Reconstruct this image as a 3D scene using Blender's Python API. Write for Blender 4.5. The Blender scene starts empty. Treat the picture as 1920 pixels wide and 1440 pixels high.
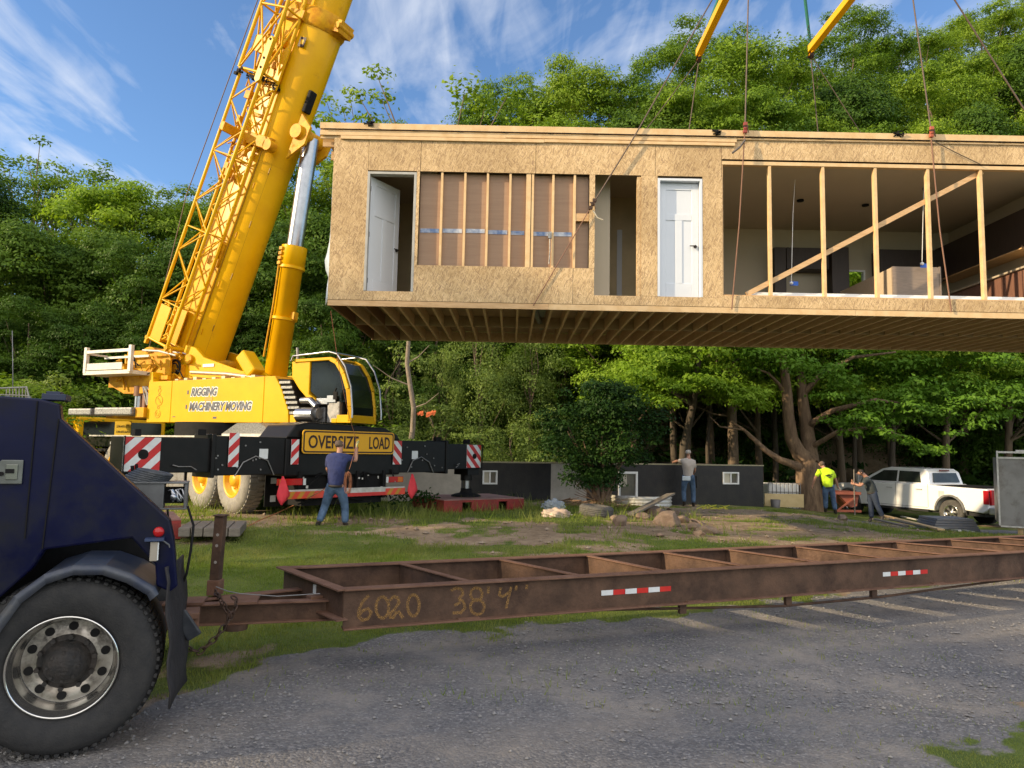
import bpy, bmesh, math, random
import numpy as np
from mathutils import Vector, Matrix
C = bpy.context.scene.collection
R = math.radians
random.seed(7); rng = np.random.default_rng(7)

# ---------------------------------------------------------------- camera, sky, sun, exposure
F, H = 1331.0, 1.75
PIT = math.atan(120 / F); ROL = math.atan(0.0195)
fw = Vector((0, math.cos(PIT), math.sin(PIT))); u0 = Vector((0, -math.sin(PIT), math.cos(PIT))); r0 = Vector((1, 0, 0))
rt = r0 * math.cos(ROL) + u0 * math.sin(ROL); up = u0 * math.cos(ROL) - r0 * math.sin(ROL)
cd = bpy.data.cameras.new('camera'); cam = bpy.data.objects.new('camera', cd); C.objects.link(cam)
cam.matrix_world = Matrix(((rt.x, up.x, -fw.x, 0), (rt.y, up.y, -fw.y, 0), (rt.z, up.z, -fw.z, H), (0, 0, 0, 1)))
cd.sensor_width = 36; cd.lens = F / 1920 * 36; cd.clip_start = .05; cd.clip_end = 3000
sc = bpy.context.scene; sc.camera = cam
SUN_EL, SUN_AZ = R(21.5), R(251)                                   # azimuth clockwise from +Y
sund = Vector((math.sin(SUN_AZ) * math.cos(SUN_EL), math.cos(SUN_AZ) * math.cos(SUN_EL), math.sin(SUN_EL)))
w = bpy.data.worlds.new('World'); sc.world = w; w.use_nodes = True
nt = w.node_tree; N = nt.nodes; Lk = nt.links; N.clear()
out = N.new('ShaderNodeOutputWorld'); bg = N.new('ShaderNodeBackground'); bg.inputs[1].default_value = .15
sky = N.new('ShaderNodeTexSky'); sky.sky_type = 'NISHITA'; sky.sun_disc = False
sky.sun_elevation = SUN_EL; sky.sun_rotation = SUN_AZ; sky.altitude = 300; sky.dust_density = .05; sky.ozone_density = 2.5
tc = N.new('ShaderNodeTexCoord'); sep = N.new('ShaderNodeSeparateXYZ'); Lk.new(tc.outputs['Generated'], sep.inputs[0])
def mth(op, a, b=None, tree=None):
    m = nt.nodes.new('ShaderNodeMath'); m.operation = op
    for i, v in enumerate((a, b)):
        if v is None: continue
        if isinstance(v, (int, float)): m.inputs[i].default_value = v
        else: nt.links.new(v, m.inputs[i])
    return m.outputs[0]
zz = mth('ADD', mth('MAXIMUM', sep.outputs[2], 0.0), .12)
cx = mth('DIVIDE', sep.outputs[0], zz); cy = mth('DIVIDE', sep.outputs[1], zz)
cmb = N.new('ShaderNodeCombineXYZ'); Lk.new(cx, cmb.inputs[0]); Lk.new(cy, cmb.inputs[1])
mp = N.new('ShaderNodeMapping'); mp.inputs['Rotation'].default_value = (0, 0, R(-38)); mp.inputs['Scale'].default_value = (1.15, .68, 1); mp.inputs['Location'].default_value = (3.3, 1.2, 0)
Lk.new(cmb.outputs[0], mp.inputs[0])
n1 = N.new('ShaderNodeTexNoise'); n1.inputs['Scale'].default_value = 2.6; n1.inputs['Detail'].default_value = 9; n1.inputs['Roughness'].default_value = .56; n1.inputs['Distortion'].default_value = .7
Lk.new(mp.outputs[0], n1.inputs[0])
mp2 = N.new('ShaderNodeMapping'); mp2.inputs['Rotation'].default_value = (0, 0, R(-50)); mp2.inputs['Scale'].default_value = (5.5, 1.1, 1)
Lk.new(cmb.outputs[0], mp2.inputs[0])
n2 = N.new('ShaderNodeTexNoise'); n2.inputs['Scale'].default_value = 2.6; n2.inputs['Detail'].default_value = 8; n2.inputs['Distortion'].default_value = .9
Lk.new(mp2.outputs[0], n2.inputs[0])
cs = mth('ADD', mth('MULTIPLY', n1.outputs[0], .72), mth('MULTIPLY', n2.outputs[0], .28))
rmp = N.new('ShaderNodeValToRGB'); rmp.color_ramp.elements[0].position = .465; rmp.color_ramp.elements[1].position = .72
Lk.new(cs, rmp.inputs[0])
cm = N.new('ShaderNodeMixRGB'); cm.inputs[2].default_value = (3.9, 4.1, 4.5, 1)
tint = N.new('ShaderNodeMixRGB'); tint.blend_type = 'MULTIPLY'; tint.inputs[0].default_value = 1; tint.inputs[2].default_value = (.74, .85, .96, 1)
Lk.new(sky.outputs[0], tint.inputs[1])
Lk.new(mth('MULTIPLY', rmp.outputs[0], .85), cm.inputs[0]); Lk.new(tint.outputs[0], cm.inputs[1])
sky_fill = N.new('ShaderNodeMixRGB'); sky_fill.inputs[2].default_value = (11.0, 10.3, 9.6, 1)     # added fill light: unseen bright patch of sky behind the camera
bf = mth('MULTIPLY', mth('MINIMUM', mth('MAXIMUM', mth('MULTIPLY', mth('SUBTRACT', -.05, sep.outputs[1]), 2.2), 0.0), 1.0), mth('MINIMUM', mth('MAXIMUM', mth('MULTIPLY', sep.outputs[2], 5.0), 0.0), 1.0))
Lk.new(mth('MULTIPLY', bf, mth('ADD', mth('MULTIPLY', n1.outputs[0], .9), .25)), sky_fill.inputs[0]); Lk.new(cm.outputs[0], sky_fill.inputs[1]); Lk.new(sky_fill.outputs[0], bg.inputs[0]); Lk.new(bg.outputs[0], out.inputs[0])
sl = bpy.data.lights.new('sun', 'SUN'); sl.energy = 4.2; sl.angle = R(.6); sl.color = (1, .79, .50)
so = bpy.data.objects.new('sun', sl); C.objects.link(so); so.rotation_euler = (-sund).to_track_quat('-Z', 'Y').to_euler(); so.location = (-20, -10, 30)
sc.view_settings.view_transform = 'Standard'; sc.view_settings.look = 'None'; sc.view_settings.exposure = .66; sc.view_settings.gamma = 1
sc.cycles.max_bounces = 6; sc.cycles.transparent_max_bounces = 12

# ---------------------------------------------------------------- points, meshes, tags
CAM = Vector((0, 0, H))
def ray(px, py): return fw * F + rt * (px - 960) - up * (py - 720)
def at(px, py, Y):
    d = ray(px, py); return CAM + d * (Y / d.y)
def atz(px, py, z):
    d = ray(px, py); return CAM + d * ((z - H) / d.z)
def S(v, a, b):
    t = np.clip((v - a) / (b - a), 0, 1); return t * t * (3 - 2 * t)
def g(x, y):
    x = np.asarray(x, float); y = np.asarray(y, float)
    z = .2 * S(y, 9, 14) * (1 - S(x, 1, 6)) - .5 * S(x, 7, 14) * S(y, 14, 22)
    z = z + np.maximum(0, np.minimum(y, 72) - 31) * (.12 + .72 * S(x, -20, 12)) * S(y, 31, 40)
    z = z + np.maximum(0, -x - 26) * .25 * S(y, 12, 26)
    return z + .02 * np.sin(x * 1.3) * np.sin(y * 1.1 + .5) * S(y, 8, 12)
def gz(x, y): return float(g(x, y))
WM = {}
def tag(o, label=None, cat=None, group=None, kind=None):
    if label: o['label'] = label
    if cat: o['category'] = cat
    if group: o['group'] = group
    if kind: o['kind'] = kind
    return o
def empty(name, loc=(0, 0, 0), rz=0, label=None, cat=None, group=None):
    o = bpy.data.objects.new(name, None); C.objects.link(o); o.location = loc; o.rotation_euler = (0, 0, rz)
    o.empty_display_size = .2
    WM[o] = Matrix.Translation(Vector(loc)) @ Matrix.Rotation(rz, 4, 'Z')
    return tag(o, label, cat, group)
def link(name, me, parent=None, wm=None):
    o = bpy.data.objects.new(name, me); C.objects.link(o)
    if parent is not None: o.parent = parent; WM[o] = WM.get(parent, Matrix())
    else: WM[o] = Matrix()
    return o
def basis(d, ref=None):
    d = Vector(d).normalized()
    ref = Vector(ref) if ref is not None else (Vector((0, 0, 1)) if abs(d.z) < .95 else Vector((1, 0, 0)))
    a = d.cross(ref).normalized(); b = a.cross(d).normalized(); return d, a, b
class MB:
    def __init__(s): s.v = []; s.f = []; s.sm = []
    def add(s, vs, fs, smooth=False):
        k = len(s.v); s.v += [tuple(v) for v in vs]
        for f in fs: s.f.append(tuple(i + k for i in f)); s.sm.append(smooth)
        return s
    def obb(s, c, X, Y, Z):                                       # centre and three half-axis vectors
        c = Vector(c); X = Vector(X); Y = Vector(Y); Z = Vector(Z)
        if X.cross(Y).dot(Z) < 0: X = -X
        vs = [c + X * i + Y * j + Z * k for k in (-1, 1) for j in (-1, 1) for i in (-1, 1)]
        return s.add(vs, [(0, 2, 3, 1), (4, 5, 7, 6), (0, 1, 5, 4), (2, 6, 7, 3), (0, 4, 6, 2), (1, 3, 7, 5)])
    def box(s, x0, x1, y0, y1, z0, z1):
        return s.obb(((x0 + x1) / 2, (y0 + y1) / 2, (z0 + z1) / 2), ((x1 - x0) / 2, 0, 0), (0, (y1 - y0) / 2, 0), (0, 0, (z1 - z0) / 2))
    def bar(s, a, b, w_, h_, ref=None):
        a = Vector(a); b = Vector(b); d, p, q = basis(b - a, ref)
        return s.obb((a + b) / 2, (b - a) / 2, p * w_ / 2, q * h_ / 2)
    def tube(s, pts, r, n=8, caps=True, smooth=True):
        pts = [Vector(p) for p in pts]; rs = r if isinstance(r, (list, tuple)) else [r] * len(pts)
        vs = []; fs = []; pa = None
        for i, p in enumerate(pts):
            d = (pts[min(i + 1, len(pts) - 1)] - pts[max(i - 1, 0)])
            d, a, b = basis(d)
            if pa is not None:
                a = (pa - d * pa.dot(d)); a = a.normalized() if a.length > 1e-6 else basis(d)[1]; b = a.cross(d)
            pa = a
            for k in range(n):
                t = 2 * math.pi * k / n; vs.append(p + (a * math.cos(t) + b * math.sin(t)) * rs[i])
        for i in range(len(pts) - 1):
            for k in range(n):
                fs.append((i * n + k, (i + 1) * n + k, (i + 1) * n + (k + 1) % n, i * n + (k + 1) % n))
        s.add(vs, fs, smooth)
        if caps: s.add(vs[:n], [tuple(range(n))]); s.add(vs[-n:], [tuple(reversed(range(n)))])
        return s
    def cyl(s, a, b, r, n=16, r2=None): return s.tube([a, b], [r, r if r2 is None else r2], n)
    def prism(s, poly, o, X, Y, Z):                                # polygon in X,Y from o, extruded by the vector Z
        o = Vector(o); X = Vector(X); Y = Vector(Y); Z = Vector(Z); n = len(poly)
        if X.cross(Y).dot(Z) < 0: poly = poly[::-1]
        vs = [o + X * a + Y * b for a, b in poly] + [o + X * a + Y * b + Z for a, b in poly]
        return s.add(vs, [tuple(reversed(range(n))), tuple(range(n, 2 * n))] + [(i, (i + 1) % n, (i + 1) % n + n, i + n) for i in range(n)])
    def lathe(s, prof, o, ax, n=32, smooth=True):                  # prof: (distance along axis, radius)
        o = Vector(o); d, a, b = basis(ax); vs = []; fs = []
        for t, r_ in prof:
            for k in range(n):
                q = 2 * math.pi * k / n; vs.append(o + d * t + (a * math.cos(q) + b * math.sin(q)) * r_)
        for i in range(len(prof) - 1):
            for k in range(n): fs.append((i * n + k, (i + 1) * n + k, (i + 1) * n + (k + 1) % n, i * n + (k + 1) % n))
        return s.add(vs, fs, smooth)
    def build(s, name, m, parent=None, world=True, bevel=0, seg=2):
        me = bpy.data.meshes.new(name); vs = s.v
        if parent is not None and world:
            iv = WM[parent].inverted(); vs = [tuple(iv @ Vector(v)) for v in vs]
        me.from_pydata(vs, [], s.f); me.polygons.foreach_set('use_smooth', s.sm); me.update()
        if m: me.materials.append(m)
        o = link(name, me, parent)
        if bevel:
            b = o.modifiers.new('bevel', 'BEVEL'); b.width = bevel; b.segments = seg; b.limit_method = 'ANGLE'; b.angle_limit = R(40)
        return o
def copy_tree(o, parent=None):
    c = o.copy(); C.objects.link(c); c.parent = parent
    for ch in list(o.children): copy_tree(ch, c)
    return c

# ---------------------------------------------------------------- materials
def M(name, c1, c2=None, scale=3, rough=.6, metal=0, bump=0, bscale=60, dirt=None, dscale=1.2, dpos=.5, spec=None, stretch=None, detail=6):
    m = bpy.data.materials.new(name); m.use_nodes = True; t = m.node_tree; n = t.nodes; b = n['Principled BSDF']
    b.inputs['Roughness'].default_value = rough; b.inputs['Metallic'].default_value = metal
    if spec is not None: b.inputs['Specular IOR Level'].default_value = spec
    col = lambda c: (c[0], c[1], c[2], 1)
    co = n.new('ShaderNodeTexCoord'); src = co.outputs['Object']
    if stretch:
        mpn = n.new('ShaderNodeMapping'); mpn.inputs['Scale'].default_value = stretch; t.links.new(src, mpn.inputs[0]); src = mpn.outputs[0]
    def noise(sc_, dt=6, ro=.6):
        q = n.new('ShaderNodeTexNoise'); q.inputs['Scale'].default_value = sc_; q.inputs['Detail'].default_value = dt; q.inputs['Roughness'].default_value = ro
        t.links.new(src, q.inputs[0]); return q.outputs[0]
    if c2 is None: c2 = tuple(x * .82 for x in c1)
    rp = n.new('ShaderNodeValToRGB'); rp.color_ramp.elements[0].color = col(c1); rp.color_ramp.elements[1].color = col(c2)
    rp.color_ramp.elements[0].position = .38; rp.color_ramp.elements[1].position = .66
    t.links.new(noise(scale, detail), rp.inputs[0]); last = rp.outputs[0]
    if dirt:
        mx = n.new('ShaderNodeMixRGB'); mx.inputs[2].default_value = col(dirt)
        dr = n.new('ShaderNodeValToRGB'); dr.color_ramp.elements[0].position = dpos; dr.color_ramp.elements[1].position = min(1, dpos + .22)
        t.links.new(noise(dscale, 9, .7), dr.inputs[0]); t.links.new(dr.outputs[0], mx.inputs[0]); t.links.new(last, mx.inputs[1]); last = mx.outputs[0]
        rr = n.new('ShaderNodeMapRange'); rr.inputs[3].default_value = rough; rr.inputs[4].default_value = min(1, rough + .35)
        t.links.new(dr.outputs[0], rr.inputs[0]); t.links.new(rr.outputs[0], b.inputs['Roughness'])
    t.links.new(last, b.inputs['Base Color'])
    if bump:
        bn = n.new('ShaderNodeBump'); bn.inputs['Strength'].default_value = bump; bn.inputs['Distance'].default_value = .02
        t.links.new(noise(bscale, 4), bn.inputs['Height']); t.links.new(bn.outputs[0], b.inputs['Normal'])
    return m
yel = M('yellow_paint', (.74, .41, .002), (.68, .36, .002), 1.5, .36, dirt=(.44, .22, .01), dscale=2.4, dpos=.60, bump=.04, bscale=8, spec=.22)
yel2 = M('yellow_machinery', (.66, .34, .006), (.50, .21, .006), 6, .5, dirt=(.22, .10, .015), dscale=5, dpos=.55, spec=.2)
blk = M('black_chassis', (.006, .006, .006), (.010, .009, .009), 4, .4, dirt=(.022, .018, .015), dscale=3, dpos=.62, spec=.22)
blkm = M('matte_black', (.008, .008, .008), (.013, .012, .012), 8, .75, spec=.2)
white = M('white_paint', (.78, .78, .76), (.72, .72, .70), 3, .35)
whitem = M('white_metal', (.62, .60, .55), (.45, .43, .38), 8, .45, .2)
red = M('red_marking', (.55, .015, .015), (.45, .012, .012), 5, .4)
steel = M('bright_steel', (.42, .43, .45), (.34, .35, .37), 6, .28, .95, bump=.03, bscale=20)
grey = M('grey_steel', (.22, .22, .22), (.30, .29, .28), 12, .5, .5, dirt=(.1, .08, .06), dscale=4)
galv = M('galvanised', (.30, .30, .29), (.12, .12, .12), 26, .45, .5)
rust = M('rusty_beam', (.072, .038, .021), (.125, .066, .038), 4, .72, .1, bump=.25, bscale=45, dirt=(.038, .022, .016), dscale=2.6, dpos=.46)
rustl = M('rusty_flange', (.14, .068, .040), (.19, .10, .062), 7, .75, .1, bump=.3, bscale=60, dirt=(.07, .03, .02), dscale=3, dpos=.55)
rub = M('tyre_rubber', (.018, .018, .019), (.030, .029, .028), 14, .78, bump=.3, bscale=90, dirt=(.055, .05, .045), dscale=5, dpos=.58)
rubd = M('dusty_tyre_rubber', (.30, .28, .24), (.22, .205, .18), 9, .85, bump=.3, bscale=60)
navy = M('navy_paint', (.001, .0025, .034), (.001, .002, .022), 2, .28, dirt=(.010, .011, .014), dscale=1.7, dpos=.46, bump=.05, bscale=5, spec=.22)
glassd = M('dark_glass', (.008, .010, .009), (.014, .018, .014), 2, .08, spec=.3)
pine = M('pine_lumber', (.62, .40, .20), (.50, .30, .13), 4, .6, stretch=(1, 6, 6), bump=.1, dirt=(.33, .18, .08), dscale=7, dpos=.66)
pine2 = M('fresh_lumber', (.70, .49, .26), (.60, .39, .18), 5, .6, bump=.1, dirt=(.40, .24, .10), dscale=6, dpos=.68)
darkl = M('joist_lumber', (.66, .46, .28), (.54, .36, .20), 3, .7, stretch=(6, 1, 6), dirt=(.1, .055, .03), dscale=4, dpos=.6)
ply = M('subfloor_board', (.44, .31, .19), (.36, .25, .15), 6, .8)
paint_in = M('beige_wall', (.46, .395, .295), (.44, .38, .28), 2, .7)
cabin_in = M('dark_cabinet', (.035, .022, .018), (.045, .03, .022), 8, .5, stretch=(4, 4, .6))
brownb = M('brown_panel', (.34, .225, .15), (.30, .195, .13), 3, .8, stretch=(.6, 1, 8), dirt=(.40, .25, .165), dscale=4, dpos=.6)
doorw = M('white_door', (.62, .65, .70), (.60, .63, .68), 3, .4)
tan = M('cardboard_wrap', (.50, .40, .29), (.43, .34, .24), 16, .7, stretch=(1, 1, 8))
blue = M('blue_tape', (.02, .11, .55), (.03, .14, .6), 20, .6)
wrap = M('house_wrap', (.55, .62, .68), (.45, .52, .58), 6, .5, bump=.6, bscale=9)
cloth_navy = M('navy_shirt', (.030, .042, .14), (.018, .026, .09), 7, .85, bump=1, bscale=9)
jeans = M('blue_jeans', (.095, .16, .26), (.045, .085, .155), 7, .85, bump=1, bscale=10)
jeansd = M('dark_jeans', (.022, .032, .06), (.03, .045, .08), 12, .85, bump=.3, bscale=22)
tshirt = M('pale_grey_shirt', (.50, .44, .38), (.44, .38, .33), 9, .85, bump=.3, bscale=16)
lime = M('hi_vis_shirt', (.60, .85, .02), (.50, .76, .015), 9, .8, bump=.3, bscale=16)
dgrey = M('charcoal_shirt', (.045, .055, .055), (.035, .042, .042), 9, .85, bump=.3, bscale=16)
skin_m = M('skin', (.46, .24, .16), (.40, .20, .13), 9, .55)
hair_g = M('grey_brown_hair', (.16, .11, .075), (.10, .07, .05), 40, .8, bump=.6, bscale=60)
hair_w = M('silver_hair', (.55, .50, .44), (.42, .38, .33), 40, .8, bump=.6, bscale=60)
hair_d = M('dark_hair', (.03, .018, .012), (.05, .03, .02), 40, .7, bump=.6, bscale=60)
boot = M('work_boot', (.025, .02, .018), (.05, .04, .032), 12, .7)
glove = M('work_glove', (.50, .52, .22), (.42, .40, .20), 20, .8)
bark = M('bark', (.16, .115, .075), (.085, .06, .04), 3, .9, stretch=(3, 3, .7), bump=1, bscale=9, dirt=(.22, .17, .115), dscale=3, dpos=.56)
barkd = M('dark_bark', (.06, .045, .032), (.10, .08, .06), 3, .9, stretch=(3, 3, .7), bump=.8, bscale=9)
rock = M('field_stone', (.25, .18, .13), (.17, .12, .085), 5, .9, bump=.8, bscale=12, dirt=(.13, .085, .06), dscale=4, dpos=.52)
wellm = M('corrugated_steel', (.66, .64, .58), (.58, .56, .5), 8, .4, .3)
redpad = M('red_crane_mat', (.30, .030, .022), (.24, .025, .018), 6, .65, dirt=(.12, .045, .035), dscale=4)
redtop = M('worn_mat_top', (.26, .12, .10), (.34, .21, .18), 5, .8, dirt=(.20, .15, .12), dscale=3)
greyw = M('weathered_wood', (.22, .19, .155), (.15, .13, .105), 6, .85, stretch=(1, 7, 7), bump=.4, bscale=30)
ropem = M('brown_rope', (.24, .13, .085), (.18, .09, .06), 60, .85)
cable = M('steel_cable', (.10, .075, .06), (.16, .11, .08), 60, .6, .4)
orange = M('orange_rope', (.42, .17, .08), (.32, .12, .06), 40, .8)
pink = M('warning_flag', (.72, .045, .06), (.62, .03, .05), 6, .7)
green_s = M('green_sling', (.02, .16, .11), (.015, .12, .09), 30, .8)
chain_m = M('rusty_chain', (.05, .032, .024), (.10, .055, .035), 40, .6, .5)
signy = M('sign_yellow', (.80, .42, .01), (.75, .38, .01), 3, .5)
letter = M('letter_black', (.03, .012, .01), (.03, .012, .01), 3, .6)
letg = M('letter_grey', (.06, .06, .075), (.06, .06, .075), 3, .5)
refw = M('reflective_white', (.70, .72, .72), (.62, .64, .64), 9, .35)
refr = M('reflective_red', (.60, .03, .02), (.5, .02, .02), 9, .35)
amber = M('amber_lens', (.6, .16, .01), (.55, .14, .01), 5, .25)
lensr = M('red_lens', (.48, .01, .01), (.4, .01, .01), 5, .2)
def osb():
    m = bpy.data.materials.new('osb_board'); m.use_nodes = True; t = m.node_tree; n = t.nodes; b = n['Principled BSDF']; b.inputs['Roughness'].default_value = .72
    co0 = n.new('ShaderNodeTexCoord'); wq = n.new('ShaderNodeTexNoise'); wq.inputs['Scale'].default_value = 7; wq.inputs['Detail'].default_value = 3; t.links.new(co0.outputs['Object'], wq.inputs[0])
    ws = n.new('ShaderNodeVectorMath'); ws.operation = 'MULTIPLY_ADD'; ws.inputs[1].default_value = (.06, .0, .06); t.links.new(wq.outputs['Color'], ws.inputs[0]); t.links.new(co0.outputs['Object'], ws.inputs[2]); last = None
    for i, (a, s1, s2) in enumerate([(20, 13, 82), (75, 15, 90), (-40, 13, 80), (-8, 15, 96), (112, 13, 84), (48, 14, 88), (-70, 14, 82)]):
        mpn = n.new('ShaderNodeMapping'); mpn.inputs['Rotation'].default_value = (0, R(a), 0); mpn.vector_type = 'TEXTURE'; mpn.inputs['Scale'].default_value = (1 / s1, .125, 1 / s2); mpn.inputs['Location'].default_value = (i * 3.7, 0, i * 9.1)
        t.links.new(ws.outputs[0], mpn.inputs[0])
        v = n.new('ShaderNodeTexVoronoi'); v.inputs['Scale'].default_value = 1.0; v.inputs['Randomness'].default_value = 1; t.links.new(mpn.outputs[0], v.inputs['Vector'])
        sp = n.new('ShaderNodeSeparateColor'); t.links.new(v.outputs['Color'], sp.inputs[0])
        rp = n.new('ShaderNodeValToRGB'); e = rp.color_ramp.elements; e[0].color = (.36, .23, .12, 1); e[1].color = (.72, .52, .29, 1); e[0].position = .05; k = e.new(.35); k.color = (.53, .355, .17, 1)
        t.links.new(sp.outputs[0], rp.inputs[0])
        if last is None: last = rp.outputs[0]
        else:
            gt = n.new('ShaderNodeMath'); gt.operation = 'GREATER_THAN'; gt.inputs[1].default_value = .62; t.links.new(sp.outputs[1], gt.inputs[0])
            mx = n.new('ShaderNodeMixRGB'); t.links.new(gt.outputs[0], mx.inputs[0]); t.links.new(last, mx.inputs[1]); t.links.new(rp.outputs[0], mx.inputs[2]); last = mx.outputs[0]
    q = n.new('ShaderNodeTexNoise'); q.inputs['Scale'].default_value = .9; q.inputs['Detail'].default_value = 5; t.links.new(co0.outputs['Object'], q.inputs[0])
    rp = n.new('ShaderNodeValToRGB'); rp.color_ramp.elements[0].position = .42; rp.color_ramp.elements[1].position = .62; rp.color_ramp.elements[0].color = (1, 1, 1, 1); rp.color_ramp.elements[1].color = (.78, .76, .72, 1)
    t.links.new(q.outputs[0], rp.inputs[0])
    mx = n.new('ShaderNodeMixRGB'); mx.blend_type = 'MULTIPLY'; mx.inputs[0].default_value = 1; t.links.new(last, mx.inputs[1]); t.links.new(rp.outputs[0], mx.inputs[2])
    t.links.new(mx.outputs[0], b.inputs['Base Color']); return m
osbm = osb()
def leafmat(name, c1, c2, c3, tr=.27):
    m = bpy.data.materials.new(name); m.use_nodes = True; t = m.node_tree; n = t.nodes; n.clear()
    o = n.new('ShaderNodeOutputMaterial'); df = n.new('ShaderNodeBsdfPrincipled'); df.inputs['Roughness'].default_value = .5; df.inputs['Specular IOR Level'].default_value = .12
    tl = n.new('ShaderNodeBsdfTranslucent'); mx = n.new('ShaderNodeMixShader'); mx.inputs[0].default_value = tr
    co = n.new('ShaderNodeTexCoord'); q = n.new('ShaderNodeTexNoise'); q.inputs['Scale'].default_value = .55; q.inputs['Detail'].default_value = 5; q.inputs['Roughness'].default_value = .75
    t.links.new(co.outputs['Object'], q.inputs[0])
    oi = n.new('ShaderNodeObjectInfo'); ad = n.new('ShaderNodeMath'); ad.operation = 'MULTIPLY_ADD'; ad.inputs[1].default_value = .34; t.links.new(oi.outputs['Random'], ad.inputs[0])
    sb = n.new('ShaderNodeMath'); sb.operation = 'SUBTRACT'; sb.inputs[1].default_value = .17; t.links.new(q.outputs[0], sb.inputs[0]); t.links.new(sb.outputs[0], ad.inputs[2])
    rp = n.new('ShaderNodeValToRGB'); e = rp.color_ramp.elements; e[0].position = .3; e[1].position = .72; e[0].color = (*c1, 1); e[1].color = (*c3, 1); k = e.new(.5); k.color = (*c2, 1)
    t.links.new(ad.outputs[0], rp.inputs[0]); t.links.new(rp.outputs[0], df.inputs['Base Color'])
    br = n.new('ShaderNodeMixRGB'); br.blend_type = 'MULTIPLY'; br.inputs[0].default_value = 1; br.inputs[2].default_value = (1.5, 1.6, .7, 1); t.links.new(rp.outputs[0], br.inputs[1]); t.links.new(br.outputs[0], tl.inputs[0])
    t.links.new(df.outputs[0], mx.inputs[1]); t.links.new(tl.outputs[0], mx.inputs[2]); t.links.new(mx.outputs[0], o.inputs[0]); return m
leafA = leafmat('forest_leaves', (.085, .155, .014), (.145, .23, .018), (.22, .30, .028))
leafF = leafmat('shade_painted_leaves', (.036, .078, .010), (.062, .118, .014), (.10, .17, .02), .22)  # darker copy of the forest leaves, woodland shade painted into the green
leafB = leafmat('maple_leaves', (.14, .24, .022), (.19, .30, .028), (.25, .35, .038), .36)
leafC = leafmat('willow_leaves', (.10, .15, .035), (.14, .20, .045), (.19, .25, .06))
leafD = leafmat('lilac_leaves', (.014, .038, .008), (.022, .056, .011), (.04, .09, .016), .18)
def textmesh(s, size, shear=0, bold=.0, sx=1, align='LEFT'):
    cu = bpy.data.curves.new('text', 'FONT'); cu.body = s; cu.size = size; cu.shear = shear; cu.offset = bold; cu.extrude = .002; cu.align_x = align; cu.resolution_u = 3
    o = bpy.data.objects.new('text', cu); C.objects.link(o); bpy.context.view_layer.update()
    me = bpy.data.meshes.new_from_object(o.evaluated_get(bpy.context.evaluated_depsgraph_get()))
    bpy.data.objects.remove(o); bpy.data.curves.remove(cu)
    xs = [v.co.x for v in me.vertices]; ys = [v.co.y for v in me.vertices]
    return me, (min(xs), max(xs), min(ys), max(ys))
def text(name, s, m, parent, o, X, Y, width, height, shear=0, bold=0.0, lift=.004):
    """text whose box is width x height, lower left corner at world point o, along unit vectors X and Y"""
    me, (x0, x1, y0, y1) = textmesh(s, 1.0, shear, bold)
    X = Vector(X).normalized(); Y = Vector(Y).normalized(); Z = X.cross(Y); o = Vector(o)
    iv = WM[parent].inverted()
    for v in me.vertices:
        p = o + X * ((v.co.x - x0) / (x1 - x0) * width) + Y * ((v.co.y - y0) / (y1 - y0) * height) + Z * (lift + v.co.z)
        v.co = iv @ p
    me.materials.clear(); me.materials.append(m); return link(name, me, parent)

# ---------------------------------------------------------------- ground and road
def vn(x, y, s, seed=0):                                           # smooth value noise, 0..1
    r_ = np.random.default_rng(seed); T = r_.random((256, 256))
    x = np.asarray(x) * s + 1000; y = np.asarray(y) * s + 1000; xi = np.floor(x).astype(int); yi = np.floor(y).astype(int); fx = x - xi; fy = y - yi
    fx = fx * fx * (3 - 2 * fx); fy = fy * fy * (3 - 2 * fy); A = lambda i, j: T[(xi + i) % 256, (yi + j) % 256]
    return (A(0, 0) * (1 - fx) + A(1, 0) * fx) * (1 - fy) + (A(0, 1) * (1 - fx) + A(1, 1) * fx) * fy
def fbm(x, y, s, seed=0): return sum(vn(x, y, s * 2 ** i, seed + i) * .5 ** (i + 1) for i in range(4)) / .9375
RX = [-60, -6, -2.6, -2.2, -1.9, -1.2, -.3, 1.3, 3, 6, 10, 20, 80]; RY = [2, 4.2, 4.95, 5.6, 6.15, 6.75, 7.15, 7.8, 8.7, 10.2, 12.5, 16, 30]
def gravel(x, y):                                                  # 1 on the gravel road, 0 on the grass
    d = np.interp(x, RX, RY) - y + (fbm(x, y, 1.2, 3) - .5) * 1.5 + (fbm(x, y, 4.5, 13) - .5) * .9
    a = S(d, -.25, .45)
    d2 = (x - 2.25) * .62 - (y - 4.16) * .78 + (fbm(x, y, 1.5, 9) - .5) * 1.0 + (fbm(x, y, 7, 19) - .5) * .9
    b_ = S(d2, -.25, .45) * (1 - S(y, 5.2, 6.0))
    far = S(x, 8, 11) * S(y, 19.5, 20.5) * (1 - S(y, 22, 23)) * .8
    return np.clip(np.maximum(a * (1 - b_), far), 0, 1)
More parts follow.
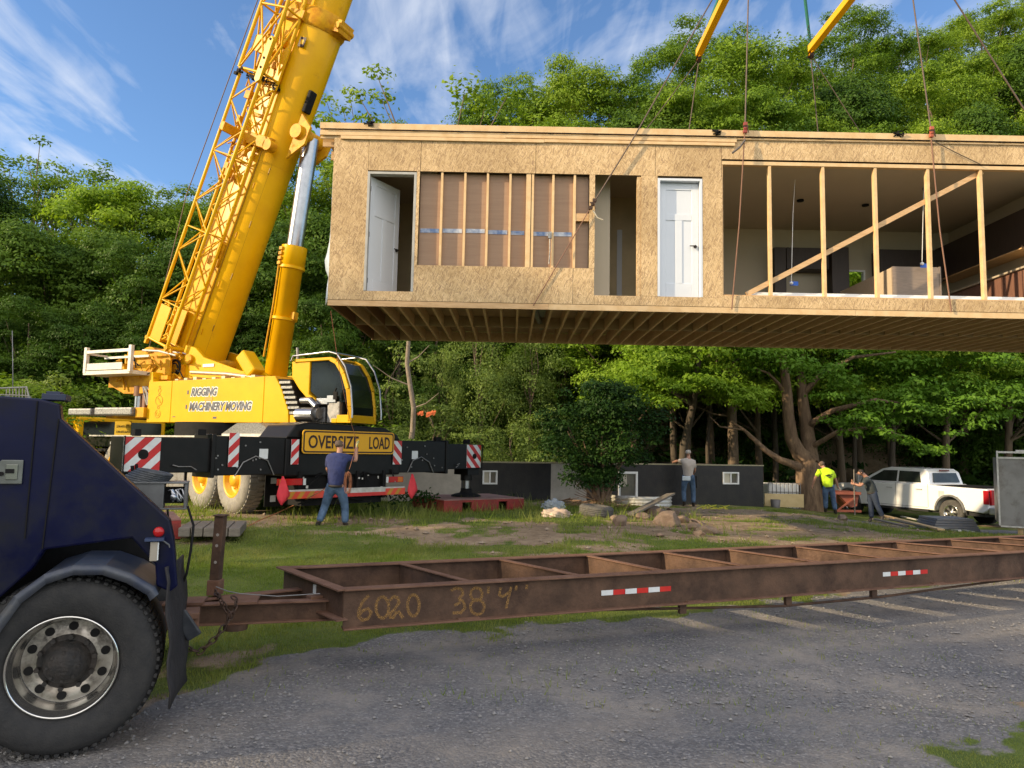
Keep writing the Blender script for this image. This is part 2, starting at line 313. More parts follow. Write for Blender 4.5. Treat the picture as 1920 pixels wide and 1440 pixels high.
def dirt(x, y):
    n_ = fbm(x, y, .55, 21)
    d = S(n_, .5, .66) * .55
    for cx_, cy_, rx, ry, k in [(.2, 13.2, 2.6, 1.3, 1.1), (-1.6, 13.5, 1.5, .7, .6), (6.0, 16.5, 3.2, 1.5, 1.2), (5.5, 20.5, 4.5, 1.6, 1.3), (3.4, 17.2, 1.6, 1.4, .9), (-5.2, 14.8, 2.2, .8, .8), (4.4, 14.4, 2.4, 1.0, .9), (-9, 17, 6, 5, .7), (3, 22, 6, 1.2, 1.0), (12, 20, 4, 1, .5)]:
        d = d + k * np.exp(-((x - cx_) / rx) ** 2 - ((y - cy_) / ry) ** 2)
    return np.clip(d * (.15 + 1.25 * S(fbm(x, y, 1.7, 5), .3, .7)) + S(y, 30, 36) * .9, 0, 1)
xs = np.concatenate([np.linspace(-220, -32, 26), np.arange(-30, -8, .6), np.arange(-8, 9, .11), np.arange(9, 28, .5), np.linspace(30, 240, 26)])
ys = np.concatenate([np.linspace(-60, -4, 10), np.arange(-3, 2, .25), np.arange(2, 12, .08), np.arange(12, 26, .16), np.arange(26, 60, 1.2), np.linspace(62, 260, 26)])
GX, GY = np.meshgrid(xs, ys); GR = gravel(GX, GY); GD = dirt(GX, GY)
GZ = g(GX, GY) + (fbm(GX, GY, 3.2, 40) - .5) * .03 * (1 - GR) + (fbm(GX, GY, 5, 44) - .5) * .018 * GR * (GY < 14)
dd = -.378 * GX + .926 * GY + .35 * (fbm(GX, GY, .35, 60) - .5); RU = sum(np.exp(-((dd - c_) / w_) ** 2) for c_, w_ in ((2.55, .16), (4.15, .2), (4.9, .14), (6.15, .15))) * S(fbm(GX, GY, .8, 66), .3, .6); GZ = GZ - .012 * np.clip(RU, 0, 1) * GR
nx, ny = len(xs), len(ys)
def sheet(name, keep, m, lab):
    idx = np.arange(nx * ny).reshape(ny, nx)
    q = np.stack([idx[:-1, :-1], idx[:-1, 1:], idx[1:, 1:], idx[1:, :-1]], -1).reshape(-1, 4)[keep.reshape(-1)]
    us, inv = np.unique(q, return_inverse=True); inv = inv.reshape(-1, 4)
    V = np.stack([GX, GY, GZ], -1).reshape(-1, 3)[us]
    me = bpy.data.meshes.new(name); me.vertices.add(len(V)); me.vertices.foreach_set('co', V.reshape(-1))
    me.loops.add(inv.size); me.loops.foreach_set('vertex_index', inv.reshape(-1)); me.polygons.add(len(inv)); me.polygons.foreach_set('loop_start', np.arange(len(inv)) * 4)
    me.polygons.foreach_set('use_smooth', np.ones(len(inv), bool)); me.update(calc_edges=True)
    at_ = me.color_attributes.new('mask', 'FLOAT_COLOR', 'POINT')
    at_.data.foreach_set('color', np.stack([GR.reshape(-1)[us], GD.reshape(-1)[us], RU.reshape(-1)[us], GR.reshape(-1)[us] * 0 + 1], -1).reshape(-1).astype(np.float32))
    me.materials.append(m); o = link(name, me); tag(o, lab, None, None, 'structure'); return o
def groundmat():
    m = bpy.data.materials.new('ground_cover'); m.use_nodes = True; t = m.node_tree; n = t.nodes; b = n['Principled BSDF']; b.inputs['Roughness'].default_value = .95; b.inputs['Specular IOR Level'].default_value = .2
    co = n.new('ShaderNodeTexCoord'); ca = n.new('ShaderNodeVertexColor'); ca.layer_name = 'mask'; sp = n.new('ShaderNodeSeparateColor'); t.links.new(ca.outputs[0], sp.inputs[0])
    def nz(s_, d=8, ro=.7):
        q = n.new('ShaderNodeTexNoise'); q.inputs['Scale'].default_value = s_; q.inputs['Detail'].default_value = d; q.inputs['Roughness'].default_value = ro; t.links.new(co.outputs['Object'], q.inputs[0]); return q.outputs[0]
    def ramp(src, *st):
        r_ = n.new('ShaderNodeValToRGB'); e = r_.color_ramp.elements
        while len(e) < len(st): e.new(.5)
        for i, (p, c) in enumerate(st): e[i].position = p; e[i].color = (*c, 1)
        t.links.new(src, r_.inputs[0]); return r_.outputs[0]
    def mix(f, a, b_, mode='MIX'):
        x = n.new('ShaderNodeMixRGB'); x.blend_type = mode
        for i, v in enumerate((f, a, b_)):
            if isinstance(v, (int, float)): x.inputs[i].default_value = v
            elif isinstance(v, tuple): x.inputs[i].default_value = (*v, 1)
            else: t.links.new(v, x.inputs[i])
        return x.outputs[0]
    gr = ramp(nz(1.6), (.3, (.07, .10, .022)), (.55, (.13, .17, .035)), (.75, (.22, .20, .08)))
    di = ramp(nz(3.0, 10, .75), (.3, (.17, .12, .075)), (.5, (.30, .22, .145)), (.72, (.46, .36, .24)))
    vo = n.new('ShaderNodeTexVoronoi'); vo.inputs['Scale'].default_value = 60; t.links.new(co.outputs['Object'], vo.inputs['Vector']); vs = n.new('ShaderNodeSeparateColor'); t.links.new(vo.outputs['Color'], vs.inputs[0])
    st = ramp(vs.outputs[0], (.0, (.085, .085, .09)), (.5, (.155, .152, .152)), (.9, (.26, .25, .24)), (1, (.42, .40, .38)))
    fine = ramp(nz(.55, 9, .72), (.38, (.135, .132, .135)), (.50, (.205, .192, .178)), (.66, (.34, .30, .25)))
    gv = mix(ramp(nz(1.1, 8, .7), (.35, (.75, .75, .75)), (.62, (.12, .12, .12))), fine, st)
    rm = n.new('ShaderNodeMath'); rm.operation = 'MULTIPLY'; rm.inputs[1].default_value = .55; t.links.new(sp.outputs[2], rm.inputs[0]); gv = mix(rm.outputs[0], gv, ramp(nz(9, 6), (.35, (.27, .235, .195)), (.65, (.38, .335, .275))))
    edge = n.new('ShaderNodeMath'); edge.operation = 'ADD'; t.links.new(sp.outputs[0], edge.inputs[0])
    e2 = n.new('ShaderNodeMath'); e2.operation = 'MULTIPLY_ADD'; e2.inputs[1].default_value = .9; e2.inputs[2].default_value = -.45; t.links.new(nz(7, 6), e2.inputs[0]); t.links.new(e2.outputs[0], edge.inputs[1])
    ef = ramp(edge.outputs[0], (.42, (0, 0, 0)), (.6, (1, 1, 1)))
    df = n.new('ShaderNodeMath'); df.operation = 'MULTIPLY_ADD'; df.inputs[1].default_value = .9; df.inputs[2].default_value = -.45; t.links.new(nz(5, 8), df.inputs[0])
    d2 = n.new('ShaderNodeMath'); d2.operation = 'ADD'; t.links.new(df.outputs[0], d2.inputs[0]); t.links.new(sp.outputs[1], d2.inputs[1])
    dfm = ramp(d2.outputs[0], (.3, (0, 0, 0)), (.55, (1, 1, 1)))
    c = mix(ef, mix(dfm, gr, di), gv); t.links.new(c, b.inputs['Base Color'])
    bp = n.new('ShaderNodeBump'); bp.inputs['Strength'].default_value = .7; bp.inputs['Distance'].default_value = .012
    ad = n.new('ShaderNodeMath'); ad.operation = 'SUBTRACT'; t.links.new(nz(30, 8), ad.inputs[0]); t.links.new(vo.outputs['Distance'], ad.inputs[1]); t.links.new(ad.outputs[0], bp.inputs['Height']); t.links.new(bp.outputs[0], b.inputs['Normal'])
    return m
gm = groundmat()
cen = (GR[:-1, :-1] + GR[1:, 1:] + GR[1:, :-1] + GR[:-1, 1:]) / 4
sheet('ground', cen <= .5, gm, 'worn grassy yard rising to the wooded hill'); sheet('gravel_road', cen > .5, gm, 'grey gravel driveway in the foreground')
# stones lying loose on the gravel
def scatter_mesh(name, V, Fc, m, lab, cat, smooth=False, kind='stuff'):
    me = bpy.data.meshes.new(name); k = Fc.shape[1]
    me.vertices.add(len(V)); me.vertices.foreach_set('co', V.reshape(-1).astype(np.float32)); me.loops.add(Fc.size); me.loops.foreach_set('vertex_index', Fc.reshape(-1).astype(np.int32))
    me.polygons.add(len(Fc)); me.polygons.foreach_set('loop_start', np.arange(len(Fc)) * k); me.polygons.foreach_set('use_smooth', np.full(len(Fc), smooth)); me.update(calc_edges=True)
    if m: me.materials.append(m)
    o = link(name, me); tag(o, lab, cat, None, kind); return o
def stones(n_, x0, x1, y0, y1, s0, s1, fn, seed):
    r_ = np.random.default_rng(seed); x = r_.uniform(x0, x1, n_); y = y0 + (y1 - y0) * r_.random(n_) ** 1.6; k = r_.random(n_) < fn(x, y); x = x[k]; y = y[k]; n_ = len(x)
    s = s0 + (s1 - s0) * r_.random(n_) ** 5
    O = np.array([(1, 0, 0), (0, 1, 0), (-1, 0, 0), (0, -1, 0), (0, 0, 1), (0, 0, -1)], float); Fo = np.array([(0, 1, 4), (1, 2, 4), (2, 3, 4), (3, 0, 4), (1, 0, 5), (2, 1, 5), (3, 2, 5), (0, 3, 5)])
    a = r_.uniform(0, 6.28, n_); J = r_.uniform(.6, 1.2, (n_, 6, 3)); P = O[None] * J * s[:, None, None]; P[..., 2] *= .6
    ca, sa = np.cos(a)[:, None], np.sin(a)[:, None]; X = P[..., 0] * ca - P[..., 1] * sa + x[:, None]; Y = P[..., 0] * sa + P[..., 1] * ca + y[:, None]
    Z = P[..., 2] + (g(x, y) + s * .35)[:, None]
    return np.stack([X, Y, Z], -1).reshape(-1, 3), (Fo[None] + np.arange(n_)[:, None, None] * 6).reshape(-1, 3)
pebm = M('gravel_stone', (.17, .165, .165), (.32, .30, .27), 9, .9)
V, Fc = stones(60000, -3, 9, 2.2, 11, .003, .021, lambda x, y: np.where(gravel(x, y) > .5, .25 + .9 * (fbm(x, y, .9, 31) > .5), .0), 5)
scatter_mesh('gravel', V, Fc, pebm, 'loose grey gravel stones scattered over the driveway', 'gravel')
V, Fc = stones(5000, -8, 11, 11, 23, .015, .07, lambda x, y: (dirt(x, y) > .5) * .5, 6)
scatter_mesh('rubble', V, Fc, M('pale_rubble', (.34, .27, .20), (.2, .15, .1), 7, .9), 'small stones and clods on the bare earth', 'rubble')
# grass
def blades(n_, x0, x1, y0, y1, h0, h1, wd, seed, power=1.0, thr=.55):
    r_ = np.random.default_rng(seed); x = r_.uniform(x0, x1, n_); y = y0 + (y1 - y0) * r_.random(n_) ** power
    ok = (gravel(x, y) + (r_.random(n_) - .5) * .5 < .38 + .5 * (r_.random(n_) < .12)) & (dirt(x, y) + (r_.random(n_) - .5) * .7 < thr) & (np.abs(x) < y * .8 + 2)
    x = x[ok]; y = y[ok]; n_ = len(x); tall = fbm(x, y, 1.1, 77)
    h = (h0 + (h1 - h0) * S(tall, .35, .75)) * r_.uniform(.6, 1.25, n_); a = r_.uniform(0, 6.28, n_); ln = r_.uniform(.15, .7, n_) * h; b = r_.uniform(0, 6.28, n_)
    W = wd * r_.uniform(.7, 1.4, n_); z = g(x, y) - .008
    p0 = np.stack([x - np.cos(a) * W, y - np.sin(a) * W, z], -1); p1 = np.stack([x + np.cos(a) * W, y + np.sin(a) * W, z], -1)
    p2 = np.stack([x + np.cos(b) * ln, y + np.sin(b) * ln, z + h], -1)
    return np.stack([p0, p1, p2], 1).reshape(-1, 3), np.arange(n_ * 3).reshape(-1, 3)
gms = [blades(150000, -4.5, 4, 5, 12, .03, .075, .0035, 1, 1.1), blades(150000, -11, 14, 10, 23, .04, .11, .007, 2, 1.2), blades(60000, 1.2, 6, 3, 6, .025, .06, .0028, 3), blades(3500, -8, 5, 14, 19.5, .18, .4, .009, 4, 1, .75)]
off = 0; VV = []; FF = []
for V, Fc in gms: VV.append(V); FF.append(Fc + off); off += len(V)
gl = leafmat('grass_blades', (.095, .15, .025), (.16, .215, .038), (.30, .29, .10), .35)
scatter_mesh('grass', np.concatenate(VV), np.concatenate(FF), gl, 'short green lawn grass with bare patches around the crane', 'grass')

# ---------------------------------------------------------------- prefabricated house module hanging in the slings
HX0, HX1, HY0, HY1, HZ0, HZ1 = -3.32, 12.6, 12.5, 16.55, 4.22, 7.58
hm = empty('house_module', (4.6, 14.5, HZ0), 0, 'long unfinished house module of OSB and bare studs hanging from crane slings', 'house module')
def HB(name, m, boxes, parent=None, bevel=0, lab=None):
    b = MB()
    for q in boxes: b.box(*q)
    o = b.build(name, m, parent or hm, bevel=bevel)
    if lab: o['label'] = lab
    return o
# openings x0, x1, z0, z1
D1 = (-2.69, -1.80, 4.50, 6.70); BAY = (-1.74, 1.33, 4.99, 6.72); OP = (1.44, 2.27, 4.50, 6.70); D2 = (2.57, 3.38, 4.50, 6.68); BIG = (3.74, 12.0, 4.56, 7.03)
y0, y1 = 12.488, 12.5
P_ = [(-3.32, -2.69, 4.33, 7.44), (-2.684, -1.74, 6.722, 7.44), (-1.732, .35, 6.722, 7.44), (.358, 2.52, 6.722, 7.44), (2.529, 3.728, 6.722, 7.44), (-2.687, -1.803, 4.33, 4.497), (-1.8, -1.745, 4.33, 6.719), (-1.742, 1.05, 4.33, 4.985), (1.058, 1.432, 4.33, 4.985), (1.335, 1.435, 4.988, 6.719),
      (1.438, 2.565, 4.33, 4.497), (2.273, 2.567, 4.5, 6.719), (3.385, 3.735, 4.5, 6.719), (2.568, 3.735, 4.33, 4.497), (3.733, 7.6, 7.06, 7.44), (7.608, 11.4, 7.06, 7.44), (3.738, 7.3, 4.33, 4.54), (7.308, 11.2, 4.33, 4.54), (11.203, 12.6, 4.33, 4.54), (11.403, 12.6, 7.06, 7.44), (12.0, 12.6, 4.543, 7.057)]
HB('wall_sheathing', osbm, [(a, b, y0 - (.002 if i % 2 else 0), y1, c, d) for i, (a, b, c, d) in enumerate(P_)])
HB('rim_board', pine, [(-3.32, .62, 12.49, 12.53, 4.222, 4.322)]); HB('rim_board', pine2, [(.623, 6.1, 12.49, 12.53, 4.222, 4.322), (6.103, 12.6, 12.492, 12.53, 4.222, 4.322)])
HB('rear_rim_board', darkl, [(-3.32, 12.6, 16.5, 16.55, 4.22, 4.449)])
HB('gable_end_wall', tan, [(-3.318, -3.30, 12.503, 16.5, 4.33, 7.3)])
HB('right_end_wall', osbm, [(12.59, 12.605, 12.503, 16.5, 4.33, 7.5)])
HB('back_wall', paint_in, [(-3.3, 7.62, 16.3, 16.45, 4.47, 7.0), (8.2, 12.58, 16.3, 16.45, 4.47, 7.0), (7.623, 8.197, 16.3, 16.45, 4.47, 5.45), (7.623, 8.197, 16.3, 16.45, 6.05, 7.0)])
HB('back_window', white, [(7.62, 7.66, 16.27, 16.3, 5.45, 6.05), (8.16, 8.2, 16.27, 16.3, 5.45, 6.05), (7.66, 8.16, 16.27, 16.3, 6.01, 6.05), (7.66, 8.16, 16.27, 16.3, 5.45, 5.49)])
HB('floor_deck', ply, [(-3.31, 12.59, 12.54, 16.49, 4.45, 4.49)])
HB('ceiling', paint_in, [(-3.3, 12.58, 12.55, 16.3, 6.99, 7.03)])
# joists, each a part
for i in range(52):
    x = -3.30 + i * .305
    if i in (2,): pass
    o = MB().box(x, x + .04, 12.535, 16.5, 4.222, 4.447).build('floor_joist', darkl if i not in (0, 2) else M('heavy_joist%d' % i, (.20, .10, .05), None, 3), hm)
HB('blocking', ply, [(-3.3 + i * .305 + .042, -3.3 + (i + 1) * .305 - .002, 14.5, 14.54, 4.23, 4.445) for i in range(51)])
b = MB().cyl((.35, 12.8, 4.36), (.62, 15.2, 4.36), .055, 10); b.box(.36, .62, 12.7, 14.1, 4.38, 4.446); b.build('duct', galv, hm)
# roof edge
HB('roof_deck', ply, [(-3.58, 12.7, 12.5, 16.75, 7.45, 7.52)])
HB('roof_rim', pine2, [(-3.58, .35, 12.44, 12.5, 7.475, 7.585), (.353, 4.3, 12.438, 12.5, 7.475, 7.585), (4.303, 8.4, 12.44, 12.5, 7.475, 7.585), (8.403, 12.7, 12.438, 12.5, 7.475, 7.585), (-3.58, -3.54, 12.503, 16.75, 7.475, 7.585), (-3.58, 12.7, 16.7, 16.75, 7.52, 7.585)])
HB('roof_fascia', pine2, [(-3.58, -.2, 12.455, 12.487, 7.36, 7.45), (-.197, 4.0, 12.455, 12.487, 7.37, 7.45), (4.0, 12.7, 12.462, 12.487, 7.42, 7.45), (-3.58, -3.3, 12.5, 12.54, 7.31, 7.355)])
HB('ledger_strip', pine2, [(-3.2, .5, 12.45, 12.486, 7.29, 7.35), (.503, 3.97, 12.452, 12.486, 7.3, 7.355)])
HB('soffit_bracket', pine, [(-3.56, -3.33, 12.6 + i * .6, 12.64 + i * .6, 7.2, 7.36) for i in range(6)])
b = MB()
for x in [-1.9 + i * .82 for i in range(17)]: b.box(x, x + .05, 12.433, 12.4385, 7.45, 7.472)
b.bar((-3.5, 12.43, 7.462), (12.6, 12.43, 7.462), .006, .012); b.build('tie_strap', blkm, hm)
# studs in the bay and the living room
bx = [-1.36, -.94, -.53, -.12, .19, .29, .66, 1.05]
for x in bx: MB().box(x, x + (.04 if x != .19 else .085), 12.503, 12.6, 4.99, 6.72).build('wall_stud', pine2, hm)
HB('brown_backing', brownb, [(-1.74, 1.33, 12.6, 12.62, 4.99, 6.72)])
foil = M('foil_tape', (.10, .17, .34), (.55, .58, .62), 5, .4); tz = [5.66, 5.665, 5.67, 5.655, 5.65, 5.64, 5.64, 5.63]
for i, x in enumerate([-1.72] + [q + .045 for q in bx[:3]] + [-.075, .335, .705]):
    xe = [-1.37, -.95, -.54, -.13, .18, .65, 1.04][i]; b = MB(); b.box(x, xe - .01, 12.592, 12.597, tz[i] - .045, tz[i] + .03); b.build('insulation_seam', foil, hm)
HB('bay_block', pine, [(1.09, 1.33, 12.51, 12.58, 5.86, 6.0)])
b = MB(); b.box(.60, .66, 12.47, 12.52, 5.52, 5.64); b.tube([(.63, 12.49, 5.52), (.635, 12.48, 5.3), (.62, 12.49, 5.05)], .012, 5); b.build('junction_box', galv, hm)
HB('header_plate', pine2, [(3.74, 12.0, 12.49, 12.58, 6.96, 7.025)])
for x in [4.63, 5.6, 6.55, 7.51, 8.47, 9.45, 10.4, 11.4]: MB().box(x - .045, x + .005, 12.5, 12.59, 4.56, 6.958).build('wall_stud', pine2, hm)
b = MB().bar(at(1400, 552, 12.555), at(1842, 322, 12.6), .09, .038, (0, 1, 0)); b.build('diagonal_brace', pine, hm)
HB('sill_plate', pine, [(3.74, 12.0, 12.5, 12.6, 4.542, 4.558), (3.735, 3.755, 12.495, 12.6, 4.56, 7.02)])
HB('corner_stud', osbm, [(2.20, 2.27, 12.503, 12.58, 4.5, 6.7)])
# doors
for k, (x0, x1, z0_, z1_) in enumerate((D1, D2)):
    dr = MB(); 
    for q in ((x0, x0 + .045), (x1 - .045, x1)): dr.box(q[0], q[1], 12.485, 12.62, z0_, z1_)
    dr.box(x0 + .045, x1 - .045, 12.485, 12.62, z1_ - .045, z1_); fr = dr.build('door_frame', doorw if k else M('primed_frame', (.42, .41, .38), None, 4), hm, bevel=.003)
    wd = x1 - x0 - .10; hh = z1_ - z0_ - .07
    ang = R(58) if k == 0 else 0
    hx, hy = x0 + .05, 12.60
    if k == 1: hy = 12.585
    dX = Vector((math.cos(ang), math.sin(ang), 0)); dY = Vector((-math.sin(ang), math.cos(ang), 0)); o0 = Vector((hx, hy, z0_ + .015))
    lf = MB()
    def pbox(u0_, u1_, v0_, v1_, d0, d1): lf.obb(o0 + dX * (u0_ + u1_) / 2 + Vector((0, 0, (v0_ + v1_) / 2)) + dY * (d0 + d1) / 2, dX * (u1_ - u0_) / 2, dY * (d1 - d0) / 2, Vector((0, 0, (v1_ - v0_) / 2)))
    st = .12
    pbox(0, wd, 0, hh, .012, .035)
    pbox(0, st, 0, hh, 0, .0119); pbox(wd - st, wd, 0, hh, 0, .0119); pbox(st, wd - st, 0, .25, 0, .0119); pbox(st, wd - st, hh - .13, hh, 0, .0119); pbox(st, wd - st, hh * .67, hh * .67 + .12, 0, .0119); pbox(wd / 2 - .06, wd / 2 + .06, .25, hh * .67, 0, .0119)
    dl = lf.build('door', doorw, hm, bevel=.004, seg=1); dl['label'] = ['white panel door standing half open', 'white three-panel door closed in its frame'][k]
    kb = MB(); kp = o0 + dX * (wd - .06) + Vector((0, 0, .93)); kb.cyl(kp - dY * .004, kp - dY * .02, .03, 14); kb.cyl(kp - dY * .02, kp - dY * .06, .012, 8); kb.cyl(kp - dY * .055, kp - dY * .055 - dX * .11, .011, 8); kb.build('door_handle', M('dark_nickel%d' % k, (.07, .06, .055), None, 5, .3, .8), dl)
    hg = MB()
    for z in (.2, 1.05, 1.9): hg.obb(o0 + Vector((-.008, -.004, z)), (.008, 0, 0), (0, .008, 0), (0, 0, .045))
    hg.build('hinge', blkm, dl)
# rooms seen through the openings
for q_ in [(-1.55, -1.45, 12.63, 16.3, 4.49, 6.99), (1.36, 1.42, 12.63, 16.3, 4.49, 6.99), (3.55, 3.72, 12.63, 16.3, 4.49, 6.99), (1.43, 1.78, 13.0, 13.05, 4.49, 6.99), (-1.4, 1.35, 12.75, 12.8, 4.49, 6.99)]: HB('partition_wall', paint_in, [q_])
tanw = M('tan_wall', (.58, .47, .28), None, 2)
HB('hall_wall', tanw, [(1.79, 3.54, 14.4, 14.45, 4.49, 6.99)]); HB('bedroom_wall', tanw, [(-3.29, -1.56, 15.0, 15.05, 4.49, 6.99)])
HB('closet_door', doorw, [(2.12, 2.22, 14.37, 14.395, 4.49, 6.3)])
def iX(px, Y_): return at(px, 480, Y_).x
def iZ(py, Y_): return at(1600, py, Y_).z
for q_ in [(iX(1452, 15.9), iX(1474, 15.9), 15.9, 16.28, 4.49, 6.45), (iX(1475, 15.9), iX(1555, 15.9), 15.9, 16.28, 5.95, 6.45), (iX(1556, 15.9), iX(1588, 15.9), 15.8, 16.28, 4.49, 6.45), (iX(1650, 15.9), iX(1775, 15.9), 15.9, 16.28, 5.75, 6.45), (9.80, 10.2, 12.9, 16.2, 5.80, 6.55), (iX(1475, 15.8), iX(1555, 15.8), 15.7, 16.28, 4.49, 5.35)]: HB('kitchen_cabinet', cabin_in, [q_], bevel=.01)
HB('kitchen_side_wall', paint_in, [(10.2, 10.26, 12.63, 16.3, 4.49, 6.99)])
HB('cabinet_light_rail', pine, [(9.78, 10.2, 12.88, 16.2, 5.77, 5.795)])
HB('kitchen_island', tan, [(7.15, 7.19, 13.2, 15.3, 4.49, 5.30)]); HB('island_top', tan, [(7.19, 8.06, 13.24, 15.3, 5.22, 5.26)])
HB('island_end', M('grey_brown_laminate', (.26, .20, .16), (.21, .165, .13), 6, .7, stretch=(1, 1, 6)), [(7.15, 8.03, 13.16, 13.198, 4.49, 5.31), (8.033, 8.06, 13.15, 13.21, 4.49, 5.32)])
for k in range(5): HB('base_cabinet', M('reddish_cabinet%d' % k, (.20, .10, .07), (.16, .08, .055), 6, .5, stretch=(5, 5, .6)), [(9.55, 10.19, 12.9 + k * .66, 13.555 + k * .66, 4.49, 5.28)], bevel=.008)
HB('countertop', M('cream_counter', (.45, .38, .28), None, 6, .5), [(9.5, 10.19, 12.88, 16.2, 5.285, 5.32)])
b = MB()
for i in range(5): b.box(4.15 + i * .06, 11.8, 12.64 + i * .03, 12.78 + i * .03, 4.50 + i * .036, 4.53 + i * .036)
b.build('trim_boards', white, hm, bevel=.003)
for (x, y, z) in [(5.25, 13.2, 4.98), (7.62, 13.0, 5.35)]: b = MB(); b.tube([(x + .1, y, 6.98), (x + .05, y, 6.3), (x, y, z)], .006, 5); b.lathe([(0, .0), (.01, .03), (.04, .035), (.07, .0)], (x, y, z - .05), (0, 0, 1), 10); b.build('hanging_lamp_cord', white, hm)
b = MB()
for (x, y, z) in [(5.25, 13.22, 4.98), (7.62, 13.02, 5.32)]: b.box(x - .02, x + .14, y, y + .006, z - .06, z + .02)
b.box(7.36, 7.64, 13.285, 13.297, 5.27, 5.33); b.build('blue_tape', blue, hm)
for (x, y) in [(5.9, 14.3), (7.35, 14.5), (8.05, 13.5)]: b = MB(); b.lathe([(0, .0), (0, .07), (.03, .07), (.03, 0)], (x, y, 6.955), (0, 0, 1), 14); b.build('ceiling_fixture_box', blkm, hm)
# torn wrap on the gable corner
wv = MB(); rr = random.Random(3); pr = []
for i in range(15):
    z = 4.30 + i * .17; a = .13 * math.exp(-((i - 3) / 4) ** 2) + .03; pr.append([(-3.33 - a * (.5 + .5 * math.sin(j * .9 + i)) * j / 3, 12.52 + .06 * j + .02 * rr.random(), z - .02 * j) for j in range(4)])
wv.add([p for q in pr for p in q], [(i * 4 + j, i * 4 + j + 1, (i + 1) * 4 + j + 1, (i + 1) * 4 + j) for i in range(14) for j in range(3)], True)
wo = wv.build('house_wrap', wrap, hm); sd = wo.modifiers.new('thick', 'SOLIDIFY'); sd.thickness = .004

# ---------------------------------------------------------------- slings, ropes and spreader bars
def rope(name, pts, r, m, label, cat, group=None, n=6):
    o = MB().tube(pts, r, n).build(name, m); return tag(o, label, cat, group)
TLf = at(1310, 100, 16.0); TRf = at(1520, 92, 16.0); TLn = Vector((TLf.x + .05, 12.3, TLf.z + .1)); TRn = Vector((TRf.x + .15, 12.3, TRf.z + .1))
hook = Vector((5.7, 14.3, 15.4))
for (a, b_, lb) in ((TLf, TLn, 'left'), (TRf, TRn, 'right')):
    sb = empty('spreader_bar', (a + b_) / 2, 0, 'yellow steel spreader bar over the module, %s one of the pair' % lb, 'spreader bar', 'yellow spreader bars above the module')
    d = (b_ - a).normalized(); MB().bar(a, b_, .15, .17).build('beam', yel, sb, bevel=.015)
    for e_, s_ in ((a, -1), (b_, 1)):
        q = MB(); q.obb(e_ + d * (-s_) * .02, d * .1, (.02, 0, 0), (0, 0, .13)); q.build('lug_plate', yel2, sb)
        q = MB(); q.lathe([(.05 * math.cos(t) , .075) for t in (0, 1.57, 3.14)], e_ + Vector((0, 0, -.15)), (1, 0, 0), 12); q.tube([e_ + Vector((0, .05 * math.cos(t), -.16 + .08 * math.sin(t))) for t in [k * .7 for k in range(10)]], .014, 6); q.build('shackle', M('shackle_steel', (.05, .03, .025), None, 9, .5, .6), sb)
for e_, lb in ((TLf, 'far left'), (TRf, 'far right'), (TLn, 'near left'), (TRn, 'near right')):
    t_ = e_ + (hook - e_) * .08; rope('green_sling', [e_ + Vector((0, 0, .05)), hook], .035, green_s, 'green round sling from the %s spreader tip up to the hook' % lb, 'sling', 'green slings above the spreader bars')
    q = MB(); 
    for k in range(9): c_ = e_ + (hook - e_).normalized() * (.06 + .055 * k); q.tube([c_ + Vector((.022 * math.cos(t) * (k % 2), .022 * math.cos(t) * (1 - k % 2), .035 * math.sin(t))) for t in [j * .785 for j in range(9)]], .007, 4)
    tag(q.build('lifting_chain', chain_m), 'short rusty chain linking the green sling to the %s spreader tip' % lb, 'chain', 'chains at the spreader tips')
hk = empty('hook_block', hook, 0, 'yellow crane hook block above the slings', 'hook block'); b = MB(); b.box(hook.x - .3, hook.x + .3, hook.y - .12, hook.y + .12, hook.z + .25, hook.z + 1.3); b.build('block_body', yel, hk, bevel=.04)
MB().tube([hook + Vector((.16 * math.cos(t), 0, .1 + .16 * math.sin(t))) for t in [-2.2 + k * .35 for k in range(12)]], .04, 8).build('hook', blkm, hk)
def sp(px, py, Y): return at(px, py, Y)
g1 = 'brown lifting cables running down to the module'
rope('lifting_cable', [TLn + Vector((-.03, 0, -.2)), sp(1335, 0, 12.34), sp(1186, 262, 12.40), sp(1110, 385, 12.43)], .014, cable, 'slanting steel cable across the module front to the brown ratchet', 'cable', g1)
rope('lifting_strap', [sp(1110, 385, 12.43), sp(1000, 573, 12.47)], .009, ropem, 'thin strap from the brown ratchet down to the floor edge', 'strap', g1)
rope('lifting_cable', [TLn + Vector((0, 0, -.2)), sp(1403, 0, 12.36), sp(1397, 240, 12.40)], .013, cable, 'vertical steel cable down to the red ratchet left of the studs', 'cable', g1)
rope('lifting_strap', [sp(1397, 240, 12.40), sp(1386, 420, 12.42), sp(1372, 580, 12.46)], .011, ropem, 'brown strap hanging across the left end of the wide opening', 'strap', g1)
rope('lifting_cable', [TRn + Vector((0, 0, -.2)), sp(1712, 0, 12.36), sp(1745, 240, 12.40)], .013, cable, 'steel cable down to the red ratchet above the middle studs', 'cable', g1)
rope('lifting_strap', [sp(1746, 262, 12.40), sp(1762, 430, 12.42), sp(1784, 585, 12.46)], .012, ropem, 'brown strap hanging across the right part of the wide opening', 'strap', g1)
rope('lifting_cable', [TRn + Vector((.03, 0, -.2)), sp(1790, 0, 12.34), sp(1925, 212, 12.40), sp(2010, 345, 12.42)], .014, cable, 'slanting steel cable running off at the top right', 'cable', g1)
rope('lifting_cable', [TLf + Vector((0, 0, -.2)), sp(1291, 250, 16.4)], .012, cable, 'thin cable hanging from the far left spreader tip', 'cable', g1)
rope('lifting_cable', [TLf + Vector((-.03, 0, -.2)), sp(1180, 285, 16.45)], .010, cable, 'thin cable slanting left from the far left spreader tip', 'cable', g1)
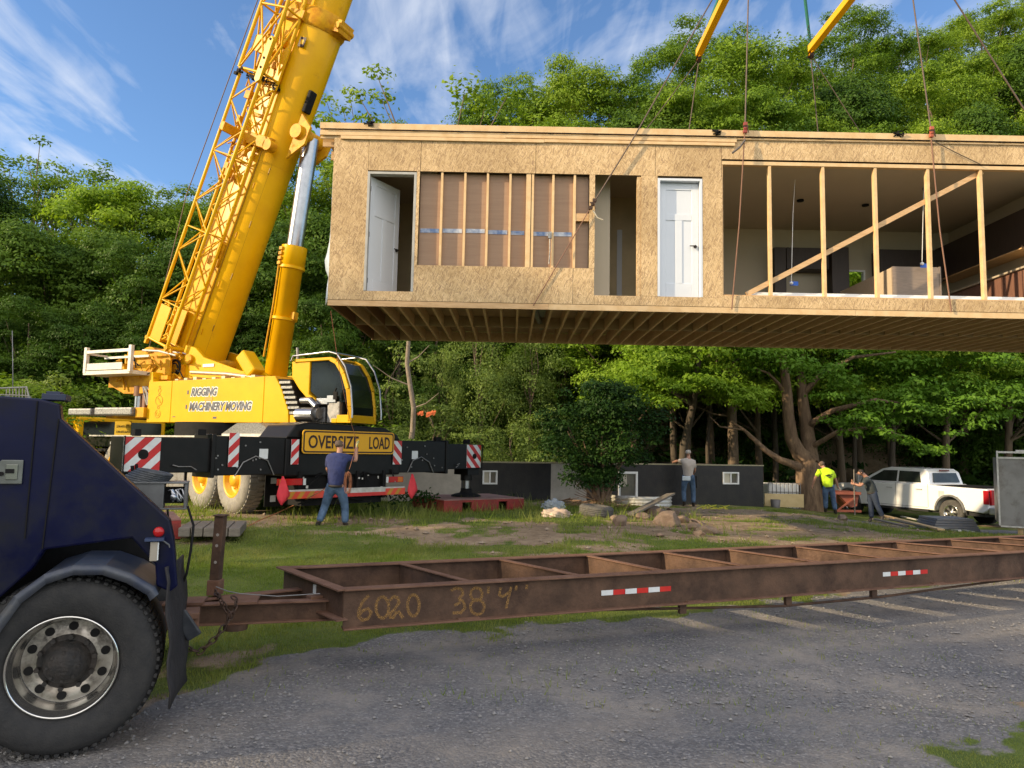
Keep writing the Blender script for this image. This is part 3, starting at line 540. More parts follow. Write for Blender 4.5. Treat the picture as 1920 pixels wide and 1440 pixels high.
rope('lifting_cable', [TRf + Vector((0, 0, -.2)), sp(1534, 250, 16.4)], .012, cable, 'thin cable hanging from the far right spreader tip', 'cable', g1)
rope('lifting_cable', [TRf + Vector((.03, 0, -.2)), sp(1640, 290, 16.45)], .010, cable, 'thin cable slanting right from the far right spreader tip', 'cable', g1)
def ratchet(px, py, m, lab, tilt=0):
    c_ = at(px, py, 12.40); r_ = empty('ratchet_buckle', c_, 0, lab, 'ratchet', 'ratchet buckles on the lifting straps')
    q = MB()
    for i in range(3): q.obb(c_ + Vector((math.sin(tilt) * (i - 1) * .07, -.01 * i, (i - 1) * .065)), (.035 - .006 * (i % 2), 0, .0), (0, .025, 0), (0, 0, .032))
    q.build('buckle', m, r_, bevel=.008); q = MB().bar(c_ + Vector((-.05, -.03, .02)), c_ + Vector((.05, -.03, .02)), .02, .02); q.bar(c_ + Vector((.02, -.035, .03)), c_ + Vector((.05, -.045, -.1)), .025, .01); q.build('lever', chain_m, r_)
redr = M('red_ratchet', (.30, .05, .035), (.22, .04, .03), 20, .6)
ratchet(1397, 240, redr, 'red ratchet at the roof edge above the first opening strap'); ratchet(1746, 248, M('orange_ratchet', (.42, .10, .05), None, 20, .6), 'orange red ratchet at the roof edge over the middle studs'); ratchet(1111, 383, chain_m, 'rusty brown ratchet on the slanting cable before the dark opening', .5)
rope('strap_tail', [sp(1397, 262, 12.40), sp(1388, 275, 12.35), sp(1373, 287, 12.30)], .02, M('grey_strap', (.12, .1, .085), None, 9), 'loose grey strap tail below the left red ratchet', 'strap', n=4)
rope('strap_tail', [sp(1746, 262, 12.40), sp(1790, 285, 12.42), sp(1838, 308, 12.44)], .010, M('dark_strap', (.08, .065, .05), None, 9), 'dark strap tail running right from the orange red ratchet', 'strap', n=4)
rope('strap_tail', [sp(1112, 395, 12.42), sp(1120, 408, 12.38), sp(1131, 413, 12.36)], .014, M('pale_strap', (.4, .36, .28), None, 9), 'pale strap tail below the rusty brown ratchet', 'strap', n=4)
for px, py, lab in ((692, 234, 'dark tangle of strap on the roof rim near its left corner'), (1343, 248, 'dark knot of strap on the roof rim left of the first red ratchet'), (1682, 252, 'dark knot of strap on the roof rim left of the orange red ratchet')):
    c_ = at(px, py, 12.42); rr = random.Random(px); o = MB()
    for k in range(5): o.tube([c_ + Vector((rr.uniform(-.10, .12), rr.uniform(-.03, .03), rr.uniform(-.05, .07))) for j in range(4)], .012, 5)
    tag(o.build('strap_knot', blkm), lab, 'strap', 'knots of strap on the roof rim')
# tag line to the man's raised hand, and its tail along the grass
hand1 = at(668, 824, 13.85)
def sag(a, b, s_, n_=10): a = Vector(a); b = Vector(b); return [a.lerp(b, i / n_) + Vector((0, 0, -s_ * math.sin(math.pi * i / n_))) for i in range(n_ + 1)]
rope('tag_line', sag(at(620, 583, 12.52), hand1, .25), .006, orange, 'thin tag line from the module corner down to the raised glove', 'rope')
rope('ground_rope', sag(at(640, 895, 13.75), at(585, 930, 13.9), .02, 4)[1:] + [Vector(p) for p in [atz(555, 945, .45), atz(520, 962, .30), atz(490, 974, .235), atz(468, 985, .22), atz(440, 996, .2), atz(425, 1004, .19)]], .010, orange, 'orange rope trailing through the grass behind the man', 'rope')

# ---------------------------------------------------------------- mobile crane
CO = Vector((-3.5, 15.2, 0)); CA = Vector((-.743, .669, 0)); CR = Vector((.669, .743, 0)); UZ = Vector((0, 0, 1))
def K(a, r_, z): return CO + CA * a + CR * r_ + UZ * z
SH = Vector((math.cos(R(25)), -math.sin(R(25)), 0)); SN = Vector((-SH.y, SH.x, 0)) * -1      # forward, and outward from the near side
if SN.y > 0: SN = -SN
SQ = Vector((-9.3, 18.5, 0))
def U(s, w_, z): return SQ + SH * s - SN * w_ + UZ * z
def ubox(m_, s0, s1, w0, w1, z0, z1): return m_.obb(U((s0 + s1) / 2, (w0 + w1) / 2, (z0 + z1) / 2), SH * (s1 - s0) / 2, SN * (w1 - w0) / 2, UZ * (z1 - z0) / 2)
def kbox(m_, a0, a1, r0_, r1, z0, z1): return m_.obb(K((a0 + a1) / 2, (r0_ + r1) / 2, (z0 + z1) / 2), CA * (a1 - a0) / 2, CR * (r1 - r0_) / 2, UZ * (z1 - z0) / 2)
cr = empty('mobile_crane', (K(6, 0, 0).x, K(6, 0, 0).y, .2), math.atan2(CA.y, CA.x), 'big yellow all-terrain crane on outriggers with its boom raised', 'crane')
# carrier
b = MB(); kbox(b, .25, 13.2, -.55, .55, .95, 1.75); kbox(b, .25, 12.6, -1.25, 1.25, 1.55, 1.86); kbox(b, 2.8, 3.5, -1.3, -.7, .75, 1.5); kbox(b, 4.6, 5.3, -1.4, -.9, .55, 1.5); b.build('carrier_frame', blk, cr, bevel=.02)
b = MB(); kbox(b, -.02, .9, -1.45, 1.45, 1.10, 1.86); b.prism([(-1.45, 1.862), (1.45, 1.862), (1.35, 2.0), (1.0, 2.14), (-.9, 2.2), (-1.25, 2.13)], K(-.02, 0, 0), CR, UZ, CA * 1.1); b.build('rear_housing', blk, cr, bevel=.03)
b = MB(); kbox(b, 4.55, 5.35, -1.43, -1.40, .6, 1.45); b.build('side_box', grey, cr, bevel=.02)
b = MB(); kbox(b, 1.2, 11.5, -1.36, -1.27, 1.86, 1.90); kbox(b, 1.2, 3.0, -1.3, -.4, 1.865, 1.95); b.build('deck_edge', whitem, cr)
b = MB()
b.prism([(1.2, 1.96), (3.6, 1.96), (2.9, 2.2), (1.9, 2.2)], K(0, -1.0, 0), CA, UZ, CR * .5); b.build('deck_step', galv, cr)
b = MB(); b.cyl(K(5.2, -.2, 1.86), K(5.2, -.2, 2.24), 1.15, 36); b.build('slewing_ring', blkm, cr)
b = MB(); kbox(b, .05, .75, -1.0, 1.0, .5, 1.1)
for r_ in (-1.1, -.4, .3, 1.0): kbox(b, -.05, .1, r_ - .04, r_ + .04, .6, 1.2)
rr = random.Random(5)
for k in range(16): p = K(-.06, rr.uniform(-1.3, 1.3), rr.uniform(.7, 1.2)); b.tube([p, p + CR * rr.uniform(-.2, .2) + UZ * rr.uniform(-.1, .1), p + CR * rr.uniform(-.3, .3) - UZ * .15], .018, 5)
b.build('rear_underframe', blkm, cr)
b = MB()
for k in range(10): p = K(-.09, rr.uniform(-1.2, 1.3), rr.uniform(.78, 1.1)); b.obb(p, CR * rr.uniform(.01, .03), CA * .01, UZ * rr.uniform(.01, .03))
b.build('pale_fittings', whitem, cr)
# bumper with red and amber chevrons
b = MB(); kbox(b, -.16, -.06, -1.5, 1.5, .67, .84); bp_ = b.build('rear_bumper', whitem, cr, bevel=.008)
b = MB(); kbox(b, -.166, -.1605, -1.5, 1.5, .665, .74); b.build('red_stripe', refr, bp_)
for (r0_, r1) in ((-1.5, -.62), (.95, 1.5)):
    b = MB(); b.prism([(r0_, .67), (r1, .67), (r1, .81), (r0_, .81)], K(-.168, 0, 0), CR, UZ, -CA * .003); b.build('chevron_panel', M('chevron_red', (.75, .07, .03), None, 4, .4), bp_)
    b = MB(); x = r0_ + .03
    while x < r1 - .2: b.prism([(x, .672), (x + .1, .672), (x + .2, .808), (x + .1, .808)], K(-.172, 0, 0), CR, UZ, -CA * .003); x += .22
    b.build('chevron_stripes', M('chevron_amber', (.55, .26, .02), None, 4, .4), bp_)
for (r0_, r1) in ((-1.62, -1.08), (1.08, 1.5)):
    b = MB(); kbox(b, -.1, -.03, r0_, r1, .93, 1.06); tl = b.build('tail_light', lensr, cr, bevel=.01)
    b = MB(); kbox(b, -.104, -.0995, r0_ + .02, r0_ + .16, .94, 1.05) if r0_ < 0 else kbox(b, -.104, -.0995, r1 - .16, r1 - .02, .94, 1.05); b.build('indicator_lens', amber, tl)
    b = MB(); kbox(b, -.106, -.101, (r1 + .01 if r0_ < 0 else r0_ - .07), (r1 + .07 if r0_ < 0 else r0_ - .01), .93, 1.06); b.build('reflector', refw, tl)
# oversize load sign
sg = MB(); c0 = K(-.10, 0, 0)
def rrect(w_, h_, r_, n_=5):
    o = []
    for cx_, cy_, a0 in ((w_ / 2 - r_, h_ / 2 - r_, 0), (-w_ / 2 + r_, h_ / 2 - r_, 90), (-w_ / 2 + r_, -h_ / 2 + r_, 180), (w_ / 2 - r_, -h_ / 2 + r_, 270)):
        for k in range(n_ + 1): t = R(a0 + 90 * k / n_); o.append((cx_ + r_ * math.cos(t), cy_ + r_ * math.sin(t)))
    return o
sc_ = K(-.12, .02, 1.80)
sgn = MB().prism(rrect(2.32, .48, .07), sc_, CR, UZ, CA * .02).build('oversize_load_sign', signy, cr); 
b = MB().prism(rrect(2.28, .44, .06), sc_ - CA * .003, CR, UZ, CA * .002); b.build('sign_border', letter, sgn)
b = MB().prism(rrect(2.22, .38, .045), sc_ - CA * .007, CR, UZ, CA * .003); b.build('sign_face', signy, sgn)
text('sign_lettering', 'OVERSIZE', letter, sgn, sc_ - CA * .007 - CR * 1.03 - UZ * .135, CR, UZ, 1.22, .27, 0, .018); text('sign_lettering', 'LOAD', letter, sgn, sc_ - CA * .007 + CR * .47 - UZ * .135, CR, UZ, .56, .27, 0, .018)
# outriggers
def stripes(parent, r0_, r1, z0, z1, a, flip=1, w_=.1, hole=True, ax=None):
    pb = MB(); pb.obb(K(a, (r0_ + r1) / 2, (z0 + z1) / 2), CR * (r1 - r0_) / 2, CA * .004, UZ * (z1 - z0) / 2); p_ = pb.build('warning_board', refw, parent)
    sb_ = MB(); ww, hh = r1 - r0_, z1 - z0; t = -hh
    while t < ww:                                                  # diagonal stripes clipped to the board
        poly = [(t, 0), (t + w_, 0), (t + w_ + hh, hh), (t + hh, hh)]
        def clip(pl, f_, ins):
            o = []
            for i in range(len(pl)):
                p, q = pl[i], pl[(i + 1) % len(pl)]; fp, fq = f_(p), f_(q)
                if fp >= 0: o.append(p)
                if fp * fq < 0: k = fp / (fp - fq); o.append((p[0] + (q[0] - p[0]) * k, p[1] + (q[1] - p[1]) * k))
            return o
        poly = clip(poly, lambda p: p[0], 0); poly = clip(poly, lambda p: ww - p[0], 0) if len(poly) > 2 else []
        if len(poly) > 2:
            if flip < 0: poly = [(ww - x, y) for x, y in poly]
            sb_.prism(poly, K(a, r0_, z0) - CA * .0045, CR, UZ, -CA * .002)
        t += w_ * 2
    sb_.build('red_stripes', red, p_)
    if hole: hb = MB(); hb.cyl(K(a, (r0_ + r1) / 2 + .02, (z0 + z1) / 2) - CA * .006, K(a, (r0_ + r1) / 2 + .02, (z0 + z1) / 2) - CA * .012, .085 if ww > .5 else .07, 20); hb.build('dark_disc', blkm, p_)
    return p_
for side in (-1, 1):
    nm = 'outrigger'
    ob = MB(); e0, e1, e2 = 1.45 * side, 2.9 * side, (4.42 if side < 0 else 4.12) * side
    def sb2(a0, a1, z0, z1, q0=0, q1=.7): kbox(ob, q0, q1, min(a0, a1), max(a0, a1), z0, z1)
    sb2(e0, e1, 1.14, 1.87); sb2(e1, e2, 1.2, 1.82, .04, .64); sb2(e1 - .04, e1 + .04, 1.10, 1.90, -.03, .73)
    org = ob.build('outrigger', blk, cr, bevel=.015)
    if side < 0: stripes(org, -4.42, -3.82, 1.235, 1.81, .03, 1, .165)
    else: stripes(org, 3.62, 4.12, 1.235, 1.81, .03, -1, .15)
    b = MB(); kbox(b, -.035, .0, e2 - .01 if side < 0 else e2 - .005, e2 + .005 if side < 0 else e2 + .01, 1.2, 1.83); b.build('edge_trim', blkm, org)
    jx = e2 - .18 * side; jk = MB(); gp = .47 if side < 0 else .50
    kbox(jk, .1, .6, jx - .2, jx + .2, 1.05, 1.25); jk.cyl(K(.35, jx, 1.1), K(.35, jx, .9), .15, 18); 
    jk.build('jack_housing', blk, org); b = MB().cyl(K(.35, jx, .95), K(.35, jx, gp + .08), .085, 18); b.build('jack_rod', steel, org)
    b = MB().lathe([(0, .38), (.03, .38), (.06, .30), (.09, .17), (.14, .14), (.2, .14), (.2, 0)], K(.35, jx, gp), UZ, 20); b.lathe([(0, 0), (0, .38)], K(.35, jx, gp), UZ, 20); b.build('float_pad', blkm, org)
    b = MB(); kbox(b, .2, .35, jx - .1 * side - .05, jx - .1 * side + .05, 1.83, 1.95); b.build('valve_cover', blkm, org); b = MB(); kbox(b, .1, .2, e1 - .25, e1 - .1, 1.87, 1.98); b.build('valve_cover', blkm, org)
    b = MB(); t0 = (e0 + e1) / 2; b.tube([K(-.02, t0 - .5 * side, 1.14), K(-.03, t0 - .35 * side, 1.42), K(-.03, t0 - .1 * side, 1.5), K(-.03, t0 + .15 * side, 1.38), K(-.02, t0 + .3 * side, 1.12)], .012, 6); b.build('hose', grey, org); b = MB()
    b.tube([K(-.03, e1 + .3 * side, 1.25), K(-.03, e1 + .4 * side, 1.31), K(-.03, e2 - .9 * side, 1.31), K(-.03, e2 - .8 * side, 1.34)], .01, 6); b.build('hose', grey, org)
    b = MB(); kbox(b, -.004, 0, e0 + .45 * side - .09, e0 + .45 * side + .09, 1.45, 1.64); b.build('data_plate', refw, org)
    bt = MB(); rq = random.Random(8 + side)
    for k in range(10): p = K(-.01, rq.uniform(min(e0, e1), max(e0, e1)), rq.uniform(1.2, 1.8)); bt.cyl(p, p - CA * .015, .018, 6)
    bt.build('bolt_head', grey, org)
stripes(cr, -2.62, -2.42, 1.30, 1.93, -.03, 1, .14, False); stripes(cr, -1.34, -1.17, 1.34, 1.84, -.05, 1, .13, False); stripes(cr, 1.22, 1.46, 1.33, 1.86, -.05, -1, .14, False)
# warning flags
for r_, lb in ((-1.62, 'left'), (1.62, 'right')):
    p = K(-.25, r_, 1.12); fl = MB(); n_ = 7; rows = []
    for i in range(n_):
        t = i / (n_ - 1); wd = .02 + .36 * (t if t < .72 else .72 - (t - .72) * 2.5); rows.append([p + UZ * (-.55 * t) + CR * (wd * (k / 3 - .35)) + CA * .035 * math.sin(3 * t + k * 1.3) for k in range(4)])
    fl.add([q for w_ in rows for q in w_], [(i * 4 + j, i * 4 + j + 1, (i + 1) * 4 + j + 1, (i + 1) * 4 + j) for i in range(n_ - 1) for j in range(3)], True)
    o = fl.build('warning_flag', pink); sd = o.modifiers.new('s', 'SOLIDIFY'); sd.thickness = .004; tag(o, 'pinkish red warning flag hanging at the %s tail light of the crane' % lb, 'flag', 'warning flags on the crane rear')
# wheels
whl = []
def wheel(a, r_, side, m_t, m_r, first=[None]):
    cz = .94; c_ = K(a, r_, cz); ax = CR * side
    t = MB(); t.lathe([(-.02, .36), (.0, .40), (.03, .52), (.02, .63), (-.02, .70), (-.08, .735), (-.34, .735), (-.40, .70), (-.42, .6), (-.40, .4)], c_, ax, 40)
    for k in range(40):
        q = 2 * math.pi * k / 40; d_ = CA * math.cos(q) + UZ * math.sin(q); tg = -CA * math.sin(q) + UZ * math.cos(q)
        for s_, o_ in ((-.12, 0), (-.30, .5)):
            q2 = q + o_ * .157; d_ = CA * math.cos(q2) + UZ * math.sin(q2); tg = -CA * math.sin(q2) + UZ * math.cos(q2); t.obb(c_ + ax * s_ + d_ * .735, ax * .08, tg * .035, d_ * .012)
    wo_ = t.build('wheel', m_t, cr)
    h = MB(); h.lathe([(.0, .40), (.015, .37), (-.02, .34), (-.12, .33), (-.15, .26), (-.1, .16), (-.02, .15), (-.02, 0)], c_, ax, 28)
    for k in range(10): q = 2 * math.pi * k / 10; p = c_ + (CA * math.cos(q) + UZ * math.sin(q)) * .21 - ax * .13; h.cyl(p, p + ax * .04, .018, 6)
    h.build('rim', m_r, wo_)
rimy = M('yellow_rim', (.78, .43, .01), (.72, .36, .01), 7, .45, dirt=(.5, .35, .15), dscale=6, dpos=.6)
for a in (2.25, 3.8, 6.1, 7.75, 9.4, 12.3):
    wheel(a, -1.38, -1, rubd if a > 2 else rub, rimy); wheel(a, 1.38, 1, rub, rimy)
b = MB(); kbox(b, 1.0, 13.0, -1.35, -1.0, 1.42, 1.5); b.build('mudguard', blkm, cr)
b = MB(); kbox(b, .78, .8, -1.4, -.95, .45, 1.1); mg = b.build('mud_flap', blkm, cr); b = MB(); kbox(b, .765, .778, -1.28, -1.16, .55, .68); kbox(b, .765, .778, -1.28, -1.16, .92, 1.04); b.build('reflector', refw, mg)
b = MB()
for r_ in (-.9, .9): b.cyl(K(2.25, r_ * 1.1, .92), K(2.25, -r_ * 1.1, .92), .11, 10)
for a in (3.8, 6.1, 7.75, 9.4, 12.3): b.cyl(K(a, -1.1, .92), K(a, 1.1, .92), .1, 10)
b.build('axles', blkm, cr)
# driver cab at the front
cp = [(12.6, 1.15), (14.3, 1.15), (14.45, 1.6), (14.15, 2.35), (13.9, 2.48), (12.6, 2.48)]
dc = MB().prism(cp, K(0, -1.35, 0), CA, UZ, CR * 2.7).build('driver_cab', yel, cr, bevel=.05)
b = MB(); b.prism([(13.05, 1.65), (14.25, 1.65), (14.0, 2.3), (13.1, 2.3)], K(0, -1.356, 0), CA, UZ, -CR * .006); b.build('side_window', glassd, dc)
b = MB(); kbox(b, 12.588, 12.597, -1.2, 1.2, 1.6, 2.35); b.build('rear_window', glassd, dc)
b = MB(); b.tube([K(14.5, -1.4, 2.3), K(14.7, -1.7, 2.35), K(14.7, -1.72, 1.6), K(14.5, -1.4, 1.5)], .02, 6); b.obb(K(14.72, -1.7, 2.0), CR * .12, CA * .03, UZ * .22); b.build('mirror', blkm, dc)
ya = M('phone_board_yellow', (.85, .55, .02), None, 3, .5)
pb = MB(); pb.obb(K(11.2, -1.52, 2.13), CR * .02, CA * .01, UZ * .01); q0 = at(214, 826, 20.6); q1 = at(244, 826, 20.6); q2 = at(214, 790, 20.6); q0 = Vector(q0); wX = (Vector(q1) - q0); wY = UZ * (Vector(q2) - q0).length
hb = MB().obb(q0 + wX / 2 + wY / 2, wX / 2, Vector((0, .015, 0)), wY / 2).build('phone_board', ya, cr)
wXn = wX.normalized()
text('board_text', '570.655.6751', letter, hb, q0 + wXn * .05 + wY * .68 + Vector((0, -.015, 0)), wXn, UZ, wX.length * .85, .06); text('board_text', '570.655.6751', letter, hb, q0 + wXn * .05 + wY * .40 + Vector((0, -.015, 0)), wXn, UZ, wX.length * .85, .06)
b = MB(); b.obb(q0 + wX * .5 - UZ * .07, wX * .62, Vector((0, .1, 0)), UZ * .04); b.build('light_bar', white, cr); b = MB(); b.obb(q0 + wX * .45 - UZ * .26, wX * .5, Vector((0, .08, 0)), UZ * .14); b.build('step_box', galv, cr)
# superstructure
b = MB(); ubox(b, -.2, 3.6, .1, 2.9, 2.26, 2.5); ubox(b, .2, 3.2, .6, 2.4, 2.5, 3.0); b.build('turntable_frame', yel2, cr, bevel=.02)
def zt(s): return 3.30 + .012 * s
pn = MB()
pn.prism([(-.28, 2.235), (.585, 2.235), (.585, zt(.6)), (-.12, zt(0)), (-.16, 3.56), (-.28, 3.56)], U(0, 0, 0), SH, UZ, -SN * .9)
pn.prism([(.595, 2.235), (3.72, 2.235), (3.72, zt(3.7)), (.595, zt(.6))], U(0, 0, 0), SH, UZ, -SN * .9)
pn.prism([(3.73, 2.235), (4.52, 2.235), (4.5, 2.5), (4.25, 3.05), (4.05, zt(4)), (3.73, zt(3.7))], U(0, 0, 0), SH, UZ, -SN * .9)
sp_ = pn.build('side_panel', yel, cr, bevel=.012)
b = MB(); b.prism([(4.54, 2.24), (4.72, 2.24), (4.72, 2.42), (4.54, 2.42)], U(0, .02, 0), SH, UZ, -SN * .8); b.build('lower_corner', yel, sp_, bevel=.01)
lv = MB(); lv.prism([(4.10, 3.28), (4.52, 2.43), (4.85, 2.38), (4.47, 3.26)], U(0, .05, 0), SH, UZ, -SN * .7); lo = lv.build('grille', blkm, sp_)
b = MB()
for k in range(7): z = 2.47 + k * .12; s0 = 4.52 - (z - 2.43) * .49 + .03; s1 = s0 + .33; b.obb(U((s0 + s1) / 2, .03, z), SH * (s1 - s0) / 2, SN * .02, UZ * .028)
b.build('grille_louvres', galv, lo)
def utext(s, s0, s1, z0, z1): 
    text('panel_lettering_outline', s, refw, sp_, U(s0 - .025, 0, z0 - .022), SH, UZ, s1 - s0 + .05, z1 - z0 + .044, .25, .10, .001)
    text('panel_lettering', s, letg, sp_, U(s0, 0, z0), SH, UZ, s1 - s0, z1 - z0, .25, .03, .007)
utext('RIGGING', 1.30, 2.20, 2.90, 3.11); utext('MACHINERY MOVING', 1.26, 3.36, 2.53, 2.745)
b = MB(); ubox(b, 1.16, 1.21, -.006, 0, 2.95, 3.05); ubox(b, 1.13, 1.18, -.006, 0, 2.58, 2.68); ubox(b, 2.10, 2.22, -.005, 0, 2.33, 2.38); ubox(b, .68, .78, -.005, 0, 2.37, 2.39); b.build('panel_marks', letg, sp_)
b = MB(); ubox(b, 1.78, 2.05, -.006, 0, 2.77, 2.87); b.build('panel_catch', M('brass_catch', (.5, .32, .03), None, 5, .4), sp_)
def ring(c_s, c_z, r_, t0=0, t1=6.3, th=.008, n_=18): return [U(c_s + r_ * math.cos(t0 + (t1 - t0) * i / n_), -.004, c_z + r_ * math.sin(t0 + (t1 - t0) * i / n_)) for i in range(n_ + 1)]
b = MB(); em = M('emblem_line', (.40, .24, .01), None, 4)
for pts in (ring(.15, 3.15, .035), ring(.15, 3.06, .05), ring(.15, 2.96, .03), ring(.15, 2.80, .13), ring(.14, 2.62, .035), ring(.13, 2.45, .10, 1.9, 7.3), ring(.13, 2.45, .05, 1.9, 7.0)): b.tube(pts, .006, 4)
for k in range(4): b.tube([U(.09 + k * .035, -.004, 2.86 - k * .035), U(.12 + k * .035, -.004, 2.86 - k * .035)], .01, 4)
b.build('hook_emblem', em, sp_)
b = MB(); ubox(b, .3, 3.6, .95, 1.1, 3.31, 3.37)
for k in range(9): ubox(b, .5 + k * .33, .62 + k * .33, .15, .85, 3.335, 3.37 + .02 * (k % 3))
b.tube([U(.9, .3, 3.55), U(2.1, .35, 3.48), U(3.1, .35, 3.36)], .05, 8); b.build('deck_pipes', M('pale_pipe', (.50, .38, .24), None, 9, .4, .3), cr)
# boom foot, hoist arm and bracket
b = MB()
for w_ in (.75, 2.25):
    b.prism([(-.05, 3.0), (3.35, 3.0), (3.35, 3.35), (2.9, 3.62), (2.3, 3.58), (.95, 3.98), (.62, 4.25), (.25, 4.35), (.02, 3.7), (-.5, 3.35)], U(0, w_, 0), SH, UZ, SN * .12)
b.prism([(1.0, 3.25), (3.3, 3.25), (3.3, 3.4), (1.0, 3.6)], U(0, .8, 0), SH, UZ, -SN * 1.4)
ar = b.build('boom_bracket', yel, cr, bevel=.02)
b = MB(); b.cyl(U(.45, .55, 3.95), U(.45, 2.4, 3.95), .13, 20); b.build('pivot_pin', yel2, ar); b = MB(); b.cyl(U(2.62, .55, 3.42), U(2.62, 2.4, 3.42), .14, 20); b.build('pivot_pin', yel2, ar)
b = MB(); b.obb(U(2.75, .5, 3.72), (SH * .8 - UZ * .95).normalized() * .34, SN * .2, (SH * .95 + UZ * .8).normalized() * .17); b.build('motor_cover', yel, ar, bevel=.05)
b = MB(); ubox(b, .95, 1.35, .612, .62, 3.72, 3.80); b.build('sticker', refw, ar)
b = MB(); b.tube([U(.05 + .2 * math.cos(t), .5, 3.72 + .2 * math.sin(t)) for t in [k * .4 for k in range(17)]], .035, 7); b.tube([U(.05 + .14 * math.cos(t), .47, 3.70 + .14 * math.sin(t)) for t in [k * .5 for k in range(13)]], .02, 6)
b.tube([U(-.45, .4, 3.75), U(-.32, .38, 3.6), U(-.3, .4, 3.2)], .035, 7); b.build('hose_reel', blkm, ar)
b = MB(); b.cyl(U(-.42, .3, 3.15), U(-.35, .3, 3.55), .07, 12); b.build('hydraulic_filter', galv, ar)
# winch, rails and counterweight at the back of the superstructure
b = MB(); rr = random.Random(11); b.cyl(U(-1.0, .5, 3.95), U(-1.0, 2.4, 3.95), .38, 24); ubox(b, -1.6, .1, .3, .36, 3.5, 4.2); ubox(b, -2.2, .1, .4, 2.6, 3.3, 3.55); ubox(b, -.9, .3, .5, 2.3, 3.4, 3.8)
for k in range(46): p = U(rr.uniform(-2.1, .4), rr.uniform(.1, .9), rr.uniform(3.35, 4.15)); b.tube([p, p + SH * rr.uniform(-.3, .3) + UZ * rr.uniform(-.2, .2), p + SH * rr.uniform(-.4, .4) + UZ * rr.uniform(-.25, .15)], rr.uniform(.018, .04), 6)
for k in range(10): p = U(rr.uniform(-2.0, .3), rr.uniform(.05, .5), rr.uniform(3.2, 3.9)); b.obb(p, SH * rr.uniform(.05, .16), SN * .05, UZ * rr.uniform(.04, .1))
b.build('winch_unit', yel2, cr)
b = MB(); rr = random.Random(12)
for k in range(14): p = U(rr.uniform(-2.2, .2), rr.uniform(.1, .6), rr.uniform(3.4, 4.1)); b.tube([p, p + SH * .2 + UZ * rr.uniform(-.15, .1), p + SH * .3 - UZ * .2], .018, 5)
b.build('winch_hoses', blkm, cr)
b = MB(); ubox(b, -2.45, -.6, -.35, .3, 3.50, 3.60); ubox(b, -2.3, -.9, -.36, -.34, 3.62, 3.80); b.build('walkway', M('pale_walkway', (.70, .66, .55), None, 5, .4), cr)
b = MB()
for s in (-2.4, -.62): ubox(b, s - .05, s + .05, -.36, -.27, 3.55, 4.25)
ubox(b, -2.4, -.62, -.36, -.30, 4.08, 4.16); ubox(b, -2.4, -.62, .2, .24, 4.0, 4.06); ubox(b, -2.4, -2.34, -.3, .25, 4.05, 4.1)
b.tube([U(-.6, .0, 4.15), U(-.1, .1, 4.12), U(.4, .2, 4.0)], .03, 6); b.tube([U(-.6, .6, 4.22), U(.3, .6, 4.1)], .025, 6); b.build('guard_rail', whitem, cr)
b = MB(); ubox(b, -2.15, -.3, .2, 1.2, 3.2, 3.5); b.prism([(-1.95, 3.2), (-.4, 3.2), (-.7, 3.02), (-1.5, 3.02)], U(0, .2, 0), SH, UZ, -SN * .8); b.build('winch_support', yel2, cr)
b = MB(); b.cyl(U(-1.0, .3, 2.60), U(-1.0, .3, 2.98), .12, 14); b.build('counterweight_ram', steel, cr); b = MB(); b.cyl(U(-1.0, .3, 2.95), U(-1.0, .3, 3.22), .15, 14); ubox(b, -.82, -.72, .25, .4, 2.6, 3.2); b.cyl(U(-1, .3, 2.56), U(-1, .3, 2.64), .18, 14); b.build('ram_sleeve', M('rusty_sleeve', (.22, .10, .05), None, 9), cr)
b = MB(); ubox(b, -3.2, -2.25, -.2, .5, 2.42, 2.60); ubox(b, -2.1, -.62, -.2, .5, 2.42, 2.62); b.build('counterweight_slab', galv, cr, bevel=.03)
b = MB(); ubox(b, -.6, -.28, -.1, 2.9, 2.36, 2.62); ubox(b, -2.6, -.3, .5, 2.9, 2.36, 2.6); b.build('counterweight_base', yel2, cr, bevel=.01)
b = MB(); rr = random.Random(13)
for k in range(8): p = U(-.5 + rr.uniform(-.1, .15), .2, 2.7); b.tube([p, p + UZ * .3 + SH * rr.uniform(-.2, .1), p + UZ * .5 - SH * .2], .02, 5)
b.build('rear_hoses', grey, cr)
# operator cab
oc = MB(); cw = (.05, 1.0)
oc.prism([(4.50, 3.68), (5.05, 3.72), (5.05, 2.9), (5.35, 2.72), (5.2, 2.62), (4.75, 3.02), (4.52, 3.3)], U(0, .05, 0), SH, UZ, -SN * .95)
ocb = oc.build('operator_cab', yel, cr, bevel=.02)
arc = [(5.65, 3.70), (5.83, 3.62), (6.03, 3.35), (6.17, 3.0), (6.24, 2.6), (6.25, 2.28)]
b = MB()
for w_ in (.06, .95):
    for (a0, a1) in zip(arc[:-1], arc[1:]): b.bar(U(a0[0], w_, a0[1]), U(a1[0], w_, a1[1]), .10, .10)
    b.bar(U(4.6, w_, 3.69), U(5.68, w_, 3.71), .09, .07)
ubox(b, 5.9, 6.29, .02, .99, 2.24, 2.42); ubox(b, 5.75, 5.9, .02, .99, 2.24, 2.34); ubox(b, 4.6, 5.68, .05, .95, 3.70, 3.74); b.build('cab_frame', yel, ocb, bevel=.012)
b = MB(); b.prism([(5.06, 3.66), (5.66, 3.66), (5.80, 3.56), (5.98, 3.3), (6.09, 2.95), (6.12, 2.72), (5.42, 2.72), (5.06, 2.98)], U(0, .09, 0), SH, UZ, -SN * .02); b.build('side_window', glassd, ocb)
b = MB()
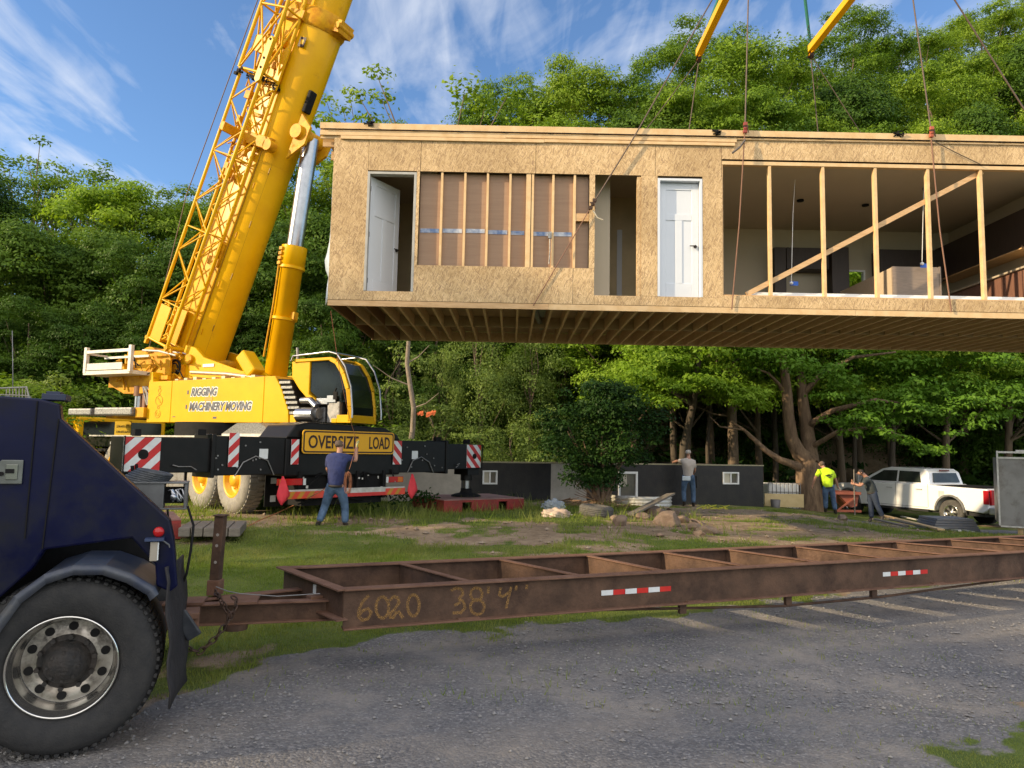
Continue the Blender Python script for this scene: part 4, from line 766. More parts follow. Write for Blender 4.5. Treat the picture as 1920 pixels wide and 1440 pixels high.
for (a0, a1) in zip(arc[:-1], arc[1:]): b.obb(U((a0[0] + a1[0]) / 2 + .01, .5, (a0[1] + a1[1]) / 2), SN * .40, (SH * (a1[0] - a0[0]) + UZ * (a1[1] - a0[1])) / 2, SH * .008)
b.build('windscreen', glassd, ocb)
b = MB(); ubox(b, 5.1, 6.0, .15, .9, 2.3, 2.7); ubox(b, 5.5, 5.9, .3, .7, 2.7, 3.25); b.build('cab_interior', blkm, ocb)
b = MB()
for w_ in (-.03, 1.06):
    b.tube([U(4.55, w_, 3.68), U(4.6, w_, 3.80), U(5.65, w_, 3.86), U(5.88, w_, 3.80), U(6.13, w_, 3.5), U(6.31, w_, 3.05), U(6.37, w_, 2.5), U(6.37, w_, 2.35)], .022, 8)
b.tube([U(5.65, -.03, 3.86), U(5.65, 1.06, 3.86)], .022, 8); b.build('guard_rail', steel, ocb)
b = MB(); ubox(b, 4.7, 5.5, .1, .9, 2.25, 2.6); ubox(b, 5.6, 5.95, .05, .5, 2.24, 2.72); b.cyl(U(4.95, -.02, 2.45), U(5.45, -.02, 2.45), .13, 18); b.build('engine_block', grey, cr, bevel=.02)
b = MB(); b.cyl(U(4.9, -.1, 2.42), U(5.38, -.1, 2.42), .16, 20); b.tube([U(4.9, 0, 2.75), U(5.2, -.05, 2.75), U(5.4, -.08, 2.6)], .08, 10); ubox(b, 5.3, 5.62, .02, .4, 2.66, 2.80); ubox(b, 5.6, 5.85, .02, .06, 2.70, 2.86); b.build('air_cleaner', steel, cr, bevel=.008)
b = MB(); b.tube([U(5.9, -.02, 2.75), U(5.88, -.04, 2.95), U(5.92, -.05, 3.02)], .02, 6); b.obb(U(5.9, -.05, 2.85), SH * .05, SN * .02, UZ * .09); b.build('control_lever', blkm, cr)
b = MB(); b.tube([U(4.0, 1.0, 3.3), U(4.02, 1.0, 3.75), U(4.3, 1.0, 3.78), U(4.35, 1.0, 3.3)], .022, 6); b.tube([U(4.22, .6, 3.35), U(4.15, .6, 4.1)], .035, 6); b.build('rear_handrail', grey, cr)
# boom
EL = R(67.5); B0 = U(-.40, 1.5, 3.8) ; BD = SH * math.cos(EL) + UZ * math.sin(EL); BT = -SH * math.sin(EL) + UZ * math.cos(EL)
def O(l, t, v): return B0 + BD * l + BT * t + SN * v
def bsec(sc_, n_=12):
    o = [(.78, .30), (.78, -.30), (.66, -.52), (.5, -.56), (-.1, -.57)]
    for k in range(1, n_): a = math.pi * k / n_; o.append((-.1 - .72 * math.sin(a), -.57 * math.cos(a)))
    o += [(-.1, .57), (.5, .56), (.66, .52)]
    return [(t * sc_, v * sc_) for t, v in o]
def loft(m_, ls, scs, smooth=True):
    P = []; n_ = len(bsec(1))
    for l, s_ in zip(ls, scs): P += [O(l, t, v) for t, v in bsec(s_)]
    fs = [(i * n_ + k, i * n_ + (k + 1) % n_, (i + 1) * n_ + (k + 1) % n_, (i + 1) * n_ + k) for i in range(len(ls) - 1) for k in range(n_)]
    m_.add(P, fs, smooth); m_.add(P[:n_], [tuple(reversed(range(n_)))]); m_.add(P[-n_:], [tuple(range(n_))])
b = MB(); loft(b, [-.4, .3, 5, 10.05], [.93, 1.0, 1.0, 1.0]); bo = b.build('boom', yel, cr); 
es = bo.modifiers.new('edge', 'EDGE_SPLIT'); es.split_angle = R(32)
# pivot reinforcement: widened collar plates around the ram mount
b = MB(); loft(b, [6.1, 7.6, 8.6, 9.9, 10.0], [1.012, 1.05, 1.07, 1.07, 1.03]); rc = b.build('boom_collar', yel, bo); es = rc.modifiers.new('edge', 'EDGE_SPLIT'); es.split_angle = R(32)
b = MB(); loft(b, [9.85, 9.95, 10.3, 10.35], [1.09, 1.15, 1.15, 1.1]); b.obb(O(10.1, -1.0, .0), BD * .16, BT * .12, SN * .25); b.cyl(O(10.1, -1.05, -.3), O(10.1, -1.05, .3), .09, 12); b.obb(O(10.0, .1, .66), BD * .12, BT * .35, SN * .06); rc2 = b.build('boom_end_ring', yel2, bo)
b = MB(); loft(b, [10.3, 20, 34, 50], [.93, .93, .93, .93]); b.build('telescopic_section', yel, bo)
b = MB()
for l in (1.2, 2.6, 4.0, 5.4): b.obb(O(l, -.42, .545), BD * .08, BT * .006, SN * .012)
for t_, l0, l1 in ((-.28, .2, 6.0), (.30, .2, 9.5)): b.obb(O((l0 + l1) / 2, t_, .573), BD * (l1 - l0) / 2, BT * .008, SN * .004)
b.build('boom_seam', yel2, bo)
b = MB()
for t_, v_, l0, l1 in ((-.62, .38, .3, 9.6), (-.30, .56, .3, 9.6), (-.78, -.12, .3, 9.6)): b.tube([O(l0, t_, v_), O(l1, t_, v_)], .010, 5)
for l in (1.4, 2.9, 4.4, 5.9, 7.4): b.obb(O(l, -.62, .395), BD * .09, BT * .01, SN * .01)
b.build('belly_seam', M('seam_amber', (.30, .16, .004), None, 5, .6), bo)
b = MB(); b.obb(O(3.35, -.12, .60), BD * .30, BT * .12, SN * .03); b.obb(O(3.1, -.05, .64), BD * .12, BT * .2, SN * .03); b.cyl(O(3.3, -.12, .6), O(3.3, -.12, .68), .06, 10); b.build('jib_bracket', yel2, bo, bevel=.01)
b = MB(); b.obb(O(9.35, -.42, .615), BD * .13, BT * .11, SN * .004); o_ = b.build('makers_plate', letter, bo); b = MB(); b.obb(O(9.35, -.42, .62), BD * .06, BT * .05, SN * .003); b.build('plate_mark', yel, o_)
b = MB()
for l, t_, s_ in ((6.3, .05, .26), (7.2, .2, .2), (8.2, .25, .16)): b.obb(O(l, t_, .62), BD * .05, BT * s_, SN * .03)
b.obb(O(6.55, -.1, .68), BD * .16, BT * .62, SN * .07); b.obb(O(6.55, .55, .95), BD * .12, BT * .08, SN * .35); b.cyl(O(6.5, -.72, .62), O(6.5, -.72, .86), .15, 16); b.build('jib_mounting', yel2, bo, bevel=.015)
b = MB(); b.obb(O(8.0, -.9, .15), BD * .3, BT * .06, SN * .12); b.build('boom_roller', blkm, bo, bevel=.03)
# lift ram
RB = U(2.62, 1.5, 3.42); vray = ray(583, 262); 
den = vray.dot(SN); tt = (RB - CAM).dot(SN) / den; RTp = CAM + vray * tt
d = (RTp - RB).normalized(); LL = (RTp - RB).length
mid = RB + d * LL * .55
b = MB(); b.tube([RB - d * .15, RB + d * .1, RB + d * .12, mid - d * .6, mid - d * .58, mid], [.24, .24, .29, .29, .33, .33], 28); 
for k in (.28, .52): b.tube([RB + d * LL * .55 * k * 1.6, RB + d * (LL * .55 * k * 1.6 + .07)], .345, 24)
rm = b.build('lift_ram', yel, cr); b = MB().tube([mid - d * .1, RTp], .215, 28); b.build('ram_rod', steel, rm)
b = MB()
for k in range(4): b.obb(mid - d * (.1 + .13 * k) + SN * .33 - SH * .12, d * .04, SN * .05, SH * .05)
b.obb(RB + d * LL * .26 + SH * .34, d * .1, SN * .08, SH * .06); b.tube([mid - d * .3 + SN * .33 - SH * .15, mid - d * 1.6 + SN * .34 - SH * .12, RB + d * .6 + SN * .32 - SH * .2], .022, 6); b.build('ram_valve', yel2, rm)
b = MB(); b.cyl(RTp - SN * .6, RTp + SN * .6, .19, 20)
for s_ in (-.42, .42): b.prism([(-.75, .1), (.5, .1), (.22, -.35), (-.25, -.35)], RTp + SN * s_, BD, BT * 1.0, SN * .08)
b.build('ram_mount', yel2, bo, bevel=.01)
# lattice jib folded alongside the boom
jb = MB(); jn = []
def chord(p, q, r_): jb.tube([p, q], r_, 7)
T0, T1, V0, V1 = -.15, .68, .68, 1.2; L0, L1 = .55, 8.0
for t_ in (T0, T1):
    for v_ in (V0, V1): chord(O(L0, t_, v_), O(L1, t_, v_), .045)
n_ = 9
for face in (((T0, V1), (T1, V1)), ((T0, V0), (T1, V0)), ((T1, V0), (T1, V1)), ((T0, V0), (T0, V1))):
    for i in range(n_):
        la = L0 + 1.1 + (L1 - L0 - 1.1) * i / n_; lb = L0 + 1.1 + (L1 - L0 - 1.1) * (i + 1) / n_; p, q = face if i % 2 else face[::-1]
        jb.tube([O(la, *p), O(lb, *q)], .021, 5)
        if i % 3 == 0: jb.tube([O(la, *p), O(la, *q)], .02, 5)
jo = jb.build('lattice_jib', yel, bo)
b = MB()
for v_ in (V0, V1): b.obb(O(L0 + .5, (T0 + T1) / 2 + .12, v_), BD * .5, BT * .2, SN * .02)
rr = random.Random(4)
for k in range(14): p = O(L0 + rr.uniform(.05, 1.1), rr.uniform(T0 + .1, T1 - .1), V1 - .02); b.tube([p, p + BD * rr.uniform(-.2, .2) + BT * rr.uniform(-.15, .15)], .025, 6)
for t_ in (T0, T1): b.cyl(O(L0 - .02, t_, V0 - .05), O(L0 - .02, t_, V1 + .05), .06, 10); b.obb(O(L0 - .08, t_, V1), BD * .1, BT * .03, SN * .05)
b.tube([O(L0, T0, V1), O(L0, T1, V1)], .04, 6); b.tube([O(L0, T0, V0), O(L0, T1, V0)], .04, 6); b.build('jib_foot', yel, jo)
# joint and the tapered upper piece
b = MB(); U0, U1, U2 = 8.15, 9.9, 13.5
bs = {(t_, v_): (O(U0, t_, v_), O(U1, t_, v_), O(U2, .2 + (t_ - .2) * .35, v_)) for t_ in (T0, T1 + .1) for v_ in (V0, V1)}
for (p, q, s_) in bs.values(): b.tube([p, q, s_], .05, 7)
keys = [(T0, V1), (T1 + .1, V1), (T1 + .1, V0), (T0, V0)]
for i in range(4):
    A_, B_ = bs[keys[i]], bs[keys[(i + 1) % 4]]
    b.tube([A_[0], B_[0]], .035, 6); b.tube([A_[1], B_[1]], .03, 6); b.tube([A_[0], B_[1]], .028, 5); b.tube([B_[0], A_[1]], .028, 5)
    for k in range(4): f0, f1 = k / 4, (k + 1) / 4; P, Q = (A_, B_) if k % 2 else (B_, A_); b.tube([P[1].lerp(P[2], f0), Q[1].lerp(Q[2], f1)], .024, 5); b.tube([P[1].lerp(P[2], f1), Q[1].lerp(Q[2], f1)], .02, 5)
b.build('jib_head', yel, jo)
b = MB()
for v_ in (V0, V1 + .05):
    b.prism([(-.12, -.1), (.95, -.1), (1.05, 0), (.95, .1), (-.12, .1), (-.2, 0)], O(U0 - .1, T0 + .02, v_), BD, BT, SN * .07)
b.prism([(0, -.3), (.5, -.3), (.45, .25), (.05, .25)], O(U0 + .5, T1 - .25, V1 - .1), BD, BT, SN * .03); b.build('joint_plate', yel, jo, bevel=.01)
b = MB()
for l in (8.25, 8.5, 9.15): b.cyl(O(l if l < 9 else 9.0, T0 + .02, V1 + .12), O(l if l < 9 else 9.0, T0 + .02, V1 + .135), .035, 10)
rr = random.Random(9)
for t_ in (T0, T1):
    for v_ in (V0, V1):
        for k in range(6): p = O(8.07 + rr.uniform(-.12, .12), t_ + rr.uniform(-.1, .1), v_ + rr.uniform(-.05, .1)); b.obb(p, BD * rr.uniform(.02, .06), BT * rr.uniform(.02, .06), SN * .03)
for k in range(10): p = O(8.07, rr.uniform(T0, T1), rr.uniform(V0, V1)); b.tube([p, p + BT * rr.uniform(-.4, .4) + BD * rr.uniform(-.1, .1), p + BT * rr.uniform(-.5, .5)], .015, 5)
b.build('joint_pins', blkm, jo)
for k in range(26): b = MB(); l = rr.uniform(5.2, 9.6); p = O(l, rr.uniform(-.1, .75), rr.uniform(.62, .85)); b.tube([p, p + BD * rr.uniform(-.3, .3), p + BT * rr.uniform(-.2, .2)], rr.uniform(.018, .04), 6); b.build('linkage_bar', yel2, jo)
for k in range(12): b = MB(); p = O(rr.uniform(5.4, 9.6), rr.uniform(.0, .75), rr.uniform(.6, .8)); b.obb(p, BD * rr.uniform(.05, .14), BT * rr.uniform(.04, .1), SN * .06); b.build('linkage_bracket', yel2, jo, bevel=.01)
b = MB().tube([O(9.9, .95, .2), O(1.5, .95, .2), U(-.95, 1.4, 4.3)], .014, 6); b.build('hoist_rope', blkm, cr)
b = MB().tube([O(13, 1.15, 1.0), O(4.5, 1.35, 1.0), U(-1.15, .6, 4.25)], .014, 6); b.build('hoist_rope', cable, cr)
b = MB().tube([O(50, .2, 0), hook + UZ * 1.3], .02, 6); b.build('hoist_rope', cable, cr)
# mats under the floats
def mat_(c_, rz, w_, l_, z0, z1, label, grp='crane mats under the outriggers'):
    r_ = empty('crane_mat', (c_.x, c_.y, z0), rz, label, 'crane mat', grp); q = MB(); q.box(-w_ / 2, w_ / 2, -l_ / 2, l_ / 2, z1 - z0 - .02, z1 - z0); q.build('top_sheet', redtop, r_, world=False, bevel=.004)
    q = MB(); h_ = z1 - z0 - .022
    for s_ in (-1, 1):
        q.box(-w_ / 2 + .06, w_ / 2 - .06, s_ * l_ / 2 - (.06 if s_ > 0 else 0), s_ * l_ / 2 + (.06 if s_ < 0 else 0), h_ - .05, h_)
        for (x0, x1) in ((-w_ / 2 + .061, -w_ * .28), (-w_ * .17, w_ * .17), (w_ * .28, w_ / 2 - .061)): q.box(x0, x1, s_ * l_ / 2 - (.059 if s_ > 0 else -.001), s_ * l_ / 2 + (.059 if s_ < 0 else -.001), 0, h_ - .052)
        for (y0_, y1_) in ((-l_ / 2, -l_ * .28), (-l_ * .17, l_ * .17), (l_ * .28, l_ / 2)): q.box(s_ * w_ / 2 - (.06 if s_ > 0 else 0), s_ * w_ / 2 + (.06 if s_ < 0 else 0), y0_, y1_, 0, h_ - .052)
        q.box(s_ * w_ / 2 - (.06 if s_ > 0 else 0), s_ * w_ / 2 + (.06 if s_ < 0 else 0), -l_ / 2, l_ / 2, h_ - .05, h_)
    q.build('steel_frame', redpad, r_, world=False)
c_ = K(.35, 3.94, 0); mat_(Vector((c_.x + .05, c_.y + .05, 0)), R(33), 2.3, 1.75, .17, .49, 'large red steel crane mat with fork pockets under the right outrigger')
c_ = K(.35, -4.24, 0); mat_(Vector((c_.x + .1, c_.y, 0)), R(30), 1.5, 1.5, .14, .46, 'red steel crane mat mostly hidden behind the blue truck')
c_ = atz(395, 997, .25); q = MB()
for i in range(5): q.obb(Vector((c_.x - .35 + i * .19, c_.y + .03 * i, .30)), Vector((.085, .02, 0)), Vector((-.15, .55, 0)), UZ * .07)
tag(q.build('timber_mat', greyw, bevel=.01), 'weathered grey timber mat lying on the grass by the red mat', 'timber mat')

# ---------------------------------------------------------------- steel transport frame (I-beams) on the gravel
fl = empty('beam_trailer', (2.5, 7.4, 0), R(22), 'long rusty steel I-beam transport frame with cross members beside the gravel', 'trailer frame')
nA = Vector((-1.25, 5.53, 0)); nB = Vector((6.07, 8.49, 0)); fA = Vector((-1.97, 6.42, 0)); fB = Vector((7.27, 10.17, 0))
dn = (nB - nA).normalized(); df_ = (fB - fA).normalized(); nE = nA + dn * 13.5; fE = fA + df_ * 14.0
def ibeam(m_, a, b, z0, z1, fw_=.11, tw=.012, tf=.014, ends=True):
    d = (b - a).normalized(); p = Vector((d.y, -d.x, 0)); L_ = (b - a).length; c = (a + b) / 2
    m_.obb(Vector((c.x, c.y, (z0 + z1) / 2)), d * L_ / 2, p * tw / 2, UZ * (z1 - z0 - tf * 2) / 2)
def flanges(m_, a, b, z0, z1, fw_=.11, tf=.014, off=0):
    d = (b - a).normalized(); p = Vector((d.y, -d.x, 0)); L_ = (b - a).length; c = (a + b) / 2 + p * off
    for z in (z0 + tf / 2, z1 - tf / 2): m_.obb(Vector((c.x, c.y, z)), d * L_ / 2, p * fw_ / 2, UZ * tf / 2)
ZB, ZT = .355, .66
for a, b_, lb in ((nA, nE, 'near'), (fA, fE, 'far')):
    q = MB(); ibeam(q, a, b_, ZB, ZT); sr = q.build('side_rail', rust, fl); q = MB(); flanges(q, a, b_, ZB, ZT); q.build('flange', rustl, sr, bevel=.003)
# cross members: parameters along both rails
cxs = [((752, 1056), (880, 1087)), ((935, 1047), (1086, 1076)), ((1099, 1040), (1240, 1067)), ((1240, 1033.5), (1395, 1058)), ((1365, 1029), (1527, 1050)), ((1484, 1022.5), (1660, 1044)), ((1583, 1019), (1775, 1037)), ((1680, 1016), (1890, 1032)), ((1770, 1010), (1990, 1025))]
def online(px, py, A, D):
    p = atz(px, py, ZT); t = (Vector((p.x, p.y, 0)) - A).dot(D); return A + D * t
prs = [(online(*f_, fA, df_), online(*n_, nA, dn)) for f_, n_ in cxs]
for k in range(5): prs.append((prs[-1][0] + df_ * .95, prs[-1][1] + dn * .95))
for f_, n_ in prs:
    e_ = (n_ - f_).normalized(); a, b_ = f_ + e_ * .012, n_ - e_ * .012
    q = MB(); ibeam(q, a, b_, ZB + .05, ZT - .003); cmn = q.build('cross_member', rust, fl); q = MB(); flanges(q, a + e_ * .05, b_ - e_ * .05, ZB + .05, ZT - .004, .06, .01); q.build('flange', rustl, cmn)
# end channel
e_ = (nA - fA).normalized(); q = MB(); ibeam(q, fA - e_ * .03, nA + e_ * .0, .43, ZT - .001, tw=.012); em_ = q.build('end_beam', rust, fl); q = MB(); flanges(q, fA - e_ * .05, nA + e_ * .05, .43, ZT + .004, .09, .012, .03); q.build('flange', rustl, em_)
pe = Vector((-e_.y, e_.x, 0)); pe = pe if pe.x < 0 else -pe
q = MB(); c_ = fA.lerp(nA, .66) + pe * .06; q.obb(Vector((c_.x, c_.y, .50)), e_ * .05, pe * .05, UZ * .05); q.build('coupler_stub', rustl, fl, bevel=.004); q = MB(); c_ = fA.lerp(nA, .56) + pe * .012; q.obb(Vector((c_.x, c_.y, .575)), e_ * .022, pe * .004, UZ * .035); q.build('white_tag', refw, fl)
# reflective tape and painted number
pn_ = Vector((dn.y, -dn.x, 0))
def nearpt(px, py): 
    v = ray(px, py); p0 = nA + pn_ * .006; t = (p0 - CAM).dot(pn_) / v.dot(pn_); return CAM + v * t
for (x0, y0_, x1, y1_) in ((1127, 1112, 1258, 1105), (1655, 1077, 1739, 1071)):
    a, b_ = nearpt(x0, y0_), nearpt(x1, y1_); L_ = (b_ - a).length
    for i in range(6):
        q = MB(); c_ = a + dn * (L_ * (i + .5) / 6); q.obb(Vector((c_.x, c_.y, a.z)) + pn_ * .002, dn * (L_ / 12 * .97), pn_ * .001, UZ * .022); q.build('reflective_tape', refr if i % 2 else refw, fl)
def spray():
    m = bpy.data.materials.new('sprayed_paint'); m.use_nodes = True; t = m.node_tree; n = t.nodes; b = n['Principled BSDF']; b.inputs['Roughness'].default_value = .8
    b.inputs['Base Color'].default_value = (.33, .18, .055, 1)
    co = n.new('ShaderNodeTexCoord'); q = n.new('ShaderNodeTexNoise'); q.inputs['Scale'].default_value = 230; q.inputs['Detail'].default_value = 3; t.links.new(co.outputs['Object'], q.inputs[0])
    rp = n.new('ShaderNodeValToRGB'); rp.color_ramp.elements[0].position = .36; rp.color_ramp.elements[1].position = .66; t.links.new(q.outputs[0], rp.inputs[0]); t.links.new(rp.outputs[0], b.inputs['Alpha']); return m
spm = spray()
def stroke(q, pts, w_=.0115):
    P = [nearpt(x, y) + pn_ * .0015 for x, y in pts]
    for p, r_ in zip(P[:-1], P[1:]):
        d = r_ - p; L_ = d.length
        if L_ < 1e-6: continue
        d = d / L_; s_ = d.cross(pn_); q.add([p - s_ * w_ - d * .004, r_ - s_ * w_ + d * .004, r_ + s_ * w_ + d * .004, p + s_ * w_ - d * .004], [(0, 1, 2, 3)])
def ell(cx_, cy_, rx, ry, a0=0, a1=360, n_=18, sl_=0): return [(cx_ + rx * math.cos(R(a0 + (a1 - a0) * i / n_)) - sl_ * math.sin(R(a0 + (a1 - a0) * i / n_)), cy_ + ry * math.sin(R(a0 + (a1 - a0) * i / n_))) for i in range(n_ + 1)]
glyphs = {'6': [[(691, 1117), (680, 1128), (673, 1144), (672, 1155), (679, 1163), (690, 1160), (696, 1148), (690, 1141), (680, 1145), (674, 1152)]], '0': [ell(717, 1139, 12, 20)], '2': [[(731, 1125), (738, 1118), (746, 1121), (748, 1130), (741, 1141), (732, 1150), (731, 1157), (738, 1158), (742, 1149), (748, 1147), (755, 1158)]], '0b': [ell(775, 1135, 11, 20)],
          '3': [[(846, 1107), (856, 1102), (866, 1105), (868, 1114), (860, 1123), (869, 1128), (872, 1140), (864, 1149), (849, 1149)], [(852, 1135), (862, 1130)]], '8': [ell(893, 1114, 11, 12), ell(895, 1138, 13, 14)], 'q': [[(916, 1101), (915, 1112)], [(968, 1098), (967, 1106)], [(988, 1097), (987, 1104)]], '4': [[(939, 1102), (936, 1115), (942, 1119), (955, 1110)], [(958, 1101), (953, 1122), (949, 1140)]]}
for k_, st_ in glyphs.items():
    q = MB(); 
    for s_ in st_: stroke(q, s_)
    q.build('sprayed_numeral', spm, fl)
q = MB()
for a_, t_ in ((1.0, .0), (3.2, 0), (5.0, 0), (6.4, 0)): c_ = nA + dn * a_ + pn_ * .02; q.obb(Vector((c_.x, c_.y, ZB + .018)), dn * .09, pn_ * .02, UZ * .006)
q.build('weld_clip', rustl, fl)
# under-truss rod and posts
q = MB(); tp = [(2.2, .35), (3.0, .31), (4.3, .25), (5.6, .26), (6.6, .30), (8, .35)]
q.tube([nA + dn * a_ + pn_ * -.03 + UZ * z for a_, z in tp], .013, 6); 
for a_ in (3.1, 4.35, 5.5): q.obb(nA + dn * a_ - pn_ * .03 + UZ * .305, dn * .035, pn_ * .02, UZ * .045)
q.build('truss_rod', rust, fl)
# tongue
tA = nA + (fA - nA) * .30 + dn * .3; tip = atz(325, 1128, .55); tip = Vector((tip.x, tip.y, 0))
for a, b_ in ((atz(628, 1121, .54), tip), (atz(575, 1098, .54) , tip + Vector((-.02, .12, 0)))):
    a = Vector((a.x, a.y, 0)) + dn * .12
    q = MB(); ibeam(q, a, b_, .37, .53); tg = q.build('tongue_beam', rust, fl); q = MB(); flanges(q, a, b_, .37, .53, .10); q.build('flange', rustl, tg, bevel=.003)
q = MB(); d_ = (tip - Vector((atz(628, 1121, .54).x, atz(628, 1121, .54).y, 0))).normalized(); pp = Vector((d_.y, -d_.x, 0)); 
for t_, w_ in ((.45, .16), (.06, .12)): c_ = tip - d_ * t_; q.obb(Vector((c_.x, c_.y + .06, .540)), d_ * .14, pp * w_, UZ * .008)
q.build('tongue_plate', rustl, fl); q = MB(); q.obb(Vector((tip.x, tip.y + .05, .44)) + d_ * .1, d_ * .12, pp * .09, UZ * .09); q.cyl(Vector((tip.x, tip.y + .05, .5)) + d_ * .25, Vector((tip.x, tip.y + .05, .36)) + d_ * .25, .06, 16); q.cyl(tip - d_ * .45 + UZ * .33, tip - d_ * .45 + UZ * .37, .09, 12); q.build('hitch_coupler', rust, fl, bevel=.008)
jp = atz(403, 1114, .545); jp = Vector((jp.x, jp.y, 0)); tl_ = Vector((.028, 0, 1)).normalized()
q = MB(); q.bar(jp + UZ * .54, jp + UZ * .66, .10, .10); po = q.build('jack_sleeve', rustl, fl, bevel=.006); q = MB(); q.bar(jp + UZ * .66, jp + UZ * .66 + tl_ * .50, .075, .075); q.bar(jp + UZ * .66 + tl_ * .50, jp + UZ * .66 + tl_ * .512, .10, .09); po = q.build('jack_post', rust, fl, bevel=.004)
hm_ = M('pale_hole', (.30, .27, .24), None, 9, .8); q = MB()
for z in (.14, .27, .355): c_ = jp + UZ * .66 + tl_ * (z); q.cyl(c_ + Vector((0, -.0385, 0)), c_ + Vector((0, -.034, 0)), .012, 12)
q.build('pin_hole', hm_, po)
# wheels under the far end, outside the picture's right edge
for a_ in (10.2, 11.2):
    q = MB(); c_ = nA + dn * a_; f2 = fA + df_ * (a_ + .4)
    q = MB()
    for p_, s_ in ((c_ + pn_ * .05, 1), (f2 - pn_ * .05, -1)): q.lathe([(0, .12), (0, .2), (.02, .34), (.05, .37), (.18, .37), (.2, .34), (.2, .12)], Vector((p_.x, p_.y, gz(p_.x, p_.y) + .37)) - pn_ * s_ * .0, pn_ * s_, 28)
    q.cyl(c_ + UZ * .37, f2 + UZ * .37, .04, 10); q.build('wheel_axle', rub, fl)
# safety chains
def chain(name, pts, lab, pitch=.045, r_=.0055):
    q = MB(); P = [Vector(p) for p in pts]; seg = [(P[i + 1] - P[i]).length for i in range(len(P) - 1)]; tot = sum(seg); n_ = int(tot / pitch)
    for k in range(n_):
        s_ = (k + .5) * pitch; i = 0
        while i < len(seg) - 1 and s_ > seg[i]: s_ -= seg[i]; i += 1
        c_ = P[i].lerp(P[i + 1], min(1, s_ / seg[i])); d = (P[i + 1] - P[i]).normalized(); _, a, b_ = basis(d); w_ = a if k % 2 else b_
        q.tube([c_ + d * (.032 * math.cos(t)) + w_ * (.018 * math.sin(t)) for t in [j * .698 for j in range(10)]], r_, 5, caps=False)
    return tag(q.build(name, chain_m), lab, 'chain', 'safety chains at the hitch')
hp = Vector((jp.x + .12, jp.y - .12, .0))
chain('safety_chain', [at(345, 1215, 4.75), at(375, 1222, 4.8), at(405, 1196, 4.86), at(425, 1168, 4.9), at(440, 1143, 4.93), at(443, 1125, 4.95), at(430, 1112, 5.0)], 'heavy rusty chain sagging from the blue truck up to the tongue')
chain('safety_chain', [at(404, 1110, 5.0), at(410, 1118, 4.93), at(425, 1145, 4.92), at(434, 1160, 4.9)], 'short rusty chain looped over the tongue beam below the post', .035, .005)
rope('hitch_wire', [at(405, 1100, 5.0), at(425, 1108, 5.1), at(450, 1113, 5.15), at(520, 1118, 5.3), at(600, 1113, 5.5)], .004, M('grey_wire', (.2, .19, .18), None, 9), 'grey wire lying along the tongue from the post', 'wire')

# ---------------------------------------------------------------- blue tow truck at the left
TD = Vector((.93, .37, 0)).normalized(); TN = Vector((TD.y, -TD.x, 0)); WC = Vector((-2.43, 4.05, 0))
TRz = math.atan2(TD.y, TD.x)
tk = empty('tow_truck', (WC.x, WC.y, 0), TRz, 'dark blue tow truck seen from behind its rear wheel at the left', 'truck')
def T(a, n_, z): return WC + TD * a - TN * n_ + UZ * z            # a along towards the rear, n inwards
def tplane(px, py, n_=0):
    v = ray(px, py); p0 = T(0, n_, 0); t = (p0 - CAM).dot(TN) / v.dot(TN); p = CAM + v * t; return ((p - WC).dot(TD), p.z)
body = [tplane(*q) for q in ((-620, 690), (0, 742), (72, 747), (110, 757), (113, 785), (318, 975), (326, 1012), (333, 1100), (318, 1112), (292, 1100), (290, 1060), (255, 1020), (246, 1010), (82, 1032), (58, 1068), (0, 1120), (-60, 1160), (-620, 1180))]
q = MB().prism(body, T(0, .02, 0), TD, UZ, -TN * .09); bd = q.build('body_side', navy, tk, bevel=.012)
q = MB().prism([(a, z) for a, z in [tplane(-620, 760), tplane(-20, 790), tplane(60, 985), tplane(60, 1030), tplane(-620, 1100)]], T(0, .12, 0), TD, UZ, -TN * 1.75); q.build('body_core', navy, tk, bevel=.01)
q = MB()
for x0, y0_, x1, y1_ in ((69, 752, 45, 1010), (109, 785, 78, 1030)): a, b_ = tplane(x0, y0_), tplane(x1, y1_); q.bar(T(a[0], .016, a[1]), T(b_[0], .016, b_[1]), .006, .01, TN)
q.build('panel_seam', blkm, bd)
a, z = tplane(95, 747); q = MB(); q.obb(T(a, .15, z + .012), TD * .06, TN * .08, UZ * .018); q.obb(T(a - .01, .15, z + .034), TD * .035, TN * .05, UZ * .012); q.build('top_cap', M('dark_blue_cap', (.02, .03, .07), None, 6, .5), bd, bevel=.004)
a, z = tplane(17, 885); q = MB(); q.prism([(x * .062, y * .066) for x, y in ((-.65, -1), (1, -1), (1, 1), (-.65, 1), (-1, .5), (-1, -.5))], T(a, .015, z), TD, UZ, TN * .012); lt = q.build('paddle_latch', M('pale_latch', (.17, .18, .17), (.12, .125, .115), 9, .35, .5), bd, bevel=.004); q = MB(); q.obb(T(a + .012, .0, z), TD * .028, TN * .004, UZ * .042); q.build('latch_recess', M('latch_recess_metal', (.22, .23, .20), None, 9, .3, .7), lt, bevel=.003); q = MB(); q.obb(T(a + .004, -.006, z + .005), TD * .02, TN * .004, UZ * .012); q.cyl(T(a - .035, .0, z - .01), T(a - .035, -.006, z - .01), .012, 10); q.build('latch_lever', blkm, lt)
a, z = tplane(297, 998); q = MB(); q.lathe([(0, .030), (.012, .028), (.018, .018), (.02, 0)], T(a, .018, z), TN, 20); q.build('marker_light', lensr, bd)
a, z = tplane(289, 1033); q = MB(); q.obb(T(a, -.01, z), TD * .020, TN * .02, UZ * .055); j_ = q.build('junction_box', M('beige_box', (.34, .30, .24), None, 9, .6), bd, bevel=.004); q = MB(); q.obb(T(a + .022, -.01, z), TD * .003, TN * .018, UZ * .05); q.build('plate', refw, j_)
